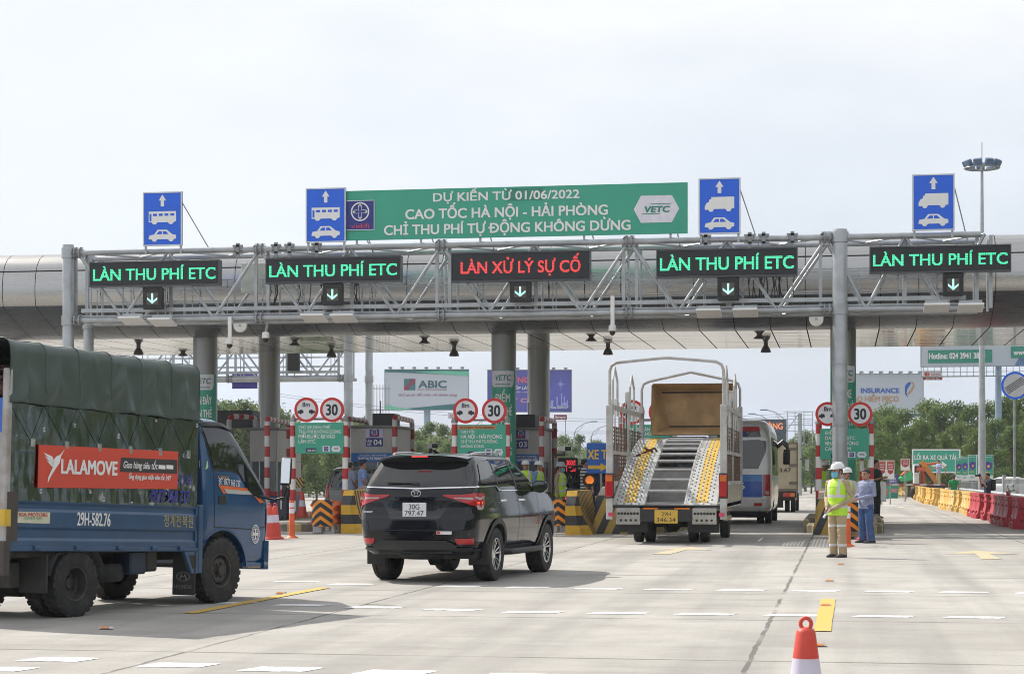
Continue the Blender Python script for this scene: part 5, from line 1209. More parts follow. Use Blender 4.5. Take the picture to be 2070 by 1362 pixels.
		wheel(t, s * .765, RA, R_, .265, 'alloy', s); wheel(t, s * .765, FA, R_, .265, 'alloy', s)
	# spoiler with a drooping centre
	mb = MB()
	def SP(u, v):
		x = -.655 + 1.31 * u; e = abs(2 * u - 1); y = .30 + .14 * e ** 3 - .04 * e * (1 - e) + v * (.72 - .30); z = 1.790 + .036 * math.sin(min(1, v) * PI / 2) - .05 * e ** 4
		return (x, y, z)
	def SU(u, v):
		x = -.655 + 1.31 * u; e = abs(2 * u - 1); y = .30 + .14 * e ** 3 - .04 * e * (1 - e) + v * .22; z = 1.792 - .05 * e ** 4 - .028 - v * (.085 + .07 * (1 - e ** 2) * .5)
		return (x, y, z)
	mb.grid(SP, 30, 8); mb.grid(lambda u, v: tuple(Vector(SP(u, 0)) * (1 - v) + Vector(SU(u, 0)) * v), 30, 2); mb.build('spoiler', paint, t, smooth=40)
	mb = MB(); mb.grid(SU, 30, 4); mb.build('spoiler_underside', black, t, smooth=60)
	mb = MB(); mb.box(-.115, .115, 0.256, .272, 1.768, 1.788); mb.build('brake_lamp', lamp_lit, t)
	mb = MB(); sh.rear_patch(mb, [(-.845, 1.218), (0, 1.196), (.845, 1.218)], [(-.845, 1.234), (0, 1.213), (.845, 1.234)], .012, 2, 14); mb.build('chrome_strip', chrome, t, smooth=60)
	mb = MB(); sh.rear_patch(mb, [(-.68, .695), (.68, .695)], [(-.68, .702), (.68, .702)], .004, 1, 20); sh.rear_patch(mb, [(.765, .86), (.772, .86)], [(.795, 1.23), (.802, 1.23)], .005, 8, 1, True); sh.rear_patch(mb, [(.68, .702), (.687, .702)], [(.765, .87), (.772, .87)], .005, 8, 1, True); mb.build('tailgate_seam', black, t)
	mb = MB(); sh.rear_patch(mb, [(-.36, .80), (.36, .80)], [(-.52, 1.04), (.52, 1.04)], .004, 6, 10); mb.build('plate_recess', mat('recess_paint', (.006, .007, .011), .22, 0, .1, coat=.7), t, smooth=60)
	mb = MB(); sh.rear_patch(mb, [(-.50, 1.045), (.50, 1.045)], [(-.52, 1.06), (.52, 1.06)], .03, 2, 10); mb.build('plate_hood', paint, t, smooth=60)
	y0 = sh.rear(0, 1.0) - .03
	pl = MB().box(-.185, .165, y0, y0 + .02, .93, 1.13, .006).build('license_plate', plate_w, t)
	mb = MB(); mb.text('30G', -.01, 1.037, .07, y0 - .004, .155, off=.0); mb.text('797.47', -.01, .948, .07, y0 - .004, .28, off=.0); mb.build('lettering', sign_k, pl, recalc=False)
	mb = MB(); y0 = sh.rear(0, 1.26) - .014                # oval badge of three rings
	for rx, rz, dz, th in ((.075, .05, 0, .13), (.022, .05, 0, .2), (.052, .018, .022, .2)):
		for k in range(28):
			a, b2 = 2 * PI * k / 28, 2 * PI * (k + 1) / 28; f = lambda a, q: (rx * q * cos(a), y0, 1.262 + dz + rz * q * sin(a)); mb.face([f(a, 1), f(b2, 1), f(b2, 1 - th), f(a, 1 - th)])
	mb.build('emblem', mat('badge_silver', (.7, .7, .72), .3, .2), t, recalc=False)
	mb = MB(); mb.text('FORTUNER', 0, 1.185, .026, sh.rear(0, 1.2) - .012, .62, off=.0); mb.build('lettering', mat('smoked_lettering', (.03, .032, .04), .2, .7), t, recalc=False)
	mb = MB(); mb.box(-.80, -.60, sh.rear(.7, 1.02) - .008, sh.rear(.7, 1.02) + .002, .985, 1.01); mb.build('trim_badge', alu, t)
	mb = MB(); yy = sh.rear(.38, .70) - .008; mb.box(.33, .55, yy, yy + .012, .69, .735); st = mb.build('sticker', plate_w, t); mb = MB(); mb.face([(.335, yy - .002, .694), (.385, yy - .002, .694), (.385, yy - .002, .731), (.335, yy - .002, .731)]); mb.build('sticker_mark', redl, st, recalc=False)
	mb = MB(); sh.rear_patch(mb, [(-.78, .46), (-.6, .44), (-.5, .47), (.5, .47), (.6, .44), (.78, .46)], [(-.80, .50), (-.62, .50), (-.46, .58), (.46, .58), (.62, .50), (.80, .50)], .035, 4, 6)
	sh.rear_patch(mb, [(-.6, .505), (-.45, .575), (.45, .575), (.6, .505)], [(-.64, .525), (-.47, .605), (.47, .605), (.64, .525)], .045, 2, 6)
	for s in (1, -1): sh.side_patch(mb, [(.12, .45), (.45, .44), (.66, .44)], [(.12, .49), (.45, .48), (.66, .47)], s, .02, 2, 4)
	mb.build('bumper_trim', trim_k, t, smooth=40)
	mb = MB(); yw = sh.rear(-.3, 1.40) - .02; mb.tube([(-.46, yw, 1.415), (-.1, yw - .005, 1.405), (.02, yw, 1.375)], [.012, .02, .028], 8); mb.build('wiper', black, t, smooth=60)
	mb = MB(); mb.tube([(.05, .95, 1.82), (.03, .82, 1.865), (.02, .80, 1.89)], [.03, .02, .006], 8); mb.build('aerial', black, t, smooth=60)
	return t
car = suv('shiny black seven seat car driving towards the middle lane with its tail to the viewer', paint_k)
place(car, (987, 1173), head=R(6.6), local=(.765, 1.07))
# ------------------------------------------------------------------ blue truck
TH = R(17.4); TK = math.tan(R(2.0))
_o = gp(150, 1246); _td = Vector((sin(TH), cos(TH), 0)); _tn = Vector((cos(TH), -sin(TH), 0))
def tp(px, py):                                            # photo pixel on the truck's flank -> (y, z) before its nose-down tilt
	r = ray(px, py); P = Vector((_o.x, _o.y, 0)) + _tn * .06
	t = P.dot(_tn) / r.dot(_tn); s = (r * t - P).dot(_td); z = CAMH + r.z * t
	return s, z + TK * s
truck = thing('delivery_truck', 'blue covered delivery truck with green tarpaulin and red side banner', 'truck', (0, 0, 0))
truck.rotation_euler = (0, 0, -TH); truck.location = Vector((_o.x, _o.y, 0)) - _tn * .80
TILT = Matrix.Rotation(-R(2.0), 4, 'X')
tblue = mat('truck_blue_paint', (.012, .066, .175), .20, 0, .10, 2.5, coat=.7, dirt=.08, dcol=(.09, .10, .11)); tblue_b = mat('bed_blue_paint', (.018, .070, .165), .36, 0, .14, 3, coat=.25, dirt=.22, dcol=(.07, .09, .11))
def dented_steel():
	m, nt, b = _new('dented_stainless'); L = nt.links.new
	b.inputs['Base Color'].default_value = (.31, .33, .37, 1); b.inputs['Metallic'].default_value = 1.0
	n = _noise(nt, 2.2, det=1, stretch=(1, 1, 1)); n2 = _noise(nt, 9, det=2); L(_math(nt, 'ADD', .06, _math(nt, 'MULTIPLY', n2, .10)), b.inputs['Roughness'])
	# pillowed sheet with pressed dimples
	vo = nt.nodes.new('ShaderNodeTexVoronoi'); tc = nt.nodes.new('ShaderNodeTexCoord'); L(tc.outputs['Object'], vo.inputs['Vector']); vo.inputs['Scale'].default_value = 5.0
	d = _math(nt, 'MULTIPLY', _ramp(nt, vo.outputs['Distance'], .13, .0), .45)
	sp = nt.nodes.new('ShaderNodeSeparateXYZ'); L(tc.outputs['Object'], sp.inputs[0])
	w = _noise(nt, 1.0, det=1.5, stretch=(3, 5, 2.4)); low = _math(nt, 'MULTIPLY', _ramp(nt, sp.outputs['Z'], 1.75, 1.2), 2.6)
	_bump(nt, b, _math(nt, 'ADD', _math(nt, 'ADD', n, d), _math(nt, 'MULTIPLY', w, _math(nt, 'ADD', .5, low))), .5, .04); return m
steel_d = dented_steel()
XW = .86; b0, b1 = -1.11, 2.07; zb0, zb1, zt0 = .745, 1.215, 2.22
mb = MB()
prof = [(0, zb0), (0, zb0 + .06), (-.02, zb0 + .09), (-.02, zb0 + .17), (0, zb0 + .20), (0, zb0 + .36), (-.02, zb0 + .39), (-.02, zb0 + .43), (0, zb0 + .46), (0, zb1)]
for s in (1, -1): mb.rings([[(s * (XW + a), y, z) for a, z in prof] + [(s * (XW - .05), y, z) for a, z in prof[::-1]] for y in (b0 + .02, b1)])
mb.box(-XW, XW, b1 - .04, b1, zb0, zb1); mb.box(-XW + .02, XW - .02, b0, b1, zb0 + .02, zb0 + .08)
mb.build('cargo_bed', tblue_b, truck, xf=TILT)
mb = MB()
for s in (1, -1): mb.box(*sorted((s * (XW - .03), s * (XW + .008))), b0, b1 + .01, zb0 - .05, zb0 - .002, .008)
for s in (1, -1): mb.box(*sorted((s * (XW - .06), s * (XW + .012))), b1 + .015, b1 + .10, zb0 - .30, zb1 + .02, .01)
for y in (-.7, -.05, .65, 1.25, 1.75): mb.box(XW + .005, XW + .035, y - .05, y + .05, zb0 - .035, zb0 + .01, .008)
mb.prism([(b1 - .25, zb0 - .05), (b1 + .015, zb0 - .05), (b1 + .015, zb0 - .30), (b1 - .10, zb0 - .30)], XW - .04, XW + .005, 'x')
mb.build('bed_rail', tblue_b, truck, xf=TILT)
mb = MB(); mb.prism([(b1 - .16, zb0 - .09), (b1 - .02, zb0 - .09), (b1 - .02, zb0 - .22), (b1 - .08, zb0 - .25)], XW - .03, XW + .008, 'x'); mb.build('step_hole', black, truck, xf=TILT)
mb = MB()
for s in (1, -1): mb.grid(lambda u, v: (s * (XW - .015), b0 + (b1 - b0) * u, zb1 - .005 + (zt0 + .3 - zb1) * v), 24, 8)
mb.build('steel_side', steel_d, truck, smooth=60, xf=TILT)
mb = MB(); mb.box(-XW + .03, XW - .03, b1 - .05, b1 - .03, zb1, 2.75); mb.build('front_wall', mat('dark_liner', (.03, .03, .028), .8), truck, xf=TILT)
# tarpaulin over hoops
tarp_m = mat('green_tarpaulin', (.055, .077, .067), .36, 0, .10, 3, bump=.15, bsc=20, dirt=.2, dcol=(.09, .10, .08), spec=.45)
hoops = 6
def tarp(u, v):
	y = b0 - .06 + (b1 - b0 + .02) * u; f = (u * hoops) % 1.0; sag = sin(PI * f) ** 1
	a = v * 2 - 1; sg = 1 if a > 0 else -1; a = abs(a)                    # a: 0 at the ridge .. 1 at the hem
	W_, Zt = XW + .035, 2.90
	if a < .42: q = a / .42; x = q * (W_ - .13); z = Zt - .04 * q ** 2
	elif a < .58: q = (a - .42) / .16 * PI / 2; x = W_ - .13 + .11 * sin(q); z = Zt - .04 - .12 * (1 - cos(q))
	else: q = (a - .58) / .42; x = W_ - .02 + .02 * q; z = Zt - .16 - q * (Zt - .16 - zt0 + .02)
	n = mnoise.noise(Vector((y * 1.6, a * 1.8 + sg, 3.1))); n2 = mnoise.noise(Vector((y * 4 + a * 3.5, a * 2.2 - y * 1.5, sg * 2.0)))
	low = max(0, a - .5) / .5
	fold = sin((y * 7.5 + (a - .5) * 5.0 * (1 if f < .5 else -1)) * 2.2 + 2.5 * n) * max(0, min(1, (a - .45) * 4))
	z -= .009 * sag * (1 - low); x -= .008 * sag - .016 * n - .028 * n2 * low - .022 * fold * abs(n2 + .4)
	if a > .97: z -= .02 * sag * 1.0 - .03 * abs(sin(PI * f))
	return (sg * x, y, z + .008 * n)
mb = MB(); mb.grid(tarp, 132, 72); mb.build('tarpaulin', tarp_m, truck, smooth=70, xf=TILT)
mb = MB()
for k in range(hoops + 1):
	u = min(.999, k / hoops + .0005); pts = [Vector(tarp(u, v / 40)) for v in range(2, 39)]; mb.tube([p + Vector((0, 0, .004)) for p in pts], .006, 6)
for s in (0.0, 1.0): mb.tube([Vector(tarp(k / 100, s)) + Vector(((.006 if s else -.006), 0, .012)) for k in range(101)], .010, 6)
mb.build('hem', mat('tarpaulin_seam', (.035, .055, .046), .5), truck, smooth=60, xf=TILT)
rope_m = mat('green_rope', (.03, .09, .05), .8); mb = MB(); mh = MB()
for k in range(hoops):
	ya, yc, yb2 = b0 + .02 + (b1 - b0) * k / hoops, b0 + (b1 - b0) * (k + .62) / hoops, b0 + .02 + (b1 - b0) * (k + 1) / hoops
	mb.cyl((XW + .03, ya, zt0 + .0), (XW + .006, yc, 1.83), .004, n=5); mb.cyl((XW + .006, yc, 1.83), (XW + .03, yb2, zt0 + .0), .004, n=5)
	mh.box(XW - .016, XW + .012, yc - .03, yc + .03, 1.77, 1.86, .008)
mb.build('rope', rope_m, truck, xf=TILT); mh.build('rope_hook', rim_silver, truck, xf=TILT)
# rear frame and load
rust_w = mat('rusty_white_frame', (.42, .42, .42), .6, .1, .2, 4, dirt=.6, dcol=(.16, .07, .03)); mb = MB()
mb.box(XW - .05, XW + .02, b0 - .09, b0 - .01, .75, 2.55, .01); mb.box(-XW - .02, -XW + .05, b0 - .09, b0 - .01, .75, 2.55, .01); mb.build('rear_frame', rust_w, truck, xf=TILT, split=True)
mb = MB(); mb.box(-XW + .06, XW - .055, b0 - .07, b0 - .02, 1.90, 2.25); mb.build('rear_panel', mat('bright_blue_panel', (.03, .12, .5), .45, dirt=.2), truck, xf=TILT)
mb = MB(); mb.box(-XW + .06, XW - .055, b0 - .07, b0 - .02, .75, 1.90); mb.build('tailgate', rust_w, truck, xf=TILT)
mb = MB(); mb.box(XW - .10, XW + .026, b0 - .10, b0 - .005, .95, 1.12); mb.build('yellow_marker', mat('yellow_marker', (.65, .42, .04), .5, dirt=.3), truck, xf=TILT)
mb = MB(); mb.box(XW - .12, XW + .024, b0 - .095, b0 - .006, .45, .80); mb.box(XW - .02, XW + .022, b0 - .06, b0 + .1, .80, 1.3); mb.build('rear_bracket', mat('rusty_dark', (.07, .06, .055), .8, dirt=.6, dcol=(.14, .06, .03)), truck, xf=TILT)
r2 = random.Random(2); mb = MB()
for k in range(9): y = b0 + .1 + r2.random() * .5; mb.tube([(r2.uniform(-.7, .75), y, 2.25 + .08 * r2.random()), (r2.uniform(-.7, .75), y + .1, 2.5 + .1 * r2.random()), (r2.uniform(-.7, .8), y, 2.62)], .05, 7)
mb.build('load', mat('rolled_load', (.12, .06, .05), .8, 0, .8, 6), truck, smooth=60, xf=TILT)
# chassis
mb = MB()
for s in (1, -1): mb.box(s * .36 - .04, s * .36 + .04, -1.0, 3.2, .52, .68)
mb.box(-.8, .8, b0 + .05, b1, .66, .74); mb.cyl((-.7, 0, .36), (.7, 0, .36), .06); mb.lathe([(.06, -.2), (.17, -.1), (.17, .1), (.06, .2)], 14, (0, 0, .36), 'x')
mb.box(-.7, .7, -.9, -.75, .35, .6); mb.cyl((.3, -.8, .36), (.3, 1.4, .36), .04); mb.build('chassis', mat('grimy_chassis', (.03, .028, .026), .85, 0, .3, dirt=.5), truck)
mb = MB(); mb.box(.55, .78, .98, 1.26, .40, .66, .02); mb.build('battery_box', mat('dark_blue_box', (.02, .03, .06), .5), truck)
mb = MB(); mb.box(.55, .75, 1.3, 1.5, .42, .66, .02); mb.cyl((.66, 1.36, .62), (.66, 1.42, .74), .012); mb.build('air_tank', black, truck)
e = mb = MB(); mb.lathe([(.18, -.09), (.33, -.10), (.36, -.06), (.36, .06), (.33, .10), (.18, .09)], 32, (.38, .78, .43)); mb.build('spare_wheel', rubber, truck, smooth=40)
for s in (1, -1):
	wheel(truck, s * .74, 0, .355, .19, 'steel', s, dual=.23, lugs=26); wheel(truck, s * .76, 2.58, .385, .20, 'steel', s, lugs=28)
	for y, za, yw in ((-.52, .26, .0),):
		mb = MB(); mb.box(*sorted((s * .50, s * .88)), y - .02, y, .26, .66, .008); mb.build('mud_flap', mat('mud_flap_grey', (.035, .035, .037), .7, dirt=.4), truck, xf=TILT)
	mb = MB()
	for a0, a1 in ((R(25), R(62)), (R(120), R(165))):
		mb.grid(lambda u, v: (s * (.50 + .36 * v), .46 * cos(a0 + (a1 - a0) * u), .34 + .46 * sin(a0 + (a1 - a0) * u)), 8, 1)
	mb.build('mud_guard', mat('mud_guard_grey', (.10, .105, .11), .6, dirt=.4), truck, smooth=60)
ffl = mb = MB(); mb.box(.55, .875, 2.02, 2.04, .19, .70, .008); fl = mb.build('mud_flap', mat('mud_flap_grey', (.035, .035, .037), .7), truck, xf=TILT)
mb = MB(); n = 28
for k in range(n):
	a, b2 = 2 * PI * k / n, 2 * PI * (k + 1) / n; f = lambda a, q: (.71 + .10 * q * cos(a), 2.016, .405 + .055 * q * sin(a)); mb.face([f(a, 1), f(b2, 1), f(b2, .85), f(a, .85)])
for pts in ([(-.055, -.03), (-.035, -.03), (-.01, .035), (-.03, .035)], [(.035, -.035), (.055, -.035), (.03, .03), (.01, .03)], [(-.03, -.008), (.03, .0), (.03, .012), (-.025, .004)]): mb.face([(.71 + a, 2.016, .405 + b2) for a, b2 in pts])
mb.text('HYUNDAI', .71, .265, .045, 2.016, .24, off=.0); mb.build('flap_lettering', mat('faded_lettering', (.22, .22, .23), .7), fl, recalc=False, xf=TILT)
# cab
cs = Shell([(.55, 2.24, 3.58, .80, .06, .22, 0), (.62, 2.22, 3.62, .84, .06, .22, 0), (.95, 2.22, 3.66, .855, .06, .24, 0), (1.25, 2.22, 3.66, .86, .06, .26, 0), (1.42, 2.22, 3.63, .855, .06, .28, 0), (1.50, 2.22, 3.57, .845, .06, .28, 0), (1.75, 2.23, 3.36, .81, .06, .28, 0), (2.0, 2.24, 3.15, .772, .07, .28, 0), (2.15, 2.26, 3.0, .745, .09, .28, 0), (2.22, 2.29, 2.9, .71, .12, .28, 0), (2.262, 2.36, 2.78, .64, .15, .25, 0), (2.278, 2.5, 2.6, .5, .05, .05, 0)], taper=.015)
mb = MB(); cs.body(mb, [.55 + .02 * k for k in range(86)] + [2.262, 2.272, 2.278], [(2.58, .47, .49)], nS=60); mb.build('cab', tblue, truck, smooth=35, xf=TILT)
mb = MB(); mb.box(-.72, .72, 2.3, 3.5, .5, 1.2); mb.build('cab_underside', black, truck, xf=TILT)
for s in (1, -1):
	mb = MB()
	mb.grid(lambda u, v: (s * (.62 + .245 * v), 2.58 + .48 * cos(R(-20) + R(205) * u), max(.52, .47 + .48 * sin(R(-20) + R(205) * u))), 26, 1)
	mb.grid(lambda u, v: (s * (cs.side(2.58 + .48 * cos(R(-20) + R(205) * u), .9) + .008), 2.58 + (.475 + .035 * v) * cos(R(-20) + R(205) * u), max(.52, .47 + (.475 + .035 * v) * sin(R(-20) + R(205) * u))), 26, 1); mb.build('wheel_arch', tblue, truck, smooth=50, xf=TILT)
W_ = [tp(421, 864), tp(432, 945), tp(470, 948), tp(482, 955), tp(497, 990), tp(506, 1000), tp(524, 1003), tp(524, 985), tp(514, 950), tp(497, 905), tp(478, 874)]
bot = [W_[1], W_[2], W_[3], W_[4], W_[5], W_[6]]
ys = [q[0] for q in bot]; tops = [W_[0], (W_[2][0] - .0, W_[0][1] - .0), W_[10], W_[9], W_[8], W_[7]]
WB, WT = bot, [(W_[0][0] - .02, W_[0][1]), ((W_[0][0] + W_[10][0]) / 2, W_[0][1] + .01), W_[10], W_[9], W_[8], W_[7]]
grow = lambda P, dy, dz: [(a + dy * (1 if i > 2 else -1 if i == 0 else 0), b2 + dz) for i, (a, b2) in enumerate(P)]
for s in (1, -1):
	mb = MB(); cs.side_patch(mb, grow(WB, .03, -.03), grow(WT, .035, .035), s, .006, 10, 5); mb.build('window_frame', black, truck, smooth=60, xf=TILT)
	mb = MB(); cs.side_patch(mb, WB, WT, s, .012, 10, 5); mb.build('side_window', mat('truck_window_glass', (.012, .015, .017), .03, 0, .05, spec=1.0), truck, smooth=60, xf=TILT)
	mb = MB(); v0 = [(WT[0][0], WT[0][1] + .02), (WT[1][0], WT[1][1] + .03), (WT[2][0], WT[2][1] + .03), ((WT[2][0] + WT[3][0]) / 2, (WT[2][1] + WT[3][1]) / 2 + .05)]; v1 = [(a, b2 + .05) for a, b2 in v0]; cs.side_patch(mb, v0, v1, s, .03, 3, 5); mb.build('rain_visor', black, truck, smooth=60, xf=TILT)
	mb = MB()
	for a, b2 in (((2.40, .98), (2.40, 2.14)), ((2.40, .98), (3.2, .96)), ((3.48, 1.0), (3.50, 1.30)), ((3.2, .96), (3.48, 1.0))):
		if abs(a[0] - b2[0]) < .1: cs.side_patch(mb, [a, (a[0] + .011, a[1])], [b2, (b2[0] + .011, b2[1])], s, .003, 12, 1)
		else: cs.side_patch(mb, [a, b2], [(a[0], a[1] + .011), (b2[0], b2[1] + .011)], s, .003, 1, 12)
	mb.build('door_seam', black, truck, xf=TILT)
	mb = MB(); h0, h1 = tp(438, 1018), tp(452, 1002); cs.side_patch(mb, [h0, (h1[0], h0[1])], [(h0[0], h1[1]), h1], s, .008, 3, 3); mb.build('door_handle', black, truck, smooth=60, xf=TILT)
	mb = MB(); mb.box(*sorted((s * .70, s * .835)), 3.02, 3.5, .50, .57, .01); mb.build('step', tblue, truck, xf=TILT)
mb = MB(); mb.rings([[(x, y + .02, z) for x, y in [(-.86, 3.42), (-.8, 3.60), (-.6, 3.72), (.6, 3.72), (.8, 3.60), (.86, 3.42), (.7, 3.42), (-.7, 3.42)]] for z in (.48, .52, .80, .83)]); mb.build('bumper', tblue, truck, smooth=40, xf=TILT)
mb = MB(); mb.grid(lambda u, v: (-.68 + 1.36 * u, cs.front(-.68 + 1.36 * u, 1.50 + .62 * v, .006), 1.50 + .62 * v), 20, 8); mb.build('windscreen', glass_d, truck, smooth=60, xf=TILT)
mb = MB(); cs.side_patch(mb, [(3.47, 1.02), (3.6, 1.02)], [(3.48, 1.22), (3.6, 1.22)], 1, .01, 4, 4); mb.build('headlight', lamp_c, truck, smooth=60, xf=TILT)
# wing mirror on a bent arm
mz = tp(560, 943); mb = MB(); mb.tube([(.83, 3.44, 1.36), (.98, 3.47, 1.33), (1.12, 3.47, 1.36), (1.17, 3.45, 1.48)], .016, 7); arm_ = mb.build('mirror_arm', black, truck, smooth=60, xf=TILT)
MT = TILT @ Matrix.Translation((1.145, 3.46, 1.68)) @ Matrix.Rotation(R(20), 4, 'Z') @ Matrix.Rotation(R(-9), 4, 'X')
mb = MB(); mb.box(-.068, .068, -.03, .03, -.175, .175, .03, 2); mb.build('mirror_case', black, truck, smooth=50, xf=MT)
mb = MB(); mb.box(-.055, .055, -.036, -.031, -.155, .155, .002); mb.build('mirror_glass', mat('mirror_glass_truck', (.85, .88, .9), .12, 1, .01), truck, xf=MT)
# lettering and stickers on the flank; M maps (along, -, up) on to the flank
def flank(x): return Matrix(((0, 1, 0, x), (1, 0, 0, 0), (0, 0, 1, 0), (0, 0, 0, 1)))     # (u, v, z) -> (x + v, u, z)
def fpoly(mb, pix, x):
	mb.face([(x, *tp(*p)) for p in pix])
def ftext(mb, txt, pa, pb, h, x, off=.02, shear=0):        # text between two baseline pixels
	(y0, z0), (y1, z1) = tp(*pa), tp(*pb); n0 = len(mb.bm.verts)
	mb.text(txt, 0, 0, h, 0, y1 - y0, al='l', off=off, shear=shear); mb.bm.verts.ensure_lookup_table()
	for v in mb.bm.verts[n0:]: u = v.co.x; v.co = Vector((x - v.co.y, y0 + u, z0 + (z1 - z0) * u / max(.01, y1 - y0) + v.co.z))
def fput(mb, name, m, parent=truck): return mb.build(name, m, parent, recalc=False, xf=TILT)
XB = XW + .004
mb = MB(); q = [tp(69, 898), tp(352, 912), tp(352, 988), tp(69, 985)]
mb.rings([[(XB - .002, a, b2) for a, b2 in q], [(XB + .006, a, b2) for a, b2 in q]]); red_ban = mb.build('side_banner', mat('banner_red', (.62, .065, .035), .5, 0, .05, 2), truck, xf=TILT)
xl_ = XB + .010; mb = MB(); ftext(mb, 'LALAMOVE', (115, 956), (228, 960), .145, xl_, .03)
bird = [[(78, 914), (96, 922), (100, 932), (92, 930)], [(80, 921), (96, 930), (101, 938), (94, 936)], [(84, 929), (97, 937), (101, 944), (95, 942)], [(94, 934), (104, 922), (112, 918), (121, 907), (114, 921), (111, 935), (103, 947), (94, 962), (88, 976), (88, 966), (94, 952), (99, 940)]]
for b_ in bird: fpoly(mb, b_, xl_)
fput(mb, 'lettering', letter_w, red_ban)
mb = MB(); fpoly(mb, [(236, 924), (350, 929), (350, 957), (234, 953)], XB + .008); fput(mb, 'dark_panel', mat('banner_dark', (.035, .035, .038), .5), red_ban)
mb = MB(); ftext(mb, 'Giao hàng siêu tốc', (240, 945), (309, 948), .075, xl_ + .002, .01, .15); ftext(mb, 'Ứng dụng giao nhận siêu tốc 24/7', (252, 967), (337, 970), .05, xl_ + .002, .02, .1); fput(mb, 'small_lettering', letter_w, red_ban)
mb = MB()
for a in (312, 328): fpoly(mb, [(a, 939), (a + 14, 940), (a + 14, 948), (a, 947)], xl_ + .001)
fput(mb, 'badge', letter_w, red_ban)
mb = MB(); ftext(mb, '0977 968 737', (300, 1014), (379, 1016), .135, XB, .012); ftext(mb, 'CHO THUÊ', (352, 979), (383, 980), .11, XB, .0); fput(mb, 'phone_lettering', mat('violet_blue_lettering', (.03, .03, .30), .5), truck)
xb_ = XW + .004; mb = MB(); ftext(mb, '29H-582.76', (151, 1061), (218, 1063), .135, xb_, .012); fput(mb, 'plate_lettering', letter_w)
mb = MB(); ftext(mb, '청계천북원', (327, 1062), (386, 1064), .105, xb_, .0); fput(mb, 'script_lettering', mat('gold_lettering', (.42, .36, .14), .5))
mb = MB(); fpoly(mb, [(24, 1033), (96, 1035), (95, 1058), (24, 1056)], xb_); stk = fput(mb, 'maker_sticker', mat('cream_sticker', (.60, .60, .45), .5))
mb = MB(); ftext(mb, 'KIA MOTORS', (33, 1043), (90, 1044), .038, xb_ + .003, .01); fput(mb, 'lettering', redl, stk)
mb = MB(); ftext(mb, '기아자동차 서비스', (42, 1050), (80, 1050), .025, xb_ + .003, .0); fput(mb, 'green_lettering', mat('green_lettering', (.05, .22, .05), .5), stk)
def cx_(p): y, z = tp(*p); return cs.side(y, z, .007)
def cpoly(mb, pix, off=.0):                                # patch that follows the cab side
	mb.face([(cx_(p) + off, *tp(*p)) for p in pix])
mb = MB(); cpoly(mb, [(437, 979), (507, 988), (513, 997), (446, 988)]); cpoly(mb, [(437, 979), (446, 988), (453, 997), (447, 998)]); cpoly(mb, [(500, 988), (507, 988), (530, 1016), (520, 1016)], .001); fput(mb, 'orange_stripe', mat('stripe_orange', (.65, .13, .02), .4))
mb = MB(); cpoly(mb, [(448, 988), (500, 992), (508, 1000), (454, 997)], .0005); fput(mb, 'silver_stripe', alu)
mb = MB(); cpoly(mb, [(507, 985), (522, 986), (543, 1014), (531, 1016)]); fput(mb, 'grey_stripe', mat('stripe_grey', (.10, .11, .12), .4))
mb = MB(); ftext(mb, 'ĐT: 0977 968 737', (436, 978), (480, 984), .075, cx_((455, 980)) + .012, .0); fput(mb, 'door_lettering', letter_w)
mb = MB(); ftext(mb, 'K3000S', (436, 967), (459, 969), .038, cx_((445, 968)) + .008, .0); fput(mb, 'model_lettering', mat('orange_lettering', (.6, .3, .1), .4))
mb = MB(); n = 30; cy, cz = tp(514, 1079); xx = cs.side(cy, cz, .006)
for r0, r1 in ((1, .90), (.62, .55)):
	for k in range(n):
		a, b2 = 2 * PI * k / n, 2 * PI * (k + 1) / n; f = lambda a, q: (xx, cy + .085 * q * cos(a), cz + .115 * q * sin(a)); mb.face([f(a, r0), f(b2, r0), f(b2, r1), f(a, r1)])
for k in range(18):
	a = 2 * PI * k / 18; f = lambda a, q: (xx, cy + .085 * q * cos(a), cz + .115 * q * sin(a)); mb.face([f(a, .83), f(a + .2, .83), f(a + .2, .69), f(a, .69)])
mb.face([(xx, cy - .05, cz - .018), (xx, cy + .05, cz - .018), (xx, cy + .05, cz + .018), (xx, cy - .05, cz + .018)]); mb.face([(xx, cy - .012, cz - .06), (xx, cy + .012, cz - .06), (xx, cy + .012, cz + .06), (xx, cy - .012, cz + .06)]); fput(mb, 'round_sticker', letter_w)
mb = MB(); cpoly(mb, [(412, 930), (421, 931), (421, 944), (417, 948), (412, 944)]); fput(mb, 'inspection_sticker', mat('pale_green_sticker', (.35, .6, .35), .5))
# ------------------------------------------------------------------ car carrier
cw = mat('carrier_white_steel', (.46, .46, .45), .5, .25, .14, 4, dirt=.55, dcol=(.17, .10, .06)); cs_st = mat('carrier_panel_steel', (.46, .45, .43), .25, .85, .15, 3, dirt=.35, dcol=(.15, .12, .1)); rust = mat('rusty_bars', (.13, .085, .06), .8, 0, .4, 9, dirt=.5)
yelst = mat('ramp_yellow', (.60, .38, .05), .55, 0, .15, 5, dirt=.4, dcol=(.3, .28, .25)); ramp_m = mat('ramp_steel', (.55, .55, .54), .42, .35, .12, 5, dirt=.35, dcol=(.25, .22, .2))
car_r = dp(1347, HY, 43.0)
cc = thing('car_carrier', 'grey metal car carrier truck with two yellow striped perforated ramps at its rear', 'truck', (car_r.x, car_r.y, 0))
HW = 1.27; ZT = 3.98; LC = 7.0
def cpost(mb, x, y, z0, z1, a=.06): mb.box(x - a, x + a, y - a, y + a, z0, z1, .01)
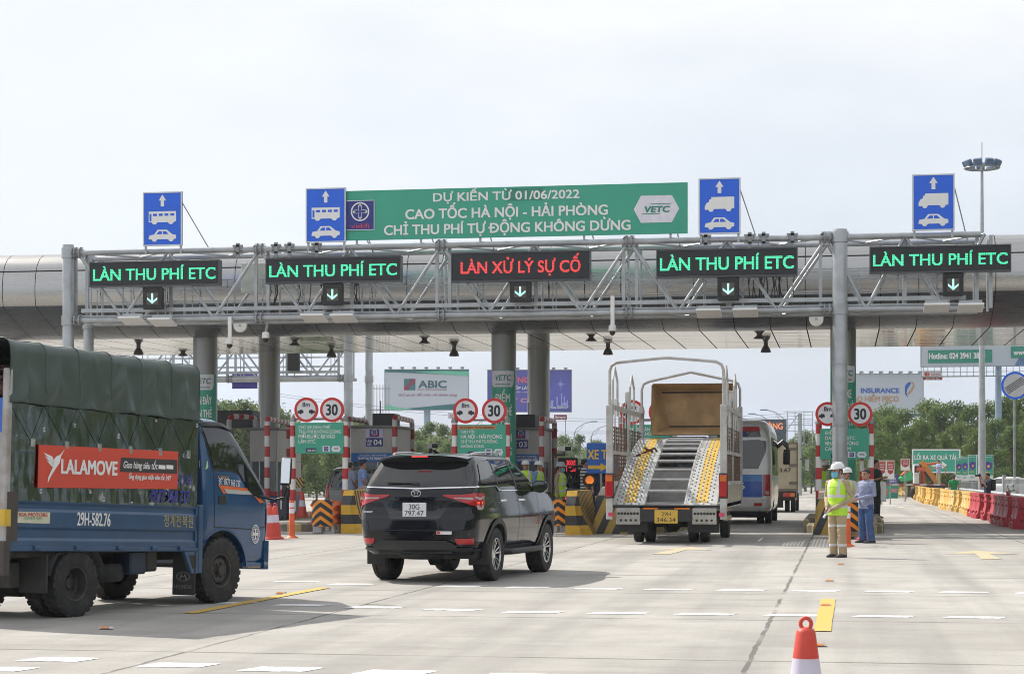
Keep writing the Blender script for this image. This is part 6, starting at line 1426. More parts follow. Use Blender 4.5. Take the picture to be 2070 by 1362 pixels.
for s in (1, -1):
	mb = MB(); cpost(mb, s * HW, 0, .55, 3.1, .075); cpost(mb, s * (HW - .02), 3.4, .9, 3.55, .05); cpost(mb, s * HW, LC, .9, 3.3, .06)
	mb.build('cage_post', cw, cc, split=True); mb = MB(); mb.tube([(s * HW, 0, 3.05), (s * HW, 0, 3.86), (s * (HW - .04), 0, 3.98), (s * (HW - .16), 0, 4.05), (s * .6, 0, 4.10), (0, 0, 4.15)], .035, 8)
	mb.tube([(s * HW, LC, 3.2), (s * HW, LC, 3.75), (s * (HW - .05), LC, 3.9), (s * (HW - .2), LC, 3.97), (0, LC, 4.2)], .032, 8)
	for y0 in (.6, 4.2): mb.tube([(s * HW, y0, 2.9), (s * HW, y0, 3.7), (s * HW, y0 + .35, 4.0), (s * HW, y0 + .9, 3.7), (s * HW, y0 + .9, 2.9)], .028, 7)
	mb.build('hoop', cw, cc, smooth=40, split=True)
mb = MB()
for s in (1, -1):
	for z, a in ((1.35, .05), (2.05, .04), (3.08, .05), (.88, .06)): mb.box(s * HW - .03, s * HW + .03, .05, LC, z - a, z + a)
mb.build('side_rail', cw, cc)
mb = MB(); r3 = random.Random(6)
for s in (1, -1):
	y = .25
	while y < LC - .1:
		mb.box(s * HW - .012, s * HW + .012, y - .02, y + .02, 2.05, 3.3 - .08 * r3.random()); y += .78
mb.build('side_bar', cw, cc, split=True)
mb = MB()
for s in (1, -1):
	y = .2
	while y < LC - .1: mb.box(s * HW - .010, s * HW + .010, y - .05, y + .05, 1.38, 2.65 - .25 * (r3.random() < .3)); y += .36
	z = 1.45
	while z < 2.65: mb.box(s * HW - .006, s * HW + .002, .15, LC - .1, z - .02, z + .02); z += .09
mb.build('side_lattice', rust, cc)
mb = MB()
for s in (1, -1):
	for k in range(7): mb.box(*sorted((s * (HW + .035), s * (HW - .02))), .12 + k * .99, 1.04 + k * .99, .92, 1.34, .012)
	mb.box(*sorted((s * (HW + .03), s * (HW - .02))), .1, LC, .80, .90)
mb.build('side_panel', cs_st, cc)
# rear sill with a plate between two perforated end boxes
mb = MB(); mb.box(-1.05, 1.05, -.02, .12, .50, .80, .01); mb.box(-.62, .62, .0, 6.8, .80, .84); mb.box(-HW, HW, .0, .14, .80, .87); mb.build('rear_sill', trim_k, cc)
for s in (1, -1):
	bx = MB().box(*sorted((s * .58, s * 1.12)), -.06, -.02, .44, .80, .01).build('sill_plate', cs_st, cc)
	mb = MB()
	for k in range(7): mb.lathe([(.032, -.003), (.032, .003)], 10, (s * (.64 + .07 * k), -.062, .68), 'y')
	for k in range(4): mb.lathe([(.028, -.003), (.028, .003)], 10, (s * (.68 + .11 * k), -.062, .53), 'y')
	mb.build('hole', black, bx)
	lp = MB().box(*sorted((s * (HW - .085), s * (HW + .085))), -.11, -.07, 1.05, 1.55, .02).build('tail_lamp', lamp_r, cc)
	MB().box(*sorted((s * (HW - .07), s * (HW + .07))), -.118, -.108, 1.40, 1.52).build('indicator', lamp_o, lp)
	MB().box(*sorted((s * (HW - .1), s * (HW + .1))), -.08, -.06, 1.02, 1.58).build('lamp_case', trim_k, lp)
	MB().box(*sorted((s * (HW - .10), s * (HW + .02))), -.10, -.07, .62, .70).build('reflector', mat('pink_reflector', (.6, .05, .12), .3), cc)
	mb = MB(); mb.box(*sorted((s * .45, s * 1.15)), .30, .33, .25, .56, .008); mb.build('mud_flap', black, cc)
	MB().box(*sorted((s * .18, s * .52)), -.035, -.02, .775, .81).build('marker_strip', lamp_o, cc)
pl = MB().box(-.26, .26, -.06, -.035, .46, .76, .01).build('license_plate', mat('plate_yellow', (.66, .42, .06), .45, dirt=.2), cc)
mb = MB(); mb.text('29H', 0, .63, .085, -.064, .20, off=.0); mb.text('346.34', 0, .50, .09, -.064, .42, off=.0); mb.build('lettering', sign_k, pl, recalc=False)
# ramps: steep lower half, flatter upper half
rp = [(.05, .86), (.5, 1.02), (1.6, 1.40), (3.0, 1.83), (4.2, 2.14), (4.5, 2.20), (5.4, 2.38), (6.2, 2.48), (6.9, 2.52)]
def rz(y):
	for a, b2 in zip(rp, rp[1:]):
		if y <= b2[0]: return a[1] + (b2[1] - a[1]) * (y - a[0]) / (b2[0] - a[0])
	return rp[-1][1]
for s in (1, -1):
	x0, x1 = (.40, 1.10) if s > 0 else (-1.20, -.52); nx, ny = 8, 62; mb = MB(); hb = MB()
	# sheet with real holes: every second cell of a fine grid is left open
	xs = [x0 + (x1 - x0) * (k + (.12 if k % 2 else -.12) * (0 < k < 16)) / 16 for k in range(17)]; ysr = [.05 + 6.85 * (k + (-.22 if k % 2 else .22) * (0 < k < 110)) / 110 for k in range(111)]
	for m_i in (0, 1): pass
	V = {}
	def vv(i, j):
		if (i, j) not in V: V[(i, j)] = mb.bm.verts.new((xs[i], ysr[j], rz(ysr[j]) + .0))
		return V[(i, j)]
	for i in range(16):
		for j in range(110):
			if j % 2 == 1 and i % 2 == 1 and 0 < i < 15 and (i // 2 + j // 2) % 2 == 0 and abs(ysr[j] - 4.35) > .1: continue
			f = mb.bm.faces.new((vv(i, j), vv(i + 1, j), vv(i + 1, j + 1), vv(i, j + 1))); f.material_index = 1 if (5 <= i <= 6 or 8 <= i <= 10) and 2 < j < 104 else 0
	mb.build('ramp', [ramp_m, yelst], cc, recalc=False)
	mb = MB()
	for xx in (x0, x1): mb.rings([[(xx - .02, y, z - .09), (xx + .02, y, z - .09), (xx + .02, y, z + .012), (xx - .02, y, z + .012)] for y, z in rp])
	mb.build('ramp_edge', ramp_m, cc)
mb = MB()
for k, y in enumerate((1.0, 1.75, 2.5, 3.25, 3.9, 4.5, 5.1, 5.7, 6.3, 6.8)): mb.cyl((-.53, y, rz(y) - .02), (.42, y, rz(y) - .02), .042, n=10)
mb.build('ramp_rung', cs_st, cc, smooth=50, split=True)
mb = MB(); mb.box(-1.15, 1.15, .1, 6.9, .84, .87); mb.build('deck', mat('checker_deck', (.44, .43, .42), .55, .2, .2, 9, dirt=.4), cc)
mb = MB(); mb.tube([(-.95, 3.9, 2.06), (-.75, 4.0, 2.16), (-.66, 4.1, 2.2), (-.6, 4.2, 2.12), (-.72, 4.3, 2.1), (-.9, 4.15, 2.2), (-.7, 4.05, 2.12)], .025, 6); mb.tube([(-1.1, 3.6, 1.96), (-1.0, 3.7, 2.04), (-.95, 3.8, 2.0)], .03, 6); mb.build('strap', mat('brown_strap', (.10, .03, .02), .9), cc)
# tan shield tipped over the cab
tan = mat('rusty_tan_shield', (.38, .24, .11), .6, 0, .25, 2.2, dirt=.45, dcol=(.07, .045, .03))
sh0, sh1 = dp(1321, 880, 50.2), dp(1321, 778, 50.2); zs0, zs1 = sh0.z, sh1.z; xl2 = sh0.x - car_r.x
mb = MB(); yk = 7.15
o = [(xl2, yk - .75, zs0), (xl2 + .02, yk - .75, zs1 - .05), (xl2 + .06, yk - .7, zs1), (1.12, yk - .7, zs1), (1.16, yk - .75, zs1 - .05), (1.16, yk - .75, zs0)]
i = [(xl2 + .42, yk, zs0 + .22), (xl2 + .18, yk, zs1 - .16), (xl2 + .2, yk, zs1 - .14), (1.0, yk, zs1 - .14), (1.04, yk, zs1 - .16), (1.04, yk, zs0 + .22)]
mb.rings([o, i], cap=False); mb.face(i); mb.rings([o, [(p[0] * 1.01, p[1] + .8, p[2]) for p in o]], cap=False); mb.build('shield', tan, cc, recalc=False)
mb = MB(); mb.box(xl2 + .42, 1.0, yk - .03, yk, zs0 + .20, zs0 + .25); mb.box(xl2 + .22, 1.0, yk - .02, yk, zs1 - .22, zs1 - .18); mb.build('shield_batten', mat('dark_rust', (.05, .035, .025), .8), cc)
mb = MB(); mb.box(-1.02, 1.02, 6.1, 8.0, .75, 2.45, .08, 2); mb.build('cab', mat('carrier_cab_white', (.5, .5, .5), .4, dirt=.2), cc);
mb = MB(); mb.box(-.75, .75, 6.08, 6.1, 1.75, 2.2); mb.build('cab_window', glass_d, cc)
for s in (1, -1):
	wheel(cc, s * .76, 1.5, .40, .21, 'steel', s, dual=.26, lugs=0); wheel(cc, s * 1.0, 5.1, .40, .22, 'steel', s)
mb = MB()
for s in (1, -1): mb.box(s * .4 - .05, s * .4 + .05, .2, 7.6, .52, .74)
mb.cyl((-.9, 1.5, .4), (.9, 1.5, .4), .06); mb.lathe([(.06, -.22), (.19, -.1), (.19, .1), (.06, .22)], 14, (0, 1.5, .42), 'x'); mb.box(-.35, .35, 2.2, 3.4, .35, .7); mb.build('chassis', mat('grimy_chassis', (.03, .028, .026), .85), cc)
mb = MB()
for z in (.52, .74): mb.box(1.12, 1.2, 2.2, 4.4, z - .05, z + .05)
mb.build('side_guard', mat('yellowed_guard', (.42, .35, .22), .6, dirt=.4), cc)
mb = MB()
for s in (1, -1): mb.box(*sorted((s * 1.12, s * 1.26)), 7.2, 7.28, 1.5, 2.1, .02); mb.tube([(s * .98, 7.4, 2.2), (s * 1.2, 7.25, 2.2), (s * 1.2, 7.24, 2.0)], .02, 6)
mb.build('mirror', black, cc)
# ------------------------------------------------------------------ minibus
bus_s = mat('bus_silver_paint', (.70, .695, .68), .30, .25, .06, 2, coat=.5, dirt=.12); bus_b = mat('bus_blue_band', (.008, .085, .48), .3, 0, .06, coat=.4); bus_b2 = mat('bus_pale_blue_band', (.04, .22, .60), .3, coat=.4)
bus = thing('minibus', 'silver and blue minibus ahead of the car carrier with black mirrors', 'bus', (0, 0, 0))
bp = dp(1562, HY, 61.0); BW = 1.08
bus.location = (bp.x - BW, bp.y, 0)
bsh = Shell([(.42, .12, 6.8, .98, .2, .3, .03), (.55, .02, 6.9, 1.05, .2, .3, .04), (.80, .0, 6.95, 1.07, .18, .3, .05), (1.25, .02, 6.95, 1.08, .16, .3, .05), (1.75, .06, 6.9, 1.075, .16, .3, .06), (2.45, .16, 6.6, 1.03, .18, .3, .07), (2.62, .22, 6.5, 1.0, .2, .3, .08), (2.78, .32, 6.3, .92, .25, .3, .06), (2.86, .5, 6.1, .78, .3, .3, .04), (2.88, .8, 5.8, .5, .3, .3, 0)], zm=lambda z: z if z < 1.6 else 1.6 + (z - 1.6) * 1.36)
mb = MB(); bsh.body(mb, [.42 + .03 * k for k in range(93)] + [3.23, 3.26, 3.30, 3.325, 3.34], [(1.65, .40, .46), (5.7, .40, .46)], nS=70); mb.build('body', bus_s, bus, smooth=40)
mb = MB(); mb.box(-.9, .9, .3, 6.6, .35, .9); mb.build('underbody', black, bus)
mb = MB(); bsh.rear_patch(mb, [(-.82, 1.72), (.62, 1.72), (.86, 2.12)], [(-.84, 2.36), (.62, 2.40), (.88, 2.36)], .006, 6, 6); mb.build('rear_window', glass_d, bus, smooth=60)
mb = MB(); bsh.rear_patch(mb, [(-.70, 2.46), (.70, 2.46)], [(-.62, 2.70), (.62, 2.70)], .01, 6, 8); bw = mb.build('top_panel', glass_d, bus, smooth=60)
mb = MB(); bsh.rear_patch(mb, [(-.68, 2.60), (.68, 2.60)], [(-.64, 2.70), (.64, 2.70)], .016, 3, 8); mb.build('red_strip', mat('red_film', (.5, .03, .03), .3), bw, smooth=60)
mb = MB(); bsh.rear_patch(mb, [(-.76, .86), (.76, .86)], [(-.76, 1.36), (.76, 1.36)], .005, 3, 10); bb = mb.build('blue_band', bus_b, bus, smooth=60)
mb = MB(); bsh.rear_patch(mb, [(-.76, 1.36), (.76, 1.36)], [(-.76, 1.58), (.76, 1.58)], .005, 3, 10); mb.build('pale_blue_band', bus_b2, bus, smooth=60)
mb = MB(); mb.text('16', .05, 1.12, .20, -.03, .3); mb.build('lettering', letter_w, bb, recalc=False)
for s in (1, -1):
	mb = MB(); bsh.rear_patch(mb, [(.78, .90), (1.0, .90)], [(.78, 1.58), (1.0, 1.58)], .012, 6, 4)
	if s < 0: mb.move(Matrix.Scale(-1, 4, (1, 0, 0)))
	tl = mb.build('tail_lamp', lamp_r, bus, smooth=60)
	mb = MB(); mb.box(*sorted((s * .83, s * .97)), bsh.rear(.9, 1) - .02, bsh.rear(.9, 1), .93, 1.06, .01); mb.build('reverse_lamp', lamp_c, tl)
	mb = MB(); bsh.rear_patch(mb, [(.50, .58), (.74, .58)], [(.48, .68), (.75, .68)], .01, 2, 4)
	if s < 0: mb.move(Matrix.Scale(-1, 4, (1, 0, 0)))
	mb.build('reflector', lamp_r, bus)
	for y0, y1 in ((.55, 1.5), (1.56, 2.6), (2.66, 3.7), (3.76, 4.8), (4.86, 6.1)):
		mb = MB(); bsh.side_patch(mb, [(y0, 1.55), (y1, 1.55)], [(y0 + .1 * (y0 < 1), 2.45), (y1, 2.45)], s, .006, 6, 5); mb.build('side_window', glass_d, bus, smooth=60)
	mb = MB(); bsh.side_patch(mb, [(.3, 1.40), (6.4, 1.40)], [(.3, 1.53), (6.4, 1.53)], s, .006, 2, 20); mb.build('side_band', mat('green_band', (.05, .28, .22), .4), bus, smooth=60)
	wheel(bus, s * .88, 1.65, .40, .22, 'steel', s, dual=.25 if s else 0); wheel(bus, s * .92, 5.7, .40, .22, 'steel', s)
	for yy, zz in ((6.2, 2.25), (6.5, 2.35)):
		mb = MB(); mb.box(*sorted((s * 1.22, s * 1.46)), yy - .05, yy + .05, zz - .32, zz + .12, .04, 2); mb.tube([(s * 1.0, yy, zz + .25), (s * 1.2, yy, zz + .42), (s * 1.36, yy, zz + .28), (s * 1.36, yy, zz + .05)], .05, 7); mb.build('mirror', black, bus, smooth=40)
mb = MB(); mb.box(-.8, .8, .9, .92, .2, .45); mb.build('mud_flap', black, bus)
# ------------------------------------------------------------------ box truck
tanb = mat('box_cream_panel', (.40, .35, .25), .5, 0, .08, 2, dirt=.3); bt = thing('box_truck', 'cream box truck leaving the booth lane ahead of the minibus', 'truck'); d = 82
q = dp(1613, HY, d); hw = 1.02; bt.location = (q.x - hw - .01, q.y, 0); k = d / FPX; zt2 = CAMH + (965 - 894) * k
mb = MB(); mb.box(-hw, hw, 0, 4.6, .95, zt2, .02); mb.build('cargo_box', tanb, bt)
mb = MB()
for a, b2, c, e_ in ((-hw - .01, hw + .01, zt2 - .06, zt2 + .01), (-hw - .01, hw + .01, .90, 1.0)): mb.box(a, b2, -.03, .05, c, e_)
for s in (1, -1): mb.box(*sorted((s * (hw - .05), s * (hw + .01))), -.03, .05, 1.0, zt2 - .06)
mb.box(-.01, .01, -.012, 0, 1.0, zt2 - .06)
for s in (1, -1):
	for z in (1.25, 2.0, zt2 - .28): mb.box(*sorted((s * (hw - .36), s * (hw + .02))), -.04, -.0, z - .06, z + .06)
	mb.cyl((s * .12, -.03, 1.0), (s * .12, -.03, zt2 - .1), .018, n=6)
mb.build('door_frame', mat('box_frame_dark', (.13, .12, .10), .6, dirt=.3), bt)
mb = MB(); mb.text('023.67', -.06, 1.72, .16, -.005, .80, al='l', off=.02); mb.build('lettering', sign_k, bt, recalc=False)
mb = MB(); mb.box(-hw + .05, hw - .05, .0, .12, .62, .88); mb.box(-.9, .9, .3, 6, .5, .9); mb.build('chassis', black, bt)
for s in (1, -1):
	MB().box(*sorted((s * .40, s * .88)), -.03, -.002, .66, .84).build('tail_lamp', lamp_r, bt); MB().box(*sorted((s * .70, s * .90)), -.04, -.028, .67, .83).build('indicator', lamp_o, bt)
	wheel(bt, s * .80, 1.2, .40, .20, 'steel', s, dual=.25); wheel(bt, s * .86, 4.9, .40, .2, 'steel', s)
	mb = MB(); mb.box(*sorted((s * 1.20, s * 1.42)), 6.0, 6.1, 1.75, 2.35, .04, 2); mb.tube([(s * .9, 6.1, 2.3), (s * 1.31, 6.1, 2.4), (s * 1.31, 6.05, 2.2)], .02, 6); mo = mb.build('mirror', black, bt); mb = MB(); mb.box(*sorted((s * 1.215, s * 1.405)), 5.99, 5.996, 1.78, 2.32); mb.build('mirror_glass', mat('mirror_glass_truck', (.85, .88, .9), .03, 1), mo)
mb = MB(); mb.box(-.9, .9, 4.75, 6.4, .7, 2.3, .1, 2); mb.build('cab', mat('carrier_cab_white', (.5, .5, .5)), bt)
mb = MB(); mb.box(-.4, .4, .45, .47, .2, .6); mb.build('mud_flap', black, bt)
# ------------------------------------------------------------------ cars waiting in the other lanes
def people_carrier(label, paint, keys, tail, name):
	t = thing(name, label, 'car'); sh = Shell(keys)
	mb = MB(); sh.body(mb, [keys[0][0] + (keys[-1][0] - keys[0][0]) * k / 60 for k in range(61)], [(.95, .33, .38), (3.6, .33, .38)], nS=70); mb.build('body', paint, t, smooth=40)
	mb = MB(); mb.box(-.75, .75, .25, 4.2, .25, .7); mb.build('underbody', black, t)
	for s in (1, -1): wheel(t, s * .72, .95, .33, .2, 'steel', s); wheel(t, s * .72, 3.6, .33, .2, 'steel', s)
	return t, sh
silver = mat('silver_car_paint', (.12, .118, .11), .25, .3, .05, coat=.7); greyp = mat('slate_car_paint', (.055, .065, .080), .22, .3, .05, coat=.8)
mk = [(.28, .1, 4.4, .80, .2, .4, .03), (.45, .0, 4.5, .86, .2, .4, .05), (.9, .03, 4.45, .87, .18, .4, .06), (1.05, .06, 4.2, .86, .16, .4, .06), (1.12, .09, 3.6, .84, .16, .3, .06), (1.55, .30, 2.9, .74, .16, .3, .08), (1.68, .38, 2.7, .68, .2, .3, .08), (1.74, .55, 2.4, .55, .3, .3, .05), (1.76, .8, 2.0, .3, .3, .3, 0)]
mpv, sh = people_carrier('grey people carrier waiting in the lane behind the striped post', silver, mk, 0, 'people_carrier')
c = dp(701, HY, 60); mpv.location = (c.x + .1, c.y, 0); mpv.rotation_euler = (0, 0, 0); mpv.scale = (1.04,) * 3
mb = MB(); sh.rear_patch(mb, [(-.76, 1.14), (.76, 1.14)], [(-.66, 1.62), (.66, 1.62)], .006, 8, 10); mb.build('rear_window', glass_d, mpv, smooth=60)
for s in (1, -1):
	for a in ([(.4, 1.14), (1.1, 1.14)], [(1.16, 1.12), (2.1, 1.12)], [(2.16, 1.12), (3.2, 1.12)]):
		mb = MB(); sh.side_patch(mb, a, [(a[0][0] + .1, 1.6), (min(a[1][0], 2.75), 1.6)], s, .006, 8, 6); mb.build('side_window', glass_d, mpv, smooth=60)
	mb = MB(); sh.rear_patch(mb, [(.66, .82), (.85, .80)], [(.70, 1.22), (.80, 1.25)], .012, 5, 4)
	if s < 0: mb.move(Matrix.Scale(-1, 4, (1, 0, 0)))
	mb.build('tail_lamp', lamp_r, mpv, smooth=60)
	mb = MB(); mb.box(*sorted((s * .62, s * .80)), -.02, .02, .42, .50); mb.build('reflector', lamp_r, mpv)
pk = [(.45, .1, 4.9, .86, .12, .4, .02), (.6, .0, 5.0, .90, .12, .4, .03), (1.10, .0, 5.0, .91, .1, .4, .03), (1.14, .02, 4.7, .90, .1, .4, .03), (1.18, 1.35, 3.8, .86, .12, .3, .05), (1.7, 1.65, 3.1, .74, .14, .3, .06), (1.80, 1.8, 2.9, .66, .2, .3, .05), (1.84, 2.0, 2.6, .4, .2, .3, 0)]
pu, sh = people_carrier('dark slate pickup with lit tail lamps waiting beyond the lane 03 booth', greyp, pk, 0, 'pickup_truck')
c = dp(1132, HY, 61); pu.location = (c.x + .92, c.y, 0)
mb = MB(); sh.rear_patch(mb, [(-.72, 1.24), (.72, 1.24)], [(-.62, 1.66), (.62, 1.66)], .006, 8, 10); mb.build('rear_window', glass_d, pu, smooth=60)
mb = MB(); mb.tube([(-.85, 1.25, 1.1), (-.80, 1.2, 1.72), (-.6, 1.2, 1.84), (.6, 1.2, 1.84), (.80, 1.2, 1.72), (.85, 1.25, 1.1)], .05, 8); mb.tube([(-.82, .3, 1.14), (-.8, 1.2, 1.6)], .04, 8); mb.tube([(.82, .3, 1.14), (.8, 1.2, 1.6)], .04, 8); mb.build('sports_bar', black, pu, smooth=50)
mb = MB(); mb.box(-.22, .0, -.03, .0, .98, 1.03); mb.build('tailgate_handle', chrome, pu)
for s in (1, -1):
	MB().box(*sorted((s * .72, s * .90)), -.02, .05, .72, 1.08, .02).build('tail_lamp', lamp_lit, pu)
	mb = MB(); sh.side_patch(mb, [(1.7, 1.2), (3.4, 1.2)], [(1.9, 1.66), (2.9, 1.66)], s, .006, 8, 10); mb.build('side_window', glass_d, pu, smooth=60)
MB().box(-.2, .2, 1.6, 1.64, 1.74, 1.79).build('brake_lamp', lamp_lit, pu)
MB().box(-.8, .8, -.14, -.01, .48, .62, .02).build('bumper', chrome, pu)
wc, sh = people_carrier('white car parked beyond the guardrail behind the photographer', mat('white_car_paint', (.62, .62, .63), .25, 0, .03, coat=.6), [(a, b2, c, d_, e_, f, g_) for a, b2, c, d_, e_, f, g_ in [(.28, .1, 4.4, .80, .2, .4, .03), (.45, .0, 4.5, .86, .2, .4, .05), (.85, .03, 4.45, .87, .18, .4, .06), (.95, .06, 4.3, .86, .16, .4, .06), (1.02, .6, 3.4, .80, .16, .3, .06), (1.32, 1.1, 2.7, .68, .16, .3, .08), (1.42, 1.4, 2.4, .5, .2, .3, .05), (1.44, 1.6, 2.1, .3, .2, .2, 0)]], 0, 'white_car')
c = dp(2012, HY, 118); wc.location = (c.x, c.y, -.02); wc.rotation_euler = (0, 0, -R(28)); wc.scale = (1.08,) * 3
mb = MB(); sh.rear_patch(mb, [(-.66, 1.05), (.66, 1.05)], [(-.56, 1.33), (.56, 1.33)], .006, 8, 10); mb.build('rear_window', glass_d, wc, smooth=60)
for s in (1, -1):
	mb = MB(); sh.side_patch(mb, [(1.0, 1.05), (3.1, 1.05)], [(1.3, 1.33), (2.6, 1.33)], s, .006, 6, 10); mb.build('side_window', glass_d, wc, smooth=60)
	MB().box(*sorted((s * .6, s * .82)), -.01, .08, .70, .84, .02).build('tail_lamp', lamp_r, wc)
# ------------------------------------------------------------------ crane truck
ct = thing('crane_truck', 'white crane truck with folded orange boom in front of the green exit sign', 'truck'); c = dp(1880, HY, 130); ct.location = (c.x, c.y, 0)
kk = 130 / FPX; orange_c = mat('crane_orange', (.66, .24, .03), .45, 0, .1, dirt=.2); P = lambda px, py: ((px - 1880) * kk, (965 - py) * kk + CAMH)
mb = MB(); mb.box(P(1848, 0)[0], P(1908, 0)[0], -.9, 1.2, .75, 1.02); mb.box(P(1848, 0)[0], P(1908, 0)[0], -.7, 1.0, .45, .75); mb.build('deck', black, ct)
mb = MB(); a, b2 = P(1847, 978), P(1858, 938); mb.box(a[0], b2[0], -.9, .9, 1.05, b2[1], .08, 2); mb.build('cab', mat('crane_white', (.55, .55, .54), .45, dirt=.3), ct); MB().box(a[0] + .05, b2[0] - .02, -.91, -.9, b2[1] - .55, b2[1] - .12).build('cab_window', glass_d, ct)
mb = MB(); mb.cyl((P(1866, 0)[0], 0, 1.0), (P(1866, 0)[0], 0, P(0, 950)[1]), .2); mb.box(P(1852, 0)[0], P(1870, 0)[0], -.92, -.5, P(0, 952)[1], P(0, 944)[1]); mb.build('crane_column', mat('crane_red', (.5, .10, .04), .5), ct)
mb = MB()
for p0, p1, w_ in (((1866, 976), (1862, 933), .16), ((1862, 934), (1892, 976), .22), ((1868, 938), (1896, 974), .14), ((1864, 932), (1880, 950), .12)):
	a, b2 = P(*p0), P(*p1); u = Vector((b2[0] - a[0], 0, b2[1] - a[1])).normalized(); n_ = Vector((-u.z, 0, u.x)) * w_
	mb.rings([[Vector((a[0], y, a[1])) + n_ * sg for y, sg in ((-.15, 1), (.15, 1), (.15, -1), (-.15, -1))], [Vector((b2[0], y, b2[1])) + n_ * sg * .7 for y, sg in ((-.12, 1), (.12, 1), (.12, -1), (-.12, -1))]])
mb.build('boom', orange_c, ct)
mb = MB(); a, b2 = P(1861, 936), P(1889, 975); u = Vector((b2[0] - a[0], 0, b2[1] - a[1])).normalized(); n_ = Vector((-u.z, 0, u.x)); mb.rings([[Vector((a[0], -.18, a[1])) - n_ * .05, Vector((a[0], -.18, a[1])) - n_ * .22, Vector((b2[0], -.18, b2[1])) - n_ * .15, Vector((b2[0], -.18, b2[1])) - n_ * .05], [Vector((a[0], -.14, a[1])) - n_ * .05, Vector((a[0], -.14, a[1])) - n_ * .22, Vector((b2[0], -.14, b2[1])) - n_ * .15, Vector((b2[0], -.14, b2[1])) - n_ * .05]]); mb.build('boom_plate', trim_k, ct)
mb = MB(); mb.cyl((P(1870, 0)[0], .0, P(0, 938)[1]), (P(1900, 0)[0], .0, P(0, 936)[1]), .09); mb.tube([(P(1900, 0)[0], 0, P(0, 938)[1]), (P(1912, 0)[0], 0, P(0, 945)[1]), (P(1910, 0)[0], 0, P(0, 960)[1])], .03, 6); mb.build('jib', mat('jib_red', (.5, .12, .03), .5), ct)
for x in (P(1853, 0)[0], P(1898, 0)[0]):
	for s in (1, -1): wheel(ct, x, s * .75, .42, .22, 'steel', 1).rotation_euler = (0, 0, PI / 2)
# motorbike
mbk = thing('motorbike', 'parked dark red motorbike beyond the red barriers', 'motorbike', dp(2066, HY, 70)); mbk.location.z = 0; mbk.rotation_euler = (0, 0, R(70))
for y in (-.62, .62):
	e = bpy.data.objects.new('wheel', None); C.objects.link(e); e.parent = mbk; e.location = (0, y, .29)
	tyre(e, .29, .09, .21); MB().lathe([(.21, -.02), (.05, -.03), (.05, .03), (.21, .02)], 20, (0, 0, 0), 'x').build('rim', rim_silver, e)
mb = MB(); mb.tube([(0, -.62, .29), (0, -.3, .5), (0, .35, .5), (0, .5, .85)], .05, 8); mb.cyl((0, .62, .29), (0, .46, .95), .04); mb.build('frame', black, mbk)
mb = MB(); mb.rings([[(-.09 * k, y, z0), (.09 * k, y, z0), (.11 * k, y, z1), (-.11 * k, y, z1)] for y, z0, z1, k in ((-.75, .66, .72, .5), (-.4, .55, .76, 1), (.1, .45, .72, 1), (.3, .42, .62, 1.2), (.45, .6, .95, 1.3), (.56, .8, 1.02, .6))]); mb.build('fairing', mat('bike_red', (.20, .015, .02), .25, coat=.6), mbk, smooth=50)
mb = MB(); mb.rings([[(-.12, y, z), (.12, y, z), (.10, y, z + .07), (-.10, y, z + .07)] for y, z in ((-.6, .78), (-.2, .76), (.2, .74))]); mb.build('seat', black, mbk, smooth=50)
mb = MB(); mb.tube([(-.34, .36, 1.02), (-.1, .48, .98), (.1, .48, .98), (.34, .36, 1.02)], .02, 8); mb.lathe([(.05, -.01), (.05, .01)], 12, (.36, .42, 1.17), 'y'); mb.cyl((.3, .4, 1.02), (.36, .42, 1.14), .008); mb.lathe([(.05, -.01), (.05, .01)], 12, (-.36, .42, 1.17), 'y'); mb.cyl((-.3, .4, 1.02), (-.36, .42, 1.14), .008); mb.build('handlebar', black, mbk, smooth=50)
# ================================================================== people (local: facing -y, the person's left is +x, 1.72 m tall)
TMP = bpy.data.scenes.new('workshop')
def remesh(mb, vox, smooth=3, wrinkle=0.0, seed=0):
	bmesh.ops.recalc_face_normals(mb.bm, faces=mb.bm.faces)
	me = bpy.data.meshes.new('tmp'); mb.bm.to_mesh(me); mb.bm.free(); o = bpy.data.objects.new('tmp', me); TMP.collection.objects.link(o)
	m = o.modifiers.new('r', 'REMESH'); m.mode = 'VOXEL'; m.voxel_size = vox
	m = o.modifiers.new('s', 'SMOOTH'); m.factor = .5; m.iterations = smooth
	vl = TMP.view_layers[0]; vl.update(); dg = vl.depsgraph; dg.update()
	r = bpy.data.meshes.new_from_object(o.evaluated_get(dg), depsgraph=dg)
	bpy.data.objects.remove(o); bpy.data.meshes.remove(me)
	if wrinkle:
		nrm = [v.normal.copy() for v in r.vertices]
		for v, n in zip(r.vertices, nrm):
			p = v.co; w = mnoise.noise(Vector((p.x * 9, p.y * 9, p.z * 22 + seed))) + .6 * mnoise.noise(Vector((p.x * 22 + p.z * 12, p.y * 22, p.z * 30 + seed)))
			v.co = p + n * w * wrinkle
	for p in r.polygons: p.use_smooth = True
	return r
def put_mesh(name, me, m, parent):
	me.name = name; me.materials.clear(); me.materials.append(m); o = bpy.data.objects.new(name, me); C.objects.link(o); o.parent = parent; return o
skin = mat('skin', (.42, .22, .14), .5, 0, .08, 12); hair_k = mat('black_hair', (.012, .010, .009), .55, 0, .3, 30); hair_g = mat('greying_hair', (.028, .027, .026), .55, 0, .5, 60)
helm_m = mat('white_helmet_plastic', (.72, .73, .74), .25, 0, .04, coat=.4); helm_g = mat('grey_helmet_plastic', (.42, .44, .46), .3, 0, .05); shoe_m = mat('dark_shoes', (.03, .03, .035), .5, 0, .2)
